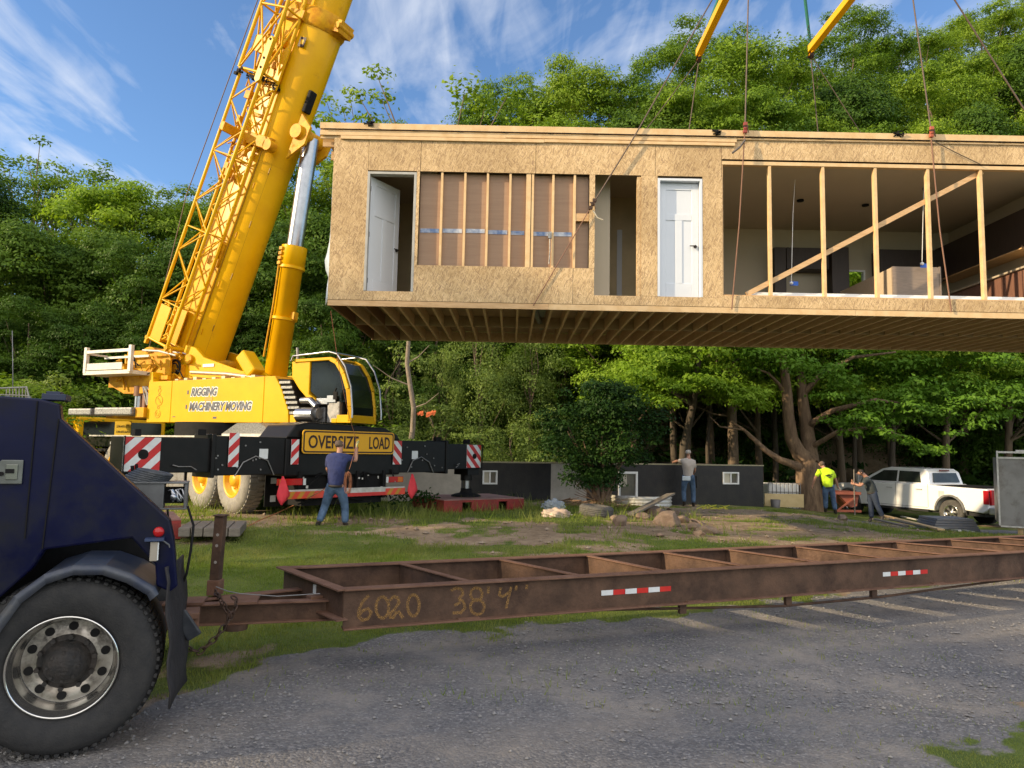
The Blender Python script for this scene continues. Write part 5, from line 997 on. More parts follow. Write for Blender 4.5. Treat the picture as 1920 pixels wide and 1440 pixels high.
q = MB(); q.obb(T(a, -.012, z + .068), TD * .05, TN * .03, UZ * .008); q.build('box_hood', M('blue_hood', (.03, .05, .12), None, 9, .5), bd); q = MB()
for k in (-.6, 0, .6): q.obb(T(a + .0265, -.01, z + k * .05), TD * .002, TN * .009, UZ * .010)
q.build('sockets', blkm, j_)
q = MB(); q.tube([T(a + .04, 0, z + .06), T(a + .075, .02, z + .03), T(a + .085, .03, z - .01), T(a + .06, .03, z - .05)], .005, 6); q.build('wire', grey, bd)
# wheel arch, mud flap, frame
arcp = [tplane(*p_) for p_ in ((-60, 1240), (-20, 1180), (30, 1115), (85, 1075), (140, 1058), (200, 1058), (250, 1075), (292, 1100), (298, 1112))]
q = MB(); inn = []
for i, (a, z) in enumerate(arcp): c0x, c0z = 0, .49; dx, dz = a - c0x, z - c0z; l_ = math.hypot(dx, dz); inn.append((a - dx / l_ * .055, z - dz / l_ * .055))
for i in range(len(arcp) - 1): 
    pl = [arcp[i], arcp[i + 1], inn[i + 1], inn[i]]; q.add([T(a, -.035, z) for a, z in pl] + [T(a, .0, z) for a, z in pl] + [T(a, .55, z) for a, z in pl], [(0, 1, 2, 3), (0, 4, 5, 1), (3, 2, 6, 7), (4, 8, 9, 5), (7, 6, 10, 11)], True)
fd = q.build('wheel_arch', M('worn_fender', (.035, .045, .075), (.085, .09, .10), 5, .45, .3, dirt=(.13, .12, .11), dscale=5, dpos=.6), tk)
q = MB(); n_ = 10; rows = []
for i in range(n_):
    t_ = i / (n_ - 1); rows.append([T(.46 + .06 * math.sin(t_ * 1.35) + .010 * math.sin(i * 1.7 + j * .9) + .07 * j / 4, -.02 + .50 * j / 4, 1.02 - .80 * t_) for j in range(5)])
q.add([p for w_ in rows for p in w_], [(i * 5 + j, i * 5 + j + 1, (i + 1) * 5 + j + 1, (i + 1) * 5 + j) for i in range(n_ - 1) for j in range(4)], True)
mf = q.build('mud_flap', M('scuffed_rubber', (.012, .011, .012), (.032, .029, .03), 22, .75, stretch=(3, 3, .35), bump=.4, bscale=20), tk); sd = mf.modifiers.new('s', 'SOLIDIFY'); sd.thickness = .012
q = MB(); q.obb(T(-2, .7, .62), TD * 2.2, TN * .06, UZ * .12); q.obb(T(-2, 1.6, .62), TD * 2.0, TN * .06, UZ * .12); q.obb(T(-.22, .62, .92), TD * .56, TN * .02, UZ * .30); q.build('frame_rail', blkm, tk)
q = MB(); c_ = at(352, 1150, 4.95); q.obb(c_, TD * .075, TN * .10, UZ * .02); q.obb(c_ + TD * .06 - UZ * .07, TD * .015, TN * .08, UZ * .06); q.obb(c_ - TD * .25 - UZ * .03, TD * .2, TN * .04, UZ * .04); q.build('rear_hitch', rustl, tk, bevel=.006)
c_ = at(350, 1172, 4.62); q = MB(); X_ = (TD * .6 + UZ * .4 + TN * .2).normalized(); Y_ = X_.cross(TN).normalized(); q.obb(c_, X_ * .05, Y_ * .095, TN * .015); q.build('tail_lamp_box', M('worn_black', (.03, .035, .045), (.07, .075, .085), 9, .4), tk, bevel=.012)
# wheel
wheelc = T(-.02, .02, .495)
q = MB(); q.lathe([(-.01, .270), (.012, .30), (.028, .37), (.024, .43), (.004, .462), (-.03, .478), (-.24, .478), (-.27, .46), (-.28, .40), (-.26, .30)], wheelc, TN, 72)
for k in range(64):
    an = 2 * math.pi * k / 64; d_ = TD * math.cos(an) + UZ * math.sin(an); tg = -TD * math.sin(an) + UZ * math.cos(an)
    q.obb(wheelc - TN * .022 + d_ * .474, TN * .028, tg * .012, d_ * .009)
    for row in (-.085, -.135, -.185, -.235): q.obb(wheelc + TN * row + d_ * .479, TN * .019, (tg + TN * .2 * (1 if row > -.14 else -1)) * .018, d_ * .012)
tw_ = q.build('wheel', rub, tk, bevel=.003, seg=1)
rs_ = M('polished_rim', (.72, .70, .66), (.58, .56, .52), 5, .2, .95, dirt=(.2, .16, .12), dscale=6, dpos=.66)
q = MB(); q.lathe([(.012, .276), (.018, .271), (.010, .264), (-.02, .258), (-.035, .248), (-.05, .244), (-.125, .238), (-.132, .228)], wheelc, TN, 64); rim_ = q.build('rim', rs_, tw_)
q = MB(); q.lathe([(-.132, .229), (-.134, .19), (-.112, .15)], wheelc, TN, 64); q.build('rim_disc', M('grimy_disc', (.52, .49, .44), (.26, .23, .19), 7, .35, .8, dirt=(.02, .017, .015), dscale=5, dpos=.46), rim_)
q = MB(); q.lathe([(-.112, .15), (-.10, .13), (-.098, .12)], wheelc, TN, 40); q.lathe([(-.098, .122), (-.05, .105), (.0, .085), (.012, .07), (.02, .055), (.022, 0)], wheelc, TN, 28)
for k in range(10): an = 2 * math.pi * k / 10 + .2; p = wheelc - TN * .10 + (TD * math.cos(an) + UZ * math.sin(an)) * .142; q.cyl(p, p + TN * .035, .014, 6)
for k in range(8): an = 2 * math.pi * k / 8; p = wheelc + TN * .0 + (TD * math.cos(an) + UZ * math.sin(an)) * .075; q.cyl(p, p + TN * .016, .009, 6)
q.build('hub', M('greasy_hub', (.014, .013, .012), (.035, .028, .023), 14, .7, bump=.6, bscale=40), rim_)
for k in range(10): q = MB(); an = 2 * math.pi * (k + .35) / 10; p = wheelc - TN * .124 + (TD * math.cos(an) + UZ * math.sin(an)) * .192; q.cyl(p - TN * .006, p + TN * .003, .024, 18); q.build('hand_hole', blkm, rim_)
q = MB(); q.lathe([(-.3, .46), (-.33, .478), (-.54, .478), (-.56, .44), (-.54, .3)], wheelc, TN, 48); q.lathe([(-1.6, .3), (-1.6, .46), (-1.63, .478), (-2.1, .478), (-2.13, .46), (-2.13, .3)], wheelc, TN, 48); q.cyl(wheelc - TN * .2, wheelc - TN * 1.8, .09, 12); q.build('inner_wheels', rub, tk)
c2 = T(-3.6, .02, .495); q = MB(); q.lathe([(-.01, .285), (.028, .37), (.004, .462), (-.03, .49), (-.27, .49), (-.28, .3), (-.05, .2), (-.05, 0)], c2, TN, 48); q.lathe([(-1.8, 0), (-1.8, .49), (-2.1, .49), (-2.1, 0)], c2, TN, 32); q.build('front_wheel', rub, tk)
q = MB(); ubv = [tplane(-900, 1150), tplane(-620, 1180), tplane(-620, 300), tplane(-900, 300)]; q.obb(T(-4.3, 1.1, 1.75), TD * .9, TN * 1.08, UZ * .95); q.build('cab', navy, tk, bevel=.08)
# electrical box with coil of hose, standing behind the body slope
def tdep(px, py, n_): v = ray(px, py); p0 = T(0, n_, 0); t = (p0 - CAM).dot(TN) / v.dot(TN); return CAM + v * t
eb = empty('valve_box', tdep(300, 950, .75), TRz, 'grey valve box with pipes fixed behind the sloping blue body', 'valve box')
pa = tdep(255, 912, .75); pb_ = tdep(352, 912, .75); pz0 = tdep(300, 952, .75).z; pz1 = tdep(300, 904, .75).z; wx = (pb_ - pa).length
cmid = T((tplane(303, 930, .75)[0]), .75, (pz0 + pz1) / 2)
q = MB(); q.obb(cmid + UZ * ((pz1 - pz0) / 2), TD * wx * .52, TN * .10, UZ * .006); q.obb(cmid - UZ * ((pz1 - pz0) / 2), TD * wx * .52, TN * .10, UZ * .006); q.obb(cmid - TD * wx * .22, TD * wx * .28, TN * .09, UZ * ((pz1 - pz0) / 2)); q.obb(cmid + TD * wx * .48, TD * wx * .03, TN * .09, UZ * ((pz1 - pz0) / 2)); q.build('box_shell', M('box_grey', (.16, .165, .165), (.12, .12, .12), 9, .5, .3, dirt=(.25, .24, .2), dscale=8, dpos=.6), eb, bevel=.003)
q = MB(); rr = random.Random(2)
for k in range(6): p = cmid + TD * wx * rr.uniform(.12, .4) + TN * .06; q.tube([p + Vector((0, 0, rr.uniform(-.05, .05))), p + TD * rr.uniform(-.04, .04) + UZ * .04 + TN * .02, p + TD * .03 - UZ * .04], .008, 7)
q.lathe([(0, .022), (.03, .022), (.03, 0)], cmid + TD * wx * .25 + TN * .07 - UZ * .01, TN, 14); q.build('valve_pipes', steel, eb)
q = MB(); q.obb(cmid + TD * wx * .0, TD * wx * .45, TN * .02, UZ * .055); q.build('box_back', blkm, eb)
hs = M('grey_hose', (.05, .055, .06), (.08, .085, .09), 30, .55)
q = MB(); cc = tdep(268, 893, .8)
for k in range(7): q.tube([cc + TD * ((.13 - .004 * k) * math.cos(t) + .012 * k) + TN * (.13 * math.sin(t)) + UZ * (-.04 + .011 * k - .16 * (.13 * math.cos(t))) for t in [j * .35 for j in range(19)]], .012, 7)
tag(q.build('hose_coil', hs), 'coil of dark grey hose lying on the valve box', 'hose'); 
q = MB(); q.cyl(tdep(250, 893, .8), tdep(248, 873, .8), .012, 8); q.cyl(tdep(256, 893, .8), tdep(256, 870, .8), .01, 8); q.build('valve_stem', blkm, eb)
rope('air_hose', [tdep(352, 950, .6), tdep(363, 985, .5), tdep(358, 1030, .45), tdep(350, 1075, .4), tdep(342, 1095, .42), tdep(330, 1098, .45)], .0085, blkm, 'black air hose looping down from the valve box behind the truck', 'hose', 'black hoses behind the truck')
rope('air_hose', [tdep(314, 955, .6), tdep(318, 1000, .6), tdep(328, 1060, .5), tdep(334, 1080, .45), tdep(325, 1090, .45)], .007, blkm, 'thin black hose close against the rear of the blue body', 'hose', 'black hoses behind the truck')
q = MB(); p = at(5, 728, 9.5); w1 = at(52, 728, 9.5); q.tube([p + Vector((-.6, 0, .0)), p, at(50, 726, 9.5), at(54, 745, 9.5)], .014, 6); q.tube([p + Vector((-.6, 0, -.08)), at(54, 742, 9.5)], .01, 6)
for k in range(7): q.tube([at(12 + k * 6, 727, 9.5), at(12 + k * 6, 760, 9.5)], .008, 5)
rk = q.build('wire_rack', M('rack_metal', (.35, .33, .28), None, 9, .5, .4)); tag(rk, 'wire rack showing behind the top edge of the blue truck', 'rack')
q = MB();  q.tube([at(24, 745, 9.6), at(24, 690, 9.6), at(23, 620, 9.6)], .006, 5); tag(q.build('antenna', grey), 'thin whip antenna rising by the wire rack', 'antenna')
q = MB(); 
for x in (at(10, 800, 9.5).x, at(50, 800, 9.5).x): q.cyl((x, 9.5, 0), (x, 9.5, at(10, 742, 9.5).z), .03, 8)
q.build('rack_post', grey, rk)

# ---------------------------------------------------------------- people
def skin(name, V, Ed, Rr, m, parent, root=0, sub=2):
    me = bpy.data.meshes.new(name); iv = WM[parent].inverted(); me.from_pydata([iv @ Vector(v) for v in V], Ed, []); me.update()
    o = link(name, me, parent); md = o.modifiers.new('skin', 'SKIN'); md.use_smooth_shade = True
    if not me.skin_vertices: raise RuntimeError('no skin layer')
    for i, sv in enumerate(me.skin_vertices[0].data): r_ = Rr[i]; sv.radius = (r_, r_) if not isinstance(r_, tuple) else r_; sv.use_root = (i == root)
    s_ = o.modifiers.new('sub', 'SUBSURF'); s_.levels = sub; s_.render_levels = sub
    me.materials.append(m); return o
class SK:
    def __init__(s): s.v = []; s.e = []; s.r = []
    def p(s, co, r_, prev=None):
        s.v.append(Vector(co)); s.r.append(r_); k = len(s.v) - 1
        if prev is not None: s.e.append((prev, k))
        return k
    def chain(s, pts, prev=None):
        for co, r_ in pts: prev = s.p(co, r_, prev)
        return prev
def person(J, Y, label, top, bottom, hairm, sleeves='short', gl=None, sc_=1.0, grip=True, headd=None, belt=True, face=None):
    """J: joint name -> (px, py, depth offset from Y). Joints: pelvis chest neck head, sh_, el_, ha_, hip_, kn_, an_, toe_ with l/r"""
    P = {k: at(v[0], v[1], Y + v[2]) for k, v in J.items()}
    base = (P['an_l'] + P['an_r']) / 2; base.z = min(P['an_l'].z, P['an_r'].z) - .09 * sc_
    ro = empty('person', base, 0, label, 'person'); q = SK(); k_ = sc_
    pe = q.p(P['pelvis'], .085 * k_); sp = q.p(P['pelvis'].lerp(P['chest'], .5), .085 * k_, pe); ch = q.p(P['chest'], .10 * k_, sp); nk0 = q.p(P['neck'], .058 * k_, ch)
    hd = P['head']; nkd = (hd - P['neck']).normalized(); f_ = face if face is not None else Vector((0, 1, 0)); f_ = Vector(f_).normalized()
    h0 = q.p(hd - nkd * .07 * k_ + f_ * .015, .062 * k_, nk0); h1 = q.p(hd + f_ * .005, (.082 * k_, .095 * k_), h0); h2 = q.p(hd + nkd * .07 * k_ - f_ * .01, .072 * k_, h1)
    for s_ in 'lr':
        sh, el, ha = P['sh_' + s_], P['el_' + s_], P['ha_' + s_]
        a = q.p(sh, .050 * k_, ch); a = q.p(sh.lerp(el, .5), .046 * k_, a); a = q.p(el, .042 * k_, a); a = q.p(el.lerp(ha, .35), .041 * k_, a); a = q.p(ha, .027 * k_, a)
        hi, kn, an, to = P['hip_' + s_], P['kn_' + s_], P['an_' + s_], P['toe_' + s_]
        b = q.p(hi, .065 * k_, pe); b = q.p(hi.lerp(kn, .45), .06 * k_, b); b = q.p(kn, .045 * k_, b); b = q.p(kn.lerp(an, .3), .045 * k_, b); b = q.p(an, .038 * k_, b); q.p(an.lerp(to, .7) - Vector((0, 0, .03)), .035 * k_, b)
    body = skin('body', q.v, q.e, q.r, skin_m, ro, pe)
    # face: nose, ears, eyes
    rgt = nkd.cross(f_).normalized(); q2 = MB(); hc = hd + f_ * .0
    def blob(c, rx, ry, rz, m_, nm, n_=10):
        b = MB(); vs = []; 
        b.lathe([(-rz * math.cos(math.pi * i / 6), max(1e-4, math.sin(math.pi * i / 6)) * rx) for i in range(7)], c, nkd, n_); return b.build(nm, m_, body)
    b = MB(); b.prism([(-.014, 0), (.014, 0), (.0, .045)], hd + f_ * .088 * k_ - nkd * .02, rgt, nkd, f_ * .022)
    for s_ in (-1, 1): b.lathe([(-.028, .002), (-.02, .012), (0, .016), (.02, .012), (.028, .002)], hd + rgt * s_ * .084 * k_ - f_ * .005, nkd, 8)
    b.build('nose_and_ears', skin_m, body)
    b = MB()
    for s_ in (-1, 1): b.lathe([(-.008, .001), (0, .010), (.008, .001)], hd + rgt * s_ * .032 + f_ * .086 * k_ + nkd * .016, nkd, 8)
    b.obb(hd + f_ * .080 * k_ - nkd * .055, rgt * .022, f_ * .006, nkd * .004); b.build('eyes_and_mouth', hair_d, body)
    hr = SK(); a = hr.p(hd - f_ * .030 - nkd * .055, .072 * k_); a = hr.p(hd - f_ * .026 - nkd * .02, .086 * k_, a); a = hr.p(hd - f_ * .022 + nkd * .02, (.089 * k_, .092 * k_), a); hr.p(hd - f_ * .005 + nkd * .072, .078 * k_, a); skin('hair', hr.v, hr.e, hr.r, hairm, ro, 0)
    # hands with fingers
    for s_ in 'lr':
        el, ha = P['el_' + s_], P['ha_' + s_]; d = (ha - el).normalized(); _, a, b_ = basis(d, (1, 0, 0)); g_ = SK(); m_ = gl if (gl and s_ == 'r') or gl == 'both' else None
        pw = g_.p(ha - d * .01, .024 * k_); pm = g_.p(ha + d * .045, (.018 * k_, .036 * k_), pw); 
        for i, (o_, l_) in enumerate(((-.030, .062), (-.010, .072), (.011, .068), (.030, .052))):
            kn = g_.p(ha + d * .085 + a * o_, .0095, pm); t1 = g_.p(ha + d * (.085 + l_ * .45) + a * o_ + b_ * .022, .0085, kn); g_.p(ha + d * (.085 + l_ * (.55 if grip else .9)) + a * o_ + b_ * (.045 if grip else .03), .0075, t1)
        t0 = g_.p(ha + d * .035 - a * .036 + b_ * .012, .011, pm); g_.p(ha + d * .075 - a * .046 + b_ * .035, .009, t0)
        skin('hand', g_.v, g_.e, g_.r, glove if m_ else skin_m, ro, 1, 1)
    # shirt
    t = SK(); t_0 = t.p(P['pelvis'] - (P['chest'] - P['pelvis']) * .22, .150 * k_); tp = t.p(P['pelvis'] + (P['chest'] - P['pelvis']) * .05, .165 * k_, t_0); t2 = t.p(P['pelvis'].lerp(P['chest'], .5), .165 * k_, tp); t3 = t.p(P['chest'], .175 * k_, t2); t.p(P['neck'].lerp(P['chest'], .12), .068 * k_, t3)
    for s_ in 'lr':
        sh, el = P['sh_' + s_], P['el_' + s_]; a = t.p(sh, .080 * k_, t3); a = t.p(sh.lerp(el, .45), .068 * k_, a); t.p(sh.lerp(el, .72), .066 * k_, a)
    skin('shirt', t.v, t.e, t.r, top, ro, 3)
    l = SK(); p0 = l.p(P['pelvis'] + (P['chest'] - P['pelvis']) * .2, .145 * k_); p1 = l.p(P['pelvis'] - (P['chest'] - P['pelvis']) * .12, .155 * k_, p0)
    for s_ in 'lr':
        hi, kn, an = P['hip_' + s_], P['kn_' + s_], P['an_' + s_]; a = l.p(hi.lerp(kn, .08), .110 * k_, p1); a = l.p(hi.lerp(kn, .5), .098 * k_, a); a = l.p(kn, .078 * k_, a); a = l.p(kn.lerp(an, .45), .078 * k_, a); l.p(an + Vector((0, 0, .01)), .068 * k_, a)
    skin('jeans', l.v, l.e, l.r, bottom, ro, 1)
    for s_ in 'lr':
        an, to = P['an_' + s_], P['toe_' + s_]; b = SK(); a = b.p(an + Vector((0, 0, .03)), .052 * k_); a = b.p(an - Vector((0, 0, .035)), .055 * k_, a); b.p(an.lerp(to, .55) - Vector((0, 0, .02)), (.045 * k_, .04 * k_), a); b.p(to, (.042 * k_, .03 * k_), len(b.v) - 1); skin('boot', b.v, b.e, b.r, boot, ro, 1)
    if belt:
        w_ = P['pelvis'] - (P['chest'] - P['pelvis']) * .10; b = MB(); b.lathe([(-.02, .128 * k_), (-.02, .150 * k_), (.02, .150 * k_), (.02, .128 * k_)], w_, P['chest'] - P['pelvis'], 24); b.build('belt', boot, ro)
    return ro, P
m1, P1 = person(dict(pelvis=(629, 907, 0), chest=(632, 868, .0), neck=(637, 847, .02), head=(637, 833, .04), sh_l=(617, 858, .02), el_l=(614, 883, .22), ha_l=(636, 887, .40), sh_r=(651, 857, .0), el_r=(667, 864, .12), ha_r=(669, 838, .22),
    hip_l=(620, 914, 0), kn_l=(609, 950, .10), an_l=(598, 980, -.02), toe_l=(590, 989, .04), hip_r=(640, 914, 0), kn_r=(647, 952, .12), an_r=(647, 982, .1), toe_r=(652, 989, .24)), 13.8,
    'man in navy T-shirt and blue jeans with a gloved hand raised to the rope', cloth_navy, jeans, hair_g, gl='r', face=(.35, .9, .15))
q = MB(); cc = at(653, 905, 13.62)
for k in range(7): q.tube([cc + Vector((.05 * math.cos(t) + .006 * k - .02 + .015 * math.sin(k), .01 * k - .04, .20 * math.sin(t) + .012 * math.sin(k * 2))) for t in [j * .4 for j in range(17)]], .005, 5)
q.tube([at(668, 828, 13.95), at(664, 850, 13.7), at(655, 880, 13.65)], .006, 5); tag(q.build('rope_coil', orange), 'coil of orange brown rope hanging at the hip of the man in navy', 'rope')
m3, P3 = person(dict(pelvis=(1290, 892, 0), chest=(1291, 867, .02), neck=(1291, 858, .04), head=(1290, 848, .05), sh_l=(1280, 864, .02), el_l=(1270, 864, .28), ha_l=(1263, 866, .5), sh_r=(1301, 866, .02), el_r=(1303, 882, .15), ha_r=(1300, 888, .36),
    hip_l=(1284, 897, 0), kn_l=(1282, 921, .06), an_l=(1283, 942, 0), toe_l=(1281, 947, .18), hip_r=(1297, 897, 0), kn_r=(1300, 922, .05), an_r=(1300, 944, 0), toe_r=(1301, 949, .18)), 22.75,
    'grey-haired man in a pale T-shirt leaning on the dark foundation wall', tshirt, jeans, hair_w, face=(.05, 1, 0))
q = MB(); c_ = at(1287, 897, 22.58); q.obb(c_, Vector((.13, 0, 0)), Vector((0, .02, 0)), Vector((0, 0, .07))); q.build('waist_cloth', M('pale_cloth', (.62, .70, .74), None, 9, .8), m3, bevel=.02); q = MB(); q.bar(at(1305, 892, 22.6), at(1306, 915, 22.6), .03, .03); q.build('hammer', blkm, m3)
m4, P4 = person(dict(pelvis=(1553, 912, 0), chest=(1549, 887, .04), neck=(1544, 876, .08), head=(1540, 870, .12), sh_l=(1536, 884, .05), el_l=(1528, 897, .1), ha_l=(1524, 909, .15), sh_r=(1561, 886, .02), el_r=(1567, 900, .1), ha_r=(1571, 912, .16),
    hip_l=(1547, 915, 0), kn_l=(1548, 936, .06), an_l=(1548, 954, .1), toe_l=(1547, 959, .28), hip_r=(1559, 915, 0), kn_r=(1563, 938, .04), an_r=(1566, 957, 0), toe_r=(1567, 963, .18)), 22.3,
    'man in a fluorescent yellow-green T-shirt bending beside the big tree trunk', lime, jeans, hair_d if False else hair_g, face=(-.3, 1, -.3))
q = MB(); rr = random.Random(6); cc = P4['pelvis'].lerp(P4['chest'], .78) + Vector((.02, -.165, 0))
for k in range(9): p = cc + Vector((rr.uniform(-.1, .1), .0, rr.uniform(-.07, .07))); q.obb(p, Vector((.028, 0, .008)), Vector((0, .012, 0)), Vector((0, 0, .014)))
q.build('shirt_print', M('dark_print', (.06, .07, .03), None, 9, .8), m4)
m5, P5 = person(dict(pelvis=(1635, 921, 0), chest=(1628, 900, .0), neck=(1620, 890, .0), head=(1613, 886, .0), sh_l=(1621, 898, .12), el_l=(1610, 910, .16), ha_l=(1602, 905, .14), sh_r=(1625, 899, -.12), el_r=(1614, 911, -.18), ha_r=(1603, 908, -.10),
    hip_l=(1632, 925, .08), kn_l=(1633, 948, .10), an_l=(1634, 972, .08), toe_l=(1628, 977, .05), hip_r=(1638, 925, -.08), kn_r=(1645, 948, -.08), an_r=(1655, 969, -.08), toe_r=(1651, 978, -.1)), 21.8,
    'man in a charcoal T-shirt and dark jeans stooping forward by the white pickup', dgrey, jeansd, hair_d, face=(-1, .1, -.45))
q = MB(); q.tube([at(1601, 880, 21.8), at(1602, 930, 21.8), at(1603, 966, 21.8)], .018, 6); tag(q.build('shovel_handle', greyw), 'wooden pole held upright by the man in charcoal', 'pole')

# ---------------------------------------------------------------- foundation and things round it
fd0 = Vector((-4.2, 19.881, 0)); fd1 = Vector((8.6, 24.3, 0)); fdir = (fd1 - fd0).normalized(); fnb = Vector((-fdir.y, fdir.x, 0)); FT = 1.30
tarm = M('damp_proof_coating', (.013, .012, .012), (.024, .021, .018), 3, .65, bump=.3, bscale=20, dirt=(.045, .036, .028), dscale=1.1, dpos=.62)
palew = M('pale_grey_wall', (.52, .47, .40), (.42, .38, .32), 4, .85, bump=.3, bscale=20)  # pale grey stretches of the front wall between the black ones
fo = empty('foundation_wall', (fd0 + fd1) / 2, math.atan2(fdir.y, fdir.x), 'low black-coated foundation wall with small windows behind the bush', 'foundation')
Lf = (fd1 - fd0).length
def FW(s_, d_, z): return fd0 + fdir * s_ + fnb * d_ + UZ * z
def fbox(m_, s0, s1, d0, d1, z0, z1): return m_.obb(FW((s0 + s1) / 2, (d0 + d1) / 2, (z0 + z1) / 2), fdir * (s1 - s0) / 2, fnb * (d1 - d0) / 2, UZ * (z1 - z0) / 2)
def fs(px, py=900):
    v = ray(px, py); t = (fd0 - CAM).dot(fnb) / v.dot(fnb); p = CAM + v * t; return (p - fd0).dot(fdir), p.z
wins = [(fs(905, 882), fs(932, 908)), (fs(1159, 884), fs(1195, 934)), (fs(1355, 885), fs(1385, 908))]
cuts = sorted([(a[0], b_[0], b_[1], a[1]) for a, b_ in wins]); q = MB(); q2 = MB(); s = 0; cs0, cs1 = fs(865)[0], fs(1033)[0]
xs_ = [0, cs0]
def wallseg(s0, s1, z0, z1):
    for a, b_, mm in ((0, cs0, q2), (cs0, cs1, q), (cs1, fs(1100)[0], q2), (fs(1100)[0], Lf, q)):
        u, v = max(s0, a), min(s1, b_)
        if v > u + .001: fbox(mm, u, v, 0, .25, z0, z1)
s = 0
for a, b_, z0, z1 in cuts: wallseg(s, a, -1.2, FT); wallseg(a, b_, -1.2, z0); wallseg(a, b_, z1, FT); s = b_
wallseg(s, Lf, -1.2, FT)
q.build('coated_panel', tarm, fo); q2.build('pale_panel', palew, fo)
q = MB(); fbox(q, Lf - .25, Lf + .002, .25, 7.5, -1.2, FT - .002); fbox(q, 0, Lf, 7.5, 7.75, -1.2, FT); fbox(q, 0, .25, .25, 7.5, -1.2, FT - .001); q.build('side_wall', tarm, fo)
q = MB(); fbox(q, -.02, Lf + .02, -.01, .16, FT, FT + .04); q.build('sill_board', M('sill_wood', (.30, .27, .17), None, 5, .7), fo)
for i, (a, b_, z0, z1) in enumerate(cuts):
    q = MB(); t_ = .045 if i != 1 else .07
    fbox(q, a, b_, -.03, .08, z1 - t_, z1); fbox(q, a, b_, -.03, .08, z0, z0 + t_); fbox(q, a, a + t_, -.03, .08, z0 + t_, z1 - t_); fbox(q, b_ - t_, b_, -.03, .08, z0 + t_, z1 - t_)
    if i != 1: fbox(q, (a + b_) / 2 - .02, (a + b_) / 2 + .02, -.02, .06, z0 + t_, z1 - t_)
    wf = q.build('window', white, fo); q = MB(); fbox(q, a + t_, b_ - t_, .03, .035, z0 + t_, z1 - t_); q.build('pane', M('pane_glass%d' % i, (.10, .10, .09), (.16, .14, .11), 3, .1, spec=.8), wf)
    q = MB(); fbox(q, a + t_ + .01, (a + b_) / 2 - .02, .02, .027, z0 + t_ + (.3 if i == 1 else 0), z1 - t_); q.build('sticker', M('cream_film%d' % i, (.52, .47, .36), None, 3, .5), wf)
# window well of corrugated steel
sw0, sw1 = fs(1146)[0], fs(1246)[0]; q = MB(); gzz = .02; prof = []
path = [FW(sw0, 0, 0), FW(sw0 + .08, -.55, 0), FW(sw0 + .35, -.85, 0), FW((sw0 + sw1) / 2, -.95, 0), FW(sw1 - .35, -.85, 0), FW(sw1 - .08, -.55, 0), FW(sw1, 0, 0)]
nz_ = 14; ctr = FW((sw0 + sw1) / 2, 0, 0); rows = []
for k in range(nz_): z = -.05 + .40 * k / (nz_ - 1); rows.append([p + (p - ctr).normalized() * .022 * math.sin(k * 1.9) + UZ * z for p in path])
q.add([p for w_ in rows for p in w_], [(i * 7 + j, i * 7 + j + 1, (i + 1) * 7 + j + 1, (i + 1) * 7 + j) for i in range(nz_ - 1) for j in range(6)], True); o = q.build('window_well', wellm); o.modifiers.new('s', 'SOLIDIFY').thickness = .01; tag(o, 'white corrugated steel window well under the tall basement window', 'window well')
# tyre, plank, rocks, bag, brush
tc_ = atz(1118, 966, .2); q = MB(); ax_ = Vector((.08, -.02, 1)).normalized(); q.lathe([(-.12, .22), (-.135, .28), (-.13, .36), (-.09, .40), (.09, .40), (.13, .36), (.135, .28), (.12, .22), (0, .21), (-.12, .22)], tc_ + UZ * .1, ax_, 40)
for z in (-.06, -.02, .02, .06): q.lathe([(z - .012, .399), (z - .01, .41), (z + .01, .41), (z + .012, .399)], tc_ + UZ * .1, ax_, 40)
tag(q.build('scrap_tyre', M('grey_old_tyre', (.085, .08, .072), (.14, .13, .115), 10, .85, bump=.3, bscale=40)), 'grey worn tyre lying flat below the bush', 'tyre')
q = MB(); q.bar(at(1180, 966, 17.7), at(1258, 926, 19.6), .26, .05, (0, .2, 1)); q.bar(at(1226, 975, 17.9), at(1246, 930, 19.3), .0, .0) if False else None
tag(q.build('plank', greyw, bevel=.006), 'wide weathered plank propped over the rocks by the window well', 'plank')
def rockm(c, r_, seed, sq=(1, 1, .7)):
    rr = np.random.default_rng(seed); bm = bmesh.new(); bmesh.ops.create_icosphere(bm, subdivisions=3, radius=1)
    fr = rr.normal(size=(7, 3)); of = rr.uniform(.55, .95, 7)
    for v in bm.verts:
        p = np.array(v.co)
        for n_, o_ in zip(fr, of): n_ = n_ / np.linalg.norm(n_); d = p @ n_ - o_; p = p - n_ * max(0, d)
        p += .035 * np.sin(p[[1, 2, 0]] * 7 + seed); v.co = Vector(p * np.array(sq) * r_)
    me = bpy.data.meshes.new('rock'); bm.to_mesh(me); bm.free(); me.materials.append(rock)
    o = link('rock', me); o.location = c; o.rotation_euler = (rr.uniform(-.3, .3), rr.uniform(-.3, .3), rr.uniform(0, 6)); return o
def rk_(px, py, r_, seed, lab, sq=(1, 1, .7)): r_ *= .76; sq = (sq[0], sq[1], sq[2] * .9); c = atz(px, py, .12); o = rockm(Vector((c.x, c.y, gz(c.x, c.y) + r_ * sq[2] * .55)), r_, seed, sq); tag(o, lab, 'rock', 'rocks in the pile')
rk_(1252, 985, .42, 1, 'largest brown boulder of the rock pile'); rk_(1152, 979, .16, 2, 'small pinkish stone left of the grey tyre stone'); rk_(1164, 990, .24, 3, 'squarish brown stone in the grass right of the tyre', (1, 1, .9))
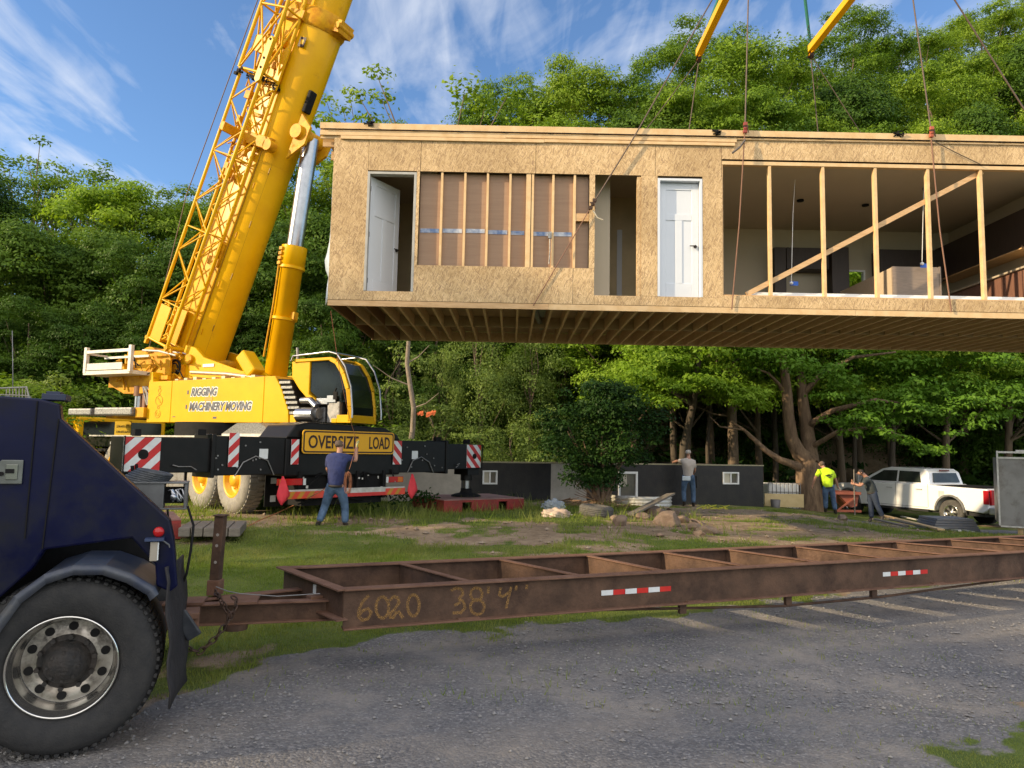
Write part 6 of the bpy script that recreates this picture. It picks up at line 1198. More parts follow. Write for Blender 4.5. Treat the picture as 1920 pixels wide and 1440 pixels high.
rk_(1228, 964, .38, 4, 'dark earthy boulder under the plank'); rk_(1278, 975, .30, 5, 'flat brown stone behind the largest boulder', (1, .8, .5)); rk_(1300, 992, .24, 6, 'reddish stone right of the largest boulder'); rk_(1326, 997, .26, 7, 'long angular stone at the right end of the pile', (1.2, .6, .6)); rk_(1312, 1002, .17, 8, 'rounded stone at the right foot of the pile')
rk_(1308, 975, .22, 9, 'pale flat slab on top of the right part of the pile', (1.2, .8, .35)); rk_(1238, 1008, .11, 10, 'small pale stone in the grass before the pile'); rk_(1262, 958, .26, 11, 'dark clod behind the pile near the plank end', (1, 1, .6)); rk_(1205, 972, .25, 12, 'brown stone at the lower end of the plank', (1, 1, .6)); rk_(1580, 958, .28, 13, 'orange brown boulder at the feet of the bending man', (1, .7, .6))
rk_(1065, 950, .2, 14, 'grey stone beside the white bag', (1, 1, .5))
def bag(px, py, lab, seed, m_, s_):
    c = atz(px, py, .12); rr = np.random.default_rng(seed); bm = bmesh.new(); bmesh.ops.create_icosphere(bm, subdivisions=4, radius=1)
    for v in bm.verts: p = np.array(v.co); f_ = 1 + .25 * math.sin(p[0] * 5 + seed) * math.cos(p[1] * 6) + .1 * math.sin(p[2] * 14 + p[0] * 9); v.co = Vector(p * f_ * np.array(s_))
    me = bpy.data.meshes.new('plastic_bag'); bm.to_mesh(me); bm.free(); me.materials.append(m_); me.polygons.foreach_set('use_smooth', np.ones(len(me.polygons), bool)); o = link('plastic_bag', me); o.location = (c.x, c.y, gz(c.x, c.y) + s_[2] * .6); tag(o, lab, 'bag')
bag(1038, 964, 'grey white plastic bag lying near the tyre', 1, M('grey_plastic', (.42, .46, .48), (.3, .34, .36), 6, .4), (.27, .2, .16)); bag(1042, 976, 'pinkish cream bag in front of the grey white bag', 2, M('cream_plastic', (.55, .45, .35), (.42, .30, .24), 6, .5), (.32, .2, .12))
q = MB(); rr = random.Random(21); bc = atz(1085, 950, .15)
for k in range(70): p = bc + Vector((rr.uniform(-1.0, .9), rr.uniform(-.6, .8), 0)); p.z = gz(p.x, p.y) + rr.uniform(0, .06); a = rr.uniform(-.5, .5); L_ = rr.uniform(.25, .9); q.tube([p, p + Vector((L_ * math.cos(a), L_ * math.sin(a), rr.uniform(-.02, .14)))], rr.uniform(.006, .018), 5)
tag(q.build('brushwood', M('dry_twigs', (.30, .19, .11), (.2, .12, .07), 8, .9)), 'heap of dry twigs and sticks on the ground by the bush', 'brushwood', kind='stuff')
# white tank cage, board, bucket
c_ = at(1470, 931, 26.3); b0 = gz(c_.x, c_.y); q = MB(); x0, x1 = at(1441, 920, 26.3).x, at(1501, 920, 26.3).x; zt_ = at(1470, 907, 26.3).z; zb_ = zt_ - .9
ib = empty('tank_cage', ((x0 + x1) / 2, 26.7, b0), 0, 'white plastic tank in a wire cage left of the big tree', 'tank'); q.box(x0 + .03, x1 - .03, 26.33, 27.2, zb_, zt_); q.build('tank', white, ib, bevel=.06); q = MB()
for i in range(9): x = x0 + (x1 - x0) * i / 8; q.bar((x, 26.3, zb_), (x, 26.3, zt_ + .02), .02, .02)
for z in (zb_, zb_ + .3, zb_ + .6, zt_ + .02): q.bar((x0, 26.3, z), (x1, 26.3, z), .02, .02)
q.box(x0, x1, 26.35, 27.2, zb_ - .12, zb_); q.build('cage', grey, ib)
q = MB(); p0 = at(1434, 950, 25.2); p1 = at(1507, 925, 25.2); zb2, zt2 = at(1470, 951, 25.2).z, at(1470, 926, 25.2).z; q.box(p0.x, p1.x, 25.2, 25.23, zb2, zt2); tag(q.build('plywood_board', M('fresh_plywood', (.66, .52, .28), (.58, .44, .22), 5, .7)), 'pale plywood board leaning on edge left of the big tree', 'board')
q = MB(); pc = at(1454, 948, 24.9); q.lathe([(0, .14), (.3, .17), (.3, .15), (.02, .12)], Vector((pc.x, 24.9, zb2 - .02)), UZ, 20); tag(q.build('bucket', M('grey_bucket', (.16, .15, .15), None, 4, .5)), 'grey bucket in front of the plywood board', 'bucket')
# yellow rope heap and debris by the wall
q = MB(); c_ = atz(1340, 953, .05); rr = random.Random(31)
for k in range(12): p = Vector((c_.x + rr.uniform(-.35, .35), c_.y + rr.uniform(-.2, .2), gz(c_.x, c_.y) + .05)); q.tube([p, p + Vector((rr.uniform(-.2, .2), .05, rr.uniform(0, .12))), p + Vector((rr.uniform(-.35, .35), -.05, 0))], .012, 5)
tag(q.build('yellow_cord', M('yellow_cord', (.62, .58, .05), None, 9, .6)), 'tangle of yellow cord at the foot of the dark wall', 'cord')
# rust-red hopper
hc = at(1587, 935, 24.0); hz = gz(hc.x, hc.y); hp_ = empty('hopper', (hc.x, 24.0, hz), 0, 'rust red steel hopper between the bending man and the pickup', 'hopper'); x0, x1 = at(1563, 930, 24).x, at(1612, 930, 24).x; zt_, zb_ = at(1585, 922, 24).z, at(1585, 957, 24).z
hopm = M('rust_red_paint', (.30, .085, .05), (.24, .07, .04), 6, .6); q = MB(); q.box(x0, x1, 23.9, 24.9, zt_ - .09, zt_); q.prism([(x0 + .15, zt_ - .09), (x1 - .02, zt_ - .09), (x1 - .1, zb_ + .15), (x1 - .3, zb_ + .1)], (0, 24.0, 0), (1, 0, 0), UZ, (0, .8, 0)); q.build('bin', hopm, hp_); q = MB(); q.box(x0, x0 + .05, 23.92, 23.98, zb_ - .1, zt_ - .09); q.bar((x0 + .1, 23.96, zb_), (x1 - .2, 23.96, zt_ - .2), .05, .05); q.box(x0, x1, 23.9, 24.0, zb_ - .05, zb_ + .02); q.build('stand', hopm, hp_)
# lumber heap before the pickup
rr = random.Random(17)
def board(a, b_, w_, h_, m_, lab, grp='boards lying in a heap before the pickup'): q = MB().bar(a, b_, w_, h_); tag(q.build('board', m_, bevel=.004), lab, 'board', grp)
labs = ['longest pale board sloping down to the right', 'pale board under the longest one', 'grey board at the left of the heap', 'thin white strip across the heap', 'white strip at the right foot of the heap', 'grey board lowest at the right foot']
for i, (x0, y0_, x1, y1_, m_) in enumerate([(1655, 962, 1765, 1000, pine2), (1662, 970, 1745, 995, greyw), (1640, 974, 1700, 985, greyw), (1690, 958, 1825, 990, whitem), (1735, 985, 1800, 1006, whitem), (1740, 992, 1790, 1004, greyw)]):
    a, b_ = atz(x0, y0_, -.12 - .02 * i), atz(x1, y1_, -.12 - .02 * i); board(Vector((a.x, a.y, gz(a.x, a.y) + .22 - .03 * i)), Vector((b_.x, b_.y, gz(b_.x, b_.y) + .06)), .16 if i < 3 else .07, .04, m_, labs[i])
c_ = at(1785, 985, 20.6); q = MB(); gz0 = gz(c_.x, 20.6)
for k in range(6): q.box(c_.x - .75 + .03 * k, c_.x + .65 - .04 * k, 20.3, 21.2, gz0 + .07 * k, gz0 + .07 * k + .055)
tag(q.build('lumber_stack', M('blue_grey_lumber', (.16, .18, .22), (.26, .24, .22), 7, .8, stretch=(1, 1, 6))), 'stack of blue grey boards before the pickup rear wheel', 'lumber stack')

# ---------------------------------------------------------------- white pickup
PH = Vector((-.40, .917, 0)).normalized(); PL = Vector((-PH.y, PH.x, 0))           # heading, left side
pr = at(1853, 940, 22.6); pz = gz(13.5, 24) + .0
pk = empty('pickup_truck', (pr.x, pr.y, pz), math.atan2(PH.y, PH.x), 'white crew-cab pickup parked at the edge of the woods', 'pickup')
PO = Vector((pr.x, pr.y, pz))
def Q(l, w_, z): return PO + PH * l - PL * w_ + UZ * z * .96                        # l forward from rear, w from the left side inwards
bodyp = [(0, .62), (.02, 1.30), (1.95, 1.33), (2.02, 1.36), (4.35, 1.33), (5.85, 1.20), (6.15, 1.02), (6.22, .62), (6.05, .50), (5.72, .5), (5.66, .78), (5.50, .93), (5.25, .98), (5.0, .93), (4.84, .78), (4.78, .45), (1.75, .45), (1.70, .78), (1.54, .95), (1.27, 1.0), (1.0, .95), (.84, .78), (.78, .55), (.2, .5)]
whp = M('pickup_white', (.80, .80, .80), (.78, .78, .78), 2, .18, spec=.6)
b = MB().prism(bodyp, Q(0, 0, 0), PH, UZ * .96, -PL * 2.0); pbd = b.build('body', whp, pk, bevel=.045, seg=3)
cabp = [(2.05, 1.34), (2.14, 1.78), (2.3, 1.90), (3.6, 1.93), (3.95, 1.86), (4.9, 1.33)]
b = MB(); n_ = len(cabp); L0_ = [Q(l, .10 + .12 * (z - 1.33) / .6, z) for l, z in cabp]; R0_ = [Q(l, 1.90 - .12 * (z - 1.33) / .6, z) for l, z in cabp]
b.add(L0_ + R0_, [tuple(range(n_)), tuple(reversed(range(n_, 2 * n_)))] + [(i, i + n_, (i + 1) % n_ + n_, (i + 1) % n_) for i in range(n_)]); b.build('cab', whp, pk, bevel=.04, seg=3)
wg = M('tinted_window', (.02, .025, .022), (.04, .05, .04), 2, .12, spec=.35)
def pwin(poly): b = MB(); vs = [Q(l, .085 + .12 * (z - 1.33) / .6, z) for l, z in poly]; b.add(vs + [v - PL * .02 for v in vs], [tuple(range(len(poly))), tuple(reversed(range(len(poly), 2 * len(poly))))] + [(i, (i + 1) % len(poly), (i + 1) % len(poly) + len(poly), i + len(poly)) for i in range(len(poly))]); return b.build('side_window', wg, pk)
pwin([(2.35, 1.40), (3.22, 1.40), (3.22, 1.80), (2.45, 1.79)]); pwin([(3.30, 1.40), (4.45, 1.40), (4.42, 1.46), (3.85, 1.80), (3.30, 1.81)])
b = MB(); vs = [Q(2.045, .32, 1.42), Q(2.045, 1.68, 1.42), Q(2.125, 1.60, 1.76), Q(2.125, .40, 1.76)]; b.add([v - PH * .012 for v in vs] + vs, [(0, 1, 2, 3), (7, 6, 5, 4), (0, 4, 5, 1), (1, 5, 6, 2), (2, 6, 7, 3), (3, 7, 4, 0)]); b.build('rear_window', wg, pk)
b = MB(); b.obb(Q(2.12, 1.0, 1.845), PH * .03, PL * .22, UZ * .025); b.build('brake_light', M('dark_red_lens', (.12, .01, .01), None, 3, .3), pk)
b = MB(); b.obb(Q(1.1, 1.0, 1.345), PH * .8, PL * .78, UZ * .004); b.build('bed_floor', blkm, pk)
b = MB(); b.obb(Q(-.03, .16, 1.03), PH * .04, PL * .10, UZ * .24); b.obb(Q(.06, -.005, 1.03), PH * .09, PL * .012, UZ * .22); b.obb(Q(-.03, 1.84, 1.03), PH * .04, PL * .10, UZ * .24); b.build('tail_light', M('pickup_lens', (.40, .012, .02), None, 3, .2), pk, bevel=.02)
b = MB(); b.obb(Q(-.10, 1.0, .60), PH * .10, PL * 1.0, UZ * .11); b.build('rear_bumper', M('satin_chrome', (.62, .62, .60), (.45, .45, .44), 5, .3, .7), pk, bevel=.03)
b = MB(); b.obb(Q(-.03, 1.0, .98), PH * .01, PL * .7, UZ * .25); b.build('tailgate', whp, pk, bevel=.02)
dk = M('wheel_well', (.02, .02, .02), None, 3, .8); b = MB(); b.obb(Q(3.1, .9, .5), PH * 2.9, PL * .75, UZ * .12); b.obb(Q(3.25, .05, .43), PH * 1.25, PL * .1, UZ * .04); b.build('underbody', dk, pk)
for l in (1.27, 5.25):
    ar_ = MB()
    pts_ = [(l + .50 * math.cos(t), .48 + .54 * math.sin(t)) for t in [math.pi * k / 12 for k in range(13)]]
    for (a0, a1) in zip(pts_[:-1], pts_[1:]): ar_.bar(Q(a0[0], -.012, a0[1]), Q(a1[0], -.012, a1[1]), .05, .06)
    ar_.build('wheel_arch_trim', M('grey_trim', (.16, .16, .16), None, 5, .6), pk)
    for w_ in (.02, 1.98):
        sgn_ = 1 if w_ < 1 else -1; c_ = Q(l, w_ + .02 * sgn_, .43); ax = PL * sgn_; b = MB(); b.lathe([(-.0, .25), (.01, .30), (.005, .38), (-.02, .42), (-.24, .42), (-.27, .38), (-.26, .2), (-.1, .0)], c_, ax, 36)
        tw2 = b.build('wheel', M('pickup_tyre', (.06, .055, .05), (.09, .085, .075), 9, .85) if (l == 1.27 and w_ == .02) else rub, pk); b = MB(); b.lathe([(.008, .255), (.012, .245), (-.03, .235), (-.05, .10), (.0, .07), (.005, 0)], c_, ax, 30)
        rim2 = b.build('rim', M('alloy', (.60, .60, .60), None, 5, .25, .9), tw2); b = MB()
        for k in range(6): an = 2 * math.pi * k / 6 + .3; d_ = PH * math.cos(an) + UZ * math.sin(an); tg = -PH * math.sin(an) + UZ * math.cos(an); b.prism([(.09, -.02), (.22, -.06), (.22, .06), (.09, .02)], c_ - ax * .025, d_, tg, ax * .004)
        b.build('rim_openings', blkm, rim2)
b = MB()
for l in (2.03, 3.26, 4.45): b.bar(Q(l, -.003, .55), Q(l - (.0 if l != 2.03 else .0), -.003, 1.36), .010, .006, PL)
b.bar(Q(2.05, -.003, .54), Q(4.45, -.003, .54), .01, .006, PL); b.build('door_seam', M('seam_grey', (.12, .12, .12), None, 5), pbd)
b = MB()
for l in (2.35, 3.5): b.obb(Q(l, -.02, 1.17), PH * .11, PL * .02, UZ * .018)
b.obb(Q(1.55, -.004, 1.05), PH * .10, PL * .004, UZ * .10); b.build('door_handle', M('soft_grey', (.55, .55, .55), None, 5, .4), pbd, bevel=.006)
b = MB(); b.obb(Q(4.62, -.20, 1.47), PH * .06, PL * .12, UZ * .17); b.bar(Q(4.6, .05, 1.37), Q(4.62, -.15, 1.40), .05, .05); b.build('wing_mirror', M('mirror_chrome', (.5, .5, .5), None, 5, .3, .6), pk, bevel=.03)
b = MB(); b.obb(Q(6.1, .14, .95), PH * .08, PL * .12, UZ * .10); b.obb(Q(6.1, 1.86, .95), PH * .08, PL * .12, UZ * .10); b.build('headlight', glassd, pk, bevel=.02)
# grey enclosed trailer at the right edge
ex0 = at(1873, 900, 19.2).x; ezt, ezb = at(1880, 858, 19.2).z, at(1880, 985, 19.2).z
et = empty('enclosed_trailer', (ex0 + 2.4, 20, gz(ex0 + 2, 20)), 0, 'grey sheet-metal trailer with ladder rack at the right edge', 'trailer')
EX = Vector((.86, -.51, 0)); EY = Vector((.51, .86, 0)); EO = Vector((ex0, 19.2, 0))
class EB(MB):
    def box(s, x0, x1, y0, y1, z0, z1): x0 -= ex0; x1 -= ex0; y0 -= 19.2; y1 -= 19.2; return s.obb(EO + EX * (x0 + x1) / 2 + EY * (y0 + y1) / 2 + UZ * (z0 + z1) / 2, EX * (x1 - x0) / 2, EY * (y1 - y0) / 2, UZ * (z1 - z0) / 2)
b = EB(); b.box(ex0, ex0 + 4.8, 19.2, 21.2, ezb, ezt); b.build('box_body', M('aluminium_sheet', (.26, .25, .235), (.20, .19, .18), 2.5, .45, .35, dirt=(.15, .13, .11), dscale=3), et, bevel=.01)
b = EB(); b.box(ex0 - .04, ex0, 19.16, 19.22, ezb, ezt + .18); b.box(ex0, ex0 + 4.8, 19.17, 19.2, ezt - .03, ezt + .02); b.box(ex0 - .04, ex0 + 4.8, 19.14, 19.2, ezt + .12, ezt + .17); b.box(ex0 + .4, ex0 + 4.8, 19.2, 19.4, ezt + .17, ezt + .21); b.box(ex0, ex0 + 4.8, 19.17, 19.2, ezb - .04, ezb + .0); b.build('rack_frame', whitem, et)
b = EB(); b.box(ex0 + .75, ex0 + .77, 19.19, 19.2, ezb, ezt); b.build('sheet_seam', grey, et)
b = MB(); eg = gz(ex0 + 1, 19.3); b.lathe([(0, .0), (0, .15), (.02, .3), (.2, .32), (.22, .1)], EO + EX * 1.2 + UZ * (eg + .32), -EY, 24); b.lathe([(0, .0), (0, .15), (.02, .3), (.2, .32), (.22, .1)], EO + EX * 2.1 + UZ * (eg + .32), -EY, 24); b.build('wheel', rub, et)
b = EB(); b.box(ex0 + .38, ex0 + .5, 19.3, 19.42, eg, ezb - .04); tag(b.build('support_block', pine2), 'pale wooden block propping the grey trailer', 'block')
SHADE = [(-30, 1.3, 17.6, 'dense', .55), (-30, -4.0, 13.1, 'dense', .55), (-30, -9.0, 22, 'dense', .55), (-28.5, -7.7, 18.5, 'dense', .55), (-31, -17, 20, 'dense', .9), (-24, -20, 18, 'broad', 1), (-52, 19, 19, 'dense', 1), (-53, 25, 20, 'dense', 1), (-50, 32, 20, 'broad', 1)]

# ---------------------------------------------------------------- trees
def leafmesh(name, cl, n_leaf, size, m, seed, flat=.75, surf=.55, droop=0.0):
    """cl: list of (x, y, z, radius). Each clump becomes many small leaf faces spread through its volume, mostly near its skin."""
    r_ = np.random.default_rng(seed); Vs = []
    for (x, y, z, rad) in cl:
        n_ = max(8, int(n_leaf * rad ** 1.7)); d = r_.normal(size=(n_, 3)); d /= np.linalg.norm(d, axis=1)[:, None]; d[:, 2] = np.where(d[:, 2] < -.35, -d[:, 2] * .6, d[:, 2])
        rr_ = rad * (surf + (1.12 - surf) * r_.random(n_) ** .6) * (1 + .28 * np.sin(d[:, 0] * 5 + x * 3) * np.sin(d[:, 1] * 6 + y * 2) + .18 * np.sin(d[:, 2] * 9 + z * 5))
        c = d * rr_[:, None]; c[:, 2] *= flat; c[:, 2] -= droop * (c[:, 0] ** 2 + c[:, 1] ** 2); c += (x, y, z)
        nrm = d * 1.0 + r_.normal(size=(n_, 3)) * .42 + (0, 0, .45); nrm /= np.linalg.norm(nrm, axis=1)[:, None]
        t = r_.normal(size=(n_, 3)); t -= nrm * (t * nrm).sum(1)[:, None]; t /= np.linalg.norm(t, axis=1)[:, None]; b = np.cross(nrm, t); s = size * r_.uniform(.55, 1.3, n_)[:, None]
        Vs.append(np.stack([c - t * s, c + b * s * .48 - t * s * .1, c + t * s, c - b * s * .48 - t * s * .1], 1))
    V = np.concatenate(Vs).reshape(-1, 3); Fc = np.arange(len(V)).reshape(-1, 4)
    me = bpy.data.meshes.new(name); me.vertices.add(len(V)); me.vertices.foreach_set('co', V.reshape(-1).astype(np.float32)); me.loops.add(Fc.size); me.loops.foreach_set('vertex_index', Fc.reshape(-1).astype(np.int32))
    me.polygons.add(len(Fc)); me.polygons.foreach_set('loop_start', (np.arange(len(Fc)) * 4).astype(np.int32)); me.update(calc_edges=True); me.materials.append(m); return me
def crown(seed, h, r_, z0, n_, kind='round', rad=(.8, 1.5)):
    rr_ = random.Random(seed); out_ = []
    for _ in range(n_):
        t = rr_.random() ** .85; z = z0 + (h - z0) * t
        if kind == 'round': w_ = r_ * math.sqrt(max(.05, 1 - (2 * t - .85) ** 2 * .8))
        elif kind == 'cone': w_ = r_ * (1 - t * .8)
        elif kind == 'layer': w_ = r_ * (1 - abs(t - .4) * .9)
        else: w_ = r_ * (.55 + .45 * math.sin(t * 3))
        q = math.sqrt(rr_.random()) * .8 + .2; a = rr_.uniform(0, 6.28); R_ = rr_.uniform(*rad) * (1.1 - .45 * t)
        out_.append((w_ * q * math.cos(a), w_ * q * math.sin(a), z - R_ * .5, R_))
    return out_
def trunkmesh(name, h, r_, cl, seed, m=None, nb=14, bend=.4):
    rr_ = random.Random(seed); b = MB(); pts = [Vector((bend * math.sin(i * .9 + seed) * i / 8, bend * math.cos(i * 1.1 + seed) * i / 8, h * i / 7)) for i in range(8)]; pts[0].z = -.6
    b.tube(pts, [r_ * (1.25 if i == 0 else 1 - .11 * i) for i in range(8)], 9)
    for c in rr_.sample(cl, min(nb, len(cl))):
        c = Vector(c[:3]); k = max(1, min(6, int(c.z / h * 7 * .7))); p = pts[k]; mdp = p.lerp(c, .5) + Vector((0, 0, -.25)); b.tube([p, mdp, c], [r_ * .36, r_ * .2, r_ * .06], 5)
    me = bpy.data.meshes.new(name); me.from_pydata(b.v, [], b.f); me.polygons.foreach_set('use_smooth', b.sm); me.materials.append(m or bark); me.update(); return me
protos = {}
def proto(key, seed, h, r_, z0, nc, kind, n_leaf, size, m, tr=.2, rad=(.8, 1.5), tm=None, flat=.75, droop=0, nb=14):
    cl = crown(seed, h, r_, z0, nc, kind, rad); protos[key] = (leafmesh('crown_leaves', cl, n_leaf, size, m, seed, flat, droop=droop), trunkmesh('tree_trunk', h * .86, tr, cl, seed, tm, nb), h)
proto('broad', 1, 14, 4.6, 2.6, 62, 'round', 700, .088, leafA, rad=(.9, 2.0), flat=.66)
proto('tall', 2, 16, 3.6, 3.4, 62, 'oval', 700, .088, leafA, rad=(.85, 1.8), flat=.7)
proto('layered', 3, 14, 4.8, 1.8, 64, 'layer', 700, .088, leafA, rad=(.9, 1.9), flat=.42)
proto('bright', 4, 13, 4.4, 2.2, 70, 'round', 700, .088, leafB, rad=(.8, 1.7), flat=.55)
proto('open', 5, 13, 3.4, 6.0, 30, 'oval', 300, .09, leafA, tr=.16, rad=(.5, .95), nb=28)
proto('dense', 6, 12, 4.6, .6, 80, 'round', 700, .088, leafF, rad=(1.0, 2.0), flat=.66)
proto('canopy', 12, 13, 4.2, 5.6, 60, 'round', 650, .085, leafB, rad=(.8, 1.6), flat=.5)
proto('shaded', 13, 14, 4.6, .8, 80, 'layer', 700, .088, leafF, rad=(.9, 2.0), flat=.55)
proto('shrub', 7, 4.2, 2.4, .2, 46, 'round', 380, .07, leafC, tr=.07, rad=(.5, .95))
proto('under', 8, 4.0, 2.6, .1, 46, 'round', 360, .075, leafA, tr=.07, rad=(.5, .95))
proto('willow', 9, 8, 3.2, .8, 80, 'round', 380, .07, leafC, tr=.12, rad=(.6, 1.1), flat=1.1, droop=.08)
proto('high', 10, 15, 3.6, 8.5, 60, 'round', 700, .088, leafA, tr=.26, tm=bark, nb=8)
KD = {'broad': 'broad leafy tree', 'tall': 'tall oval-crowned tree', 'layered': 'spreading tree', 'bright': 'yellow-green maple', 'open': 'sparse open-branched tree', 'dense': 'dense shade-painted tree', 'shrub': 'sunlit pale green bush', 'under': 'dark leafy bush', 'willow': 'drooping olive green willow', 'canopy': 'high-crowned bright maple', 'shaded': 'shade-painted woodland tree', 'high': 'woodland tree with bare straight trunk'}
used = {}
def plant(key, x, y, top, wsc, label, group, seed, cat='tree', name='tree', base=None):
    cm_, tm_, h = protos[key]; b0 = gz(x, y) if base is None else base; s_ = max(.2, (top - b0) / h)
    o = bpy.data.objects.new(name, None); C.objects.link(o); o.location = (x, y, b0); o.rotation_euler = (0, 0, seed * 2.399); o.scale = (s_ * wsc, s_ * wsc, s_); tag(o, label, cat, group)
    t = bpy.data.objects.new('trunk', tm_); C.objects.link(t); t.parent = o; c = bpy.data.objects.new('crown', cm_); C.objects.link(c); c.parent = o; return o
where = [(-1e9, 'outside the left edge'), (0, 'at the far left edge'), (90, 'above the blue truck'), (200, 'left of the crane jib'), (300, 'behind the crane jib'), (450, 'behind the boom'), (560, 'behind the lift ram'), (640, 'above the left end of the module roof'), (760, 'above the studded bay'), (900, 'above the open doorway'), (1040, 'above the slanting cable'), (1180, 'above the white door'), (1300, 'behind the left spreader tip'), (1400, 'behind the first vertical cable'), (1480, 'behind the right spreader tip'), (1560, 'right of the right spreader tip'), (1650, 'left of the middle-stud cable'), (1745, 'right of the middle-stud cable'), (1830, 'at the upper right corner'), (1925, 'outside the right edge')]
def forest(rows, gname, rowname):
    for i, (px, py, Y, key, wsc) in enumerate(rows):
        p = at(px, py, Y); w_ = [n_ for v, n_ in where if px >= v][-1]
        lab = '%s in the %s %s' % (KD[key], rowname, w_); k_ = used.get(lab, 0); used[lab] = k_ + 1
        if k_: lab += [', slightly further right', ', shorter one', ', partly hidden one', ', last of them'][min(3, k_ - 1)]
        if len(lab.split()) > 16: lab = lab.replace(' slightly', '').replace('spreading ', '').replace(' in the ', ', ')
        plant(key, p.x, Y, p.z, wsc, lab, gname, i + int(Y), 'tree', 'woodland_tree')
# skyline rows: picture column, row of the treetop, distance
forest([(-170, 300, 37, 'broad', 1.1), (-60, 330, 33, 'dense', 1.0), (15, 305, 39, 'tall', 1.0), (75, 278, 44, 'open', 1.2), (120, 292, 46, 'open', 1.1), (165, 345, 41, 'tall', .95), (250, 340, 38, 'bright', 1.0), (318, 372, 40, 'broad', 1.0), (390, 350, 43, 'tall', 1.1), (470, 330, 45, 'broad', 1.0), (550, 318, 44, 'broad', 1.05), (625, 300, 42, 'tall', 1.05)], 'trees on the left skyline', 'left skyline')
forest([(-120, 450, 29, 'layered', 1.0), (20, 420, 31, 'dense', 1.0), (110, 440, 33, 'shaded', 1.0), (205, 440, 34, 'dense', .9), (280, 460, 31, 'shaded', .8), (370, 450, 33, 'dense', .9), (470, 440, 32, 'shaded', .9), (570, 400, 33, 'dense', .9), (660, 460, 34, 'dense', .9), (760, 480, 33, 'shaded', .9), (60, 560, 28, 'shaded', .9), (170, 570, 29, 'dense', .9), (330, 560, 29, 'shaded', .9), (600, 560, 28.5, 'dense', .8)], 'trees of the nearer left row', 'nearer left row')
forest([(700, 195, 40, 'open', .9), (822, 140, 36, 'open', 1.25), (735, 240, 47, 'broad', .8), (950, 150, 45, 'broad', .82), (1012, 140, 47, 'tall', .9), (1080, 115, 46, 'broad', .9), (1150, 128, 45, 'tall', .95), (1195, 200, 52, 'broad', .8), (1250, 95, 47, 'tall', .9), (1330, 42, 50, 'tall', 1.0), (1405, 72, 46, 'broad', .95), (1475, 120, 55, 'broad', .9), (1530, 80, 53, 'tall', 1.0), (1590, 25, 58, 'tall', .95), (1650, 62, 60, 'broad', .9), (1720, 60, 64, 'broad', 1.0), (1780, 45, 66, 'tall', 1.0), (1840, 12, 70, 'broad', 1.0), (1905, -10, 72, 'tall', 1.0), (1990, -40, 72, 'broad', 1.0), (2090, -60, 74, 'broad', 1.1)], 'trees on the wooded hill skyline', 'hill skyline')
forest([(900, 250, 38, 'dense', .9), (1000, 240, 39, 'broad', .9), (1110, 235, 40, 'layered', .9), (1215, 190, 42, 'dense', .9), (1300, 165, 41, 'layered', .9), (1395, 165, 42, 'broad', .9), (1490, 185, 44, 'layered', .95), (1570, 155, 46, 'dense', .95), (1655, 150, 48, 'layered', .95), (1745, 130, 50, 'broad', .95), (1830, 110, 52, 'layered', 1.0), (1915, 95, 54, 'dense', 1.0), (2010, 80, 54, 'broad', 1.1)], 'trees of the middle hill row', 'middle hill row')
forest([(1180, 265, 36, 'broad', .9), (1270, 255, 37, 'layered', .9), (1440, 250, 38, 'dense', .9), (1540, 245, 39, 'broad', .9), (1620, 240, 41, 'layered', .9), (1710, 225, 42, 'broad', .95), (1800, 215, 44, 'dense', .95), (1890, 205, 45, 'layered', 1.0), (1985, 200, 45, 'broad', 1.1)], 'trees of the lower hill row', 'lower hill row')
forest([(820, 520, 31, 'dense', .8), (930, 520, 32, 'broad', .8), (1060, 500, 33, 'dense', .8), (1210, 470, 33, 'high', 1.0), (1330, 470, 31, 'high', 1.0), (1400, 460, 35, 'dense', .8), (1600, 460, 34, 'high', 1.1), (1690, 470, 36, 'dense', .9), (1790, 460, 33, 'high', 1.1), (1890, 470, 34, 'dense', 1.0), (2010, 480, 33, 'dense', 1.0), (1190, 440, 30, 'canopy', 1.0), (1290, 450, 28.5, 'canopy', 1.0), (1420, 440, 30, 'canopy', 1.0), (1570, 450, 29.5, 'canopy', 1.0), (1660, 440, 31, 'canopy', 1.0), (1760, 450, 29, 'canopy', 1.0), (1870, 440, 30, 'canopy', 1.0), (1960, 450, 29, 'canopy', 1.0)], 'trees of the wood edge under the module', 'wood edge')
# underwood
def bushes(rows, gname):
    for i, (px, ptop, Y, key, wsc, lab) in enumerate(rows):
        p = at(px, ptop, Y); plant(key, p.x, Y, p.z, wsc, lab, gname, i + 3, 'bush', 'bush')
bushes([(-60, 700, 22, 'under', 1.6, 'dark bush beyond the blue truck at the left edge'), (40, 705, 24, 'under', 1.3, 'leafy bush above the blue truck roof'), (120, 700, 26, 'shrub', 1.2, 'pale green bush left of the crane walkway'), (190, 712, 27, 'under', 1.2, 'dark bush behind the counterweight'), (290, 640, 30, 'under', 1.2, 'dark bush behind the crane winch'), (450, 640, 30, 'under', 1.3, 'dark bush behind the boom foot'), (590, 660, 28, 'under', 1.2, 'dark bush behind the operator cab'),
    (700, 800, 25.5, 'under', 1.0, 'low bush right of the operator cab'), (740, 640, 28, 'shrub', .7, 'sunlit branchy bush right of the operator cab'), (805, 740, 26.5, 'shrub', 1.0, 'pale sumac bush with orange flowers over the sign'), (880, 800, 25, 'shrub', 1.1, 'low pale green bush behind the right outrigger'), (960, 790, 25.6, 'shrub', 1.1, 'low green bush behind the foundation wall'), (1045, 760, 26, 'shrub', 1.0, 'pale bush left of the round dark shrub')], 'bushes along the wood edge')
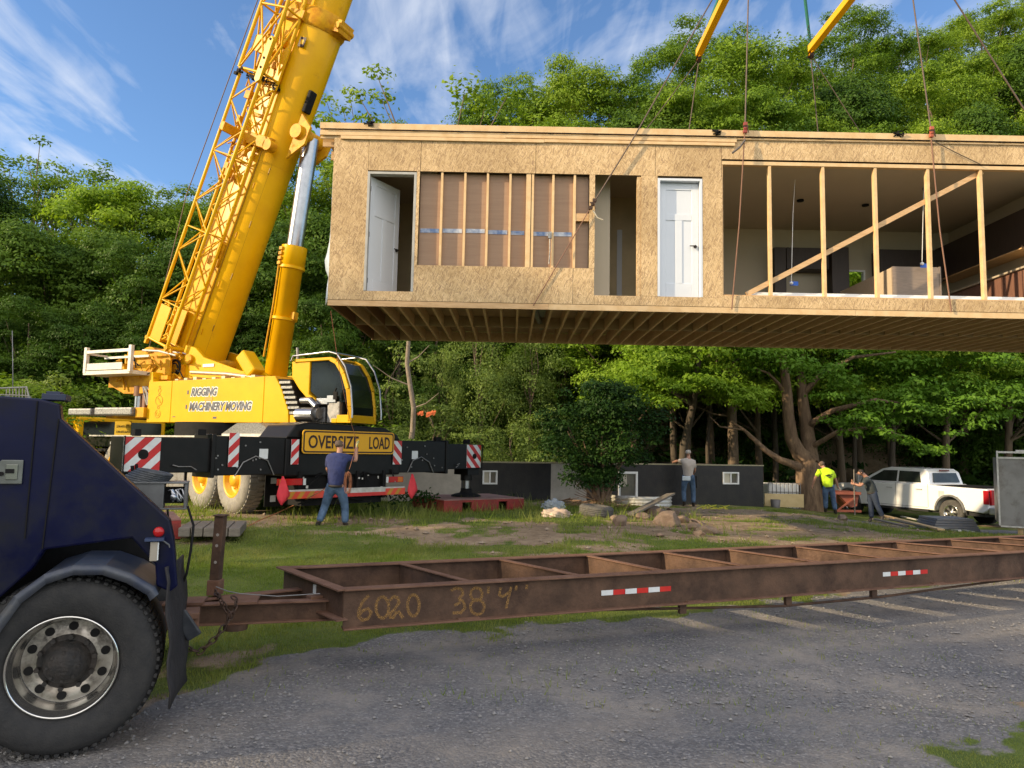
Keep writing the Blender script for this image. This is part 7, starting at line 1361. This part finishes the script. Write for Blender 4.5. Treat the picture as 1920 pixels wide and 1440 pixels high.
for i, (px, pt, Y, ws, lab) in enumerate([(900, 600, 28.5, .75, 'big drooping willow under the middle of the module'), (1000, 610, 29, .7, 'drooping willow right of the big one'), (830, 650, 28.2, .5, 'smaller willow left of the big one')]): p = at(px, pt, Y); plant('willow', p.x, Y, p.z, ws, lab, 'willows behind the foundation', i + 2, 'tree', 'willow_tree')
# low dark undergrowth at the back of the wood
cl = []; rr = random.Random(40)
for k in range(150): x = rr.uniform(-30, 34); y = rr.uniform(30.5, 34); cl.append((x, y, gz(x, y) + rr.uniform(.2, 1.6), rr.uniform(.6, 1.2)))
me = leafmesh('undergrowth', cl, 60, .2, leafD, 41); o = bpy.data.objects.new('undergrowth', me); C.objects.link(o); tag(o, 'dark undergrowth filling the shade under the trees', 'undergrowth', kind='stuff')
cl = []
for k in range(70): x = rr.uniform(8.5, 24); y = rr.uniform(28.5, 30.5); cl.append((x, y, gz(x, y) + rr.uniform(.0, .5), rr.uniform(.3, .7)))
me = leafmesh('weeds', cl, 60, .12, leafA, 42); o = bpy.data.objects.new('weeds', me); C.objects.link(o); tag(o, 'low weeds and brush at the foot of the wood', 'weeds', kind='stuff')
# slim trunks standing at the wood edge
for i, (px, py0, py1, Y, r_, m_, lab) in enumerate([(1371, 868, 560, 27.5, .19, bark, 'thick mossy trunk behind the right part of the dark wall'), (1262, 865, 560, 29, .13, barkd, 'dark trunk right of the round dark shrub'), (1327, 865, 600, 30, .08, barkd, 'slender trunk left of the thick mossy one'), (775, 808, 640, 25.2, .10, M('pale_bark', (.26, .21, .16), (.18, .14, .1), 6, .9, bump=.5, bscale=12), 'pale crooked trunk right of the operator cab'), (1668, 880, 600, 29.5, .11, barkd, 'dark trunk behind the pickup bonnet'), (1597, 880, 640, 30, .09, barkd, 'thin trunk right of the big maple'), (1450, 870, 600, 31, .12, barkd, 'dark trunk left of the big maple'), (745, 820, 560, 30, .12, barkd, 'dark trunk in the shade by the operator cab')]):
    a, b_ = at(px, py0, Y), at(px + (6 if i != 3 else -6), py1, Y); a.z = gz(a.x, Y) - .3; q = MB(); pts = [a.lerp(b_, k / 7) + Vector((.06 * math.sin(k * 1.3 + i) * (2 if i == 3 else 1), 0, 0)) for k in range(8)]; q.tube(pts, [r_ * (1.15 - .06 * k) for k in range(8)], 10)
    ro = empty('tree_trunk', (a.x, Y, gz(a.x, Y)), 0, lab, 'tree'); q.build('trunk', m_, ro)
    for s_ in range(4): q = MB(); k = 3 + s_; p = pts[k]; e_ = p + Vector((rr.uniform(-1.4, 1.4), rr.uniform(-.6, .6), rr.uniform(.3, 1.2))); q.tube([p, p.lerp(e_, .5) + Vector((0, 0, -.1)), e_], [r_ * .35, r_ * .2, r_ * .08], 5); q.build('limb', m_, ro)
    tp_ = pts[-1]; cl = [(tp_.x + rr.uniform(-1.6, 1.6), Y + rr.uniform(-1.2, 1.2), tp_.z + rr.uniform(-.2, 2.6), rr.uniform(.5, 1.0)) for _ in range(14)]
    if i not in (0, 3): me = leafmesh('crown', cl, 90, .2, leafA, 60 + i); o = bpy.data.objects.new('crown', me); C.objects.link(o); o.parent = ro; o.matrix_parent_inverse = WM[ro].inverted()
# the sunlit maple left and the great old maple
def custom_tree(name, label, limbs, cl, m_t, m_l, nleaf, size, seed, base, flat=.6, droop=0):
    ro = empty(name, base, 0, label, 'tree'); q = MB()
    for pts, rs in limbs: q.tube(pts, rs, 12)
    q.build('trunk', m_t, ro); me = leafmesh('crown', cl, nleaf, size, m_l, seed, flat, droop=droop); o = bpy.data.objects.new('crown', me); C.objects.link(o); o.parent = ro; o.matrix_parent_inverse = WM[ro].inverted(); return ro
rr = random.Random(51); Y = 26.6; bx_, bz_ = at(1516, 943, Y).x, gz(11.2, Y)
A = lambda px, py, dy=0: at(px, py, Y + dy)
base = Vector((A(1518, 940).x, Y, gz(A(1518, 940).x, Y) - .4))
limbs = [([base, A(1517, 925), A(1514, 900), A(1516, 880), A(1519, 866)], [.62, .46, .42, .46, .40]), ([A(1519, 868), A(1498, 850), A(1484, 822), A(1478, 780), A(1476, 740), A(1470, 690), A(1462, 630), A(1455, 560)], [.36, .28, .24, .21, .19, .16, .13, .09]),
         ([A(1519, 870), A(1518, 845, .3), A(1512, 800, .5), A(1505, 750, .6), A(1500, 690, .6), A(1505, 600, .6)], [.34, .28, .24, .2, .16, .1]), ([A(1508, 882), A(1492, 872, -.2), A(1462, 862, -.3), A(1436, 845, -.4), A(1415, 825, -.4), A(1395, 806, -.5), A(1370, 790, -.5)], [.18, .15, .12, .10, .08, .06, .04]),
         ([A(1476, 745), A(1460, 720), A(1440, 700, -.5), A(1415, 690, -.8)], [.1, .07, .05, .03]), ([A(1512, 800, .5), A(1560, 770, -.5), A(1640, 750, -1.5), A(1720, 760, -2)], [.14, .1, .07, .03]), ([A(1518, 840, .3), A(1570, 810, -.8), A(1640, 800, -1.8), A(1700, 820, -2.2)], [.10, .08, .05, .02]), ([A(1395, 806, -.5), A(1350, 800, -.5), A(1330, 780, -.4)], [.04, .03, .015]),
         ([A(1505, 740, .6), A(1540, 700), A(1600, 670, -1), A(1680, 660, -1.5)], [.12, .09, .06, .03])]
cl = []
def fill(n_, pts, rad, dz=(-1.6, 1.2)):
    for _ in range(n_):
        x0, x1, y0_, y1_ = rr.choice(pts); p = A(rr.uniform(x0, x1), rr.uniform(y0_, y1_), rr.uniform(*dz)); cl.append((p.x, p.y, p.z, rr.uniform(*rad)))
fill(75, [(1390, 1500, 560, 700), (1500, 1640, 560, 720), (1640, 1800, 600, 740), (1800, 1960, 600, 760)], (.5, .95), (-2.2, 1.5)); fill(34, [(1560, 1700, 720, 790), (1600, 1780, 740, 800), (1700, 1900, 740, 790)], (.4, .75), (-2.4, 0))
for px, py in ((1655, 812), (1680, 822), (1705, 830), (1725, 840), (1742, 850), (1640, 800), (1760, 845), (1790, 815), (1830, 800), (1555, 790), (1580, 800), (1530, 745), (1560, 745), (1600, 815), (1590, 660), (1570, 690)): p = A(px, py, rr.uniform(-2.6, -1.6)); cl.append((p.x, p.y, p.z, rr.uniform(.32, .5)))
leafE = leafmat('old_maple_leaves', (.065, .14, .014), (.10, .20, .02), (.15, .26, .028))
custom_tree('old_maple_tree', 'great old maple with a gnarled forked trunk behind the bending man', limbs, cl, M('gnarled_bark', (.20, .13, .08), (.10, .065, .04), 3, .9, stretch=(3, 3, .6), bump=1, bscale=7, dirt=(.30, .21, .13), dscale=2.5, dpos=.52), leafE, 420, .085, 52, base, .55)
cl = []; Y = 25.8; fill(85, [(1150, 1260, 640, 720), (1200, 1350, 600, 740), (1300, 1450, 600, 720), (1120, 1240, 700, 770), (1240, 1380, 720, 790), (1350, 1430, 720, 770)], (.4, .8), (-1.2, 1.6))
b2 = Vector((A(1300, 900).x, Y + 1.8, gz(6.8, 27.6) - .3))
custom_tree('maple_tree', 'bright sunlit maple crown over the foundation wall', [([b2, Vector((b2.x + .1, b2.y, 2)), A(1300, 760, 1.2), A(1310, 680, .8), A(1320, 600, .6)], [.2, .16, .13, .1, .07]), ([A(1300, 760, 1.2), A(1240, 720, .6), A(1190, 690, .4)], [.09, .06, .03]), ([A(1303, 740, 1.1), A(1350, 700, .6), A(1400, 660, .4)], [.09, .06, .03])], cl, barkd, leafB, 480, .08, 53, b2, .55)
# the dark round shrub in front of the wall
cl = []; Y = 20.2; rr = random.Random(55)
for _ in range(120):
    a = rr.uniform(0, 6.28); t = rr.random(); q = math.sqrt(rr.random()) * .95; w_ = [.5, 1.25, 1.75, 1.9, 1.8, 1.5, .9][int(t * 6.99)]; zc = .75 + t * 2.75
    cl.append((A(1122, 840).x + w_ * q * math.cos(a), Y + w_ * q * math.sin(a) * .8, zc, rr.uniform(.28, .5)))
for px, py in ((1015, 780), (1025, 800), (1035, 830), (1070, 905), (1075, 880), (1060, 740), (1110, 730), (1180, 735), (1235, 790), (1230, 830), (1240, 810), (1065, 895)): p = A(px, py, -.2); cl.append((p.x, p.y, p.z, .28))
sb0 = Vector((A(1128, 930).x, Y, gz(2.4, Y))); lm = []
for k in range(16): a = rr.uniform(0, 6.28); e_ = sb0 + Vector((rr.uniform(-1.0, 1.1), rr.uniform(-.6, .6), rr.uniform(1.2, 2.4))); lm.append(([sb0 + Vector((.12 * math.cos(a), .12 * math.sin(a), -.1)), sb0.lerp(e_, .45) + Vector((0, 0, .15)), e_], [.045, .035, .015]))
for k in range(18): lm.append(([sb0 + Vector((rr.uniform(-.1, .1), -.1, .1)), sb0 + Vector((rr.uniform(-.9, -.2), rr.uniform(-.5, -.1), rr.uniform(.3, .8)))], [.012, .006]))
custom_tree('round_shrub', 'large dark rounded shrub in front of the foundation wall', lm, cl, M('shrub_stems', (.24, .16, .10), (.14, .09, .06), 6, .9), leafD, 900, .055, 56, sb0, .85)
# orange sumac flowers
q = MB(); rr = random.Random(58)
for px, py in ((788, 775), (806, 777), (812, 774)):
    for k in range(14): p = at(px + rr.uniform(-5, 5), py + rr.uniform(-3, 3), 25.2); q.obb(p, Vector((rr.uniform(.02, .05), 0, .02)), Vector((0, .03, 0)), Vector((0, .01, rr.uniform(.02, .04))))
tag(q.build('orange_blossom', M('orange_petals', (.62, .12, .02), None, 9, .6)), 'orange flower heads on the pale bush right of the crane cab', 'flowers')
# weeds near the crane mat
cl = [(at(px, py, Yq).x, Yq, at(px, py, Yq).z, r_) for px, py, Yq, r_ in ((768, 935, 17.5, .22), (785, 938, 17.4, .25), (800, 936, 17.6, .25), (815, 940, 17.6, .2), (745, 942, 17.2, .2), (958, 935, 20.3, .14), (700, 950, 16.8, .16))]
me = leafmesh('tall_weeds', cl, 900, .05, leafD, 59, 1.1); o = bpy.data.objects.new('tall_weeds', me); C.objects.link(o); tag(o, 'tall green weeds between the crane bumper and the red mat', 'weeds', kind='stuff')
# trees behind the camera's left shoulder whose shade lies over the foreground
for i, (x, y, top, key, ws) in enumerate(SHADE): plant(key, x, y, top, ws, 'tree of the shading lane row beyond the left edge, outside the picture', 'lane trees whose shade covers the foreground', i, 'tree', 'lane_tree', 0)
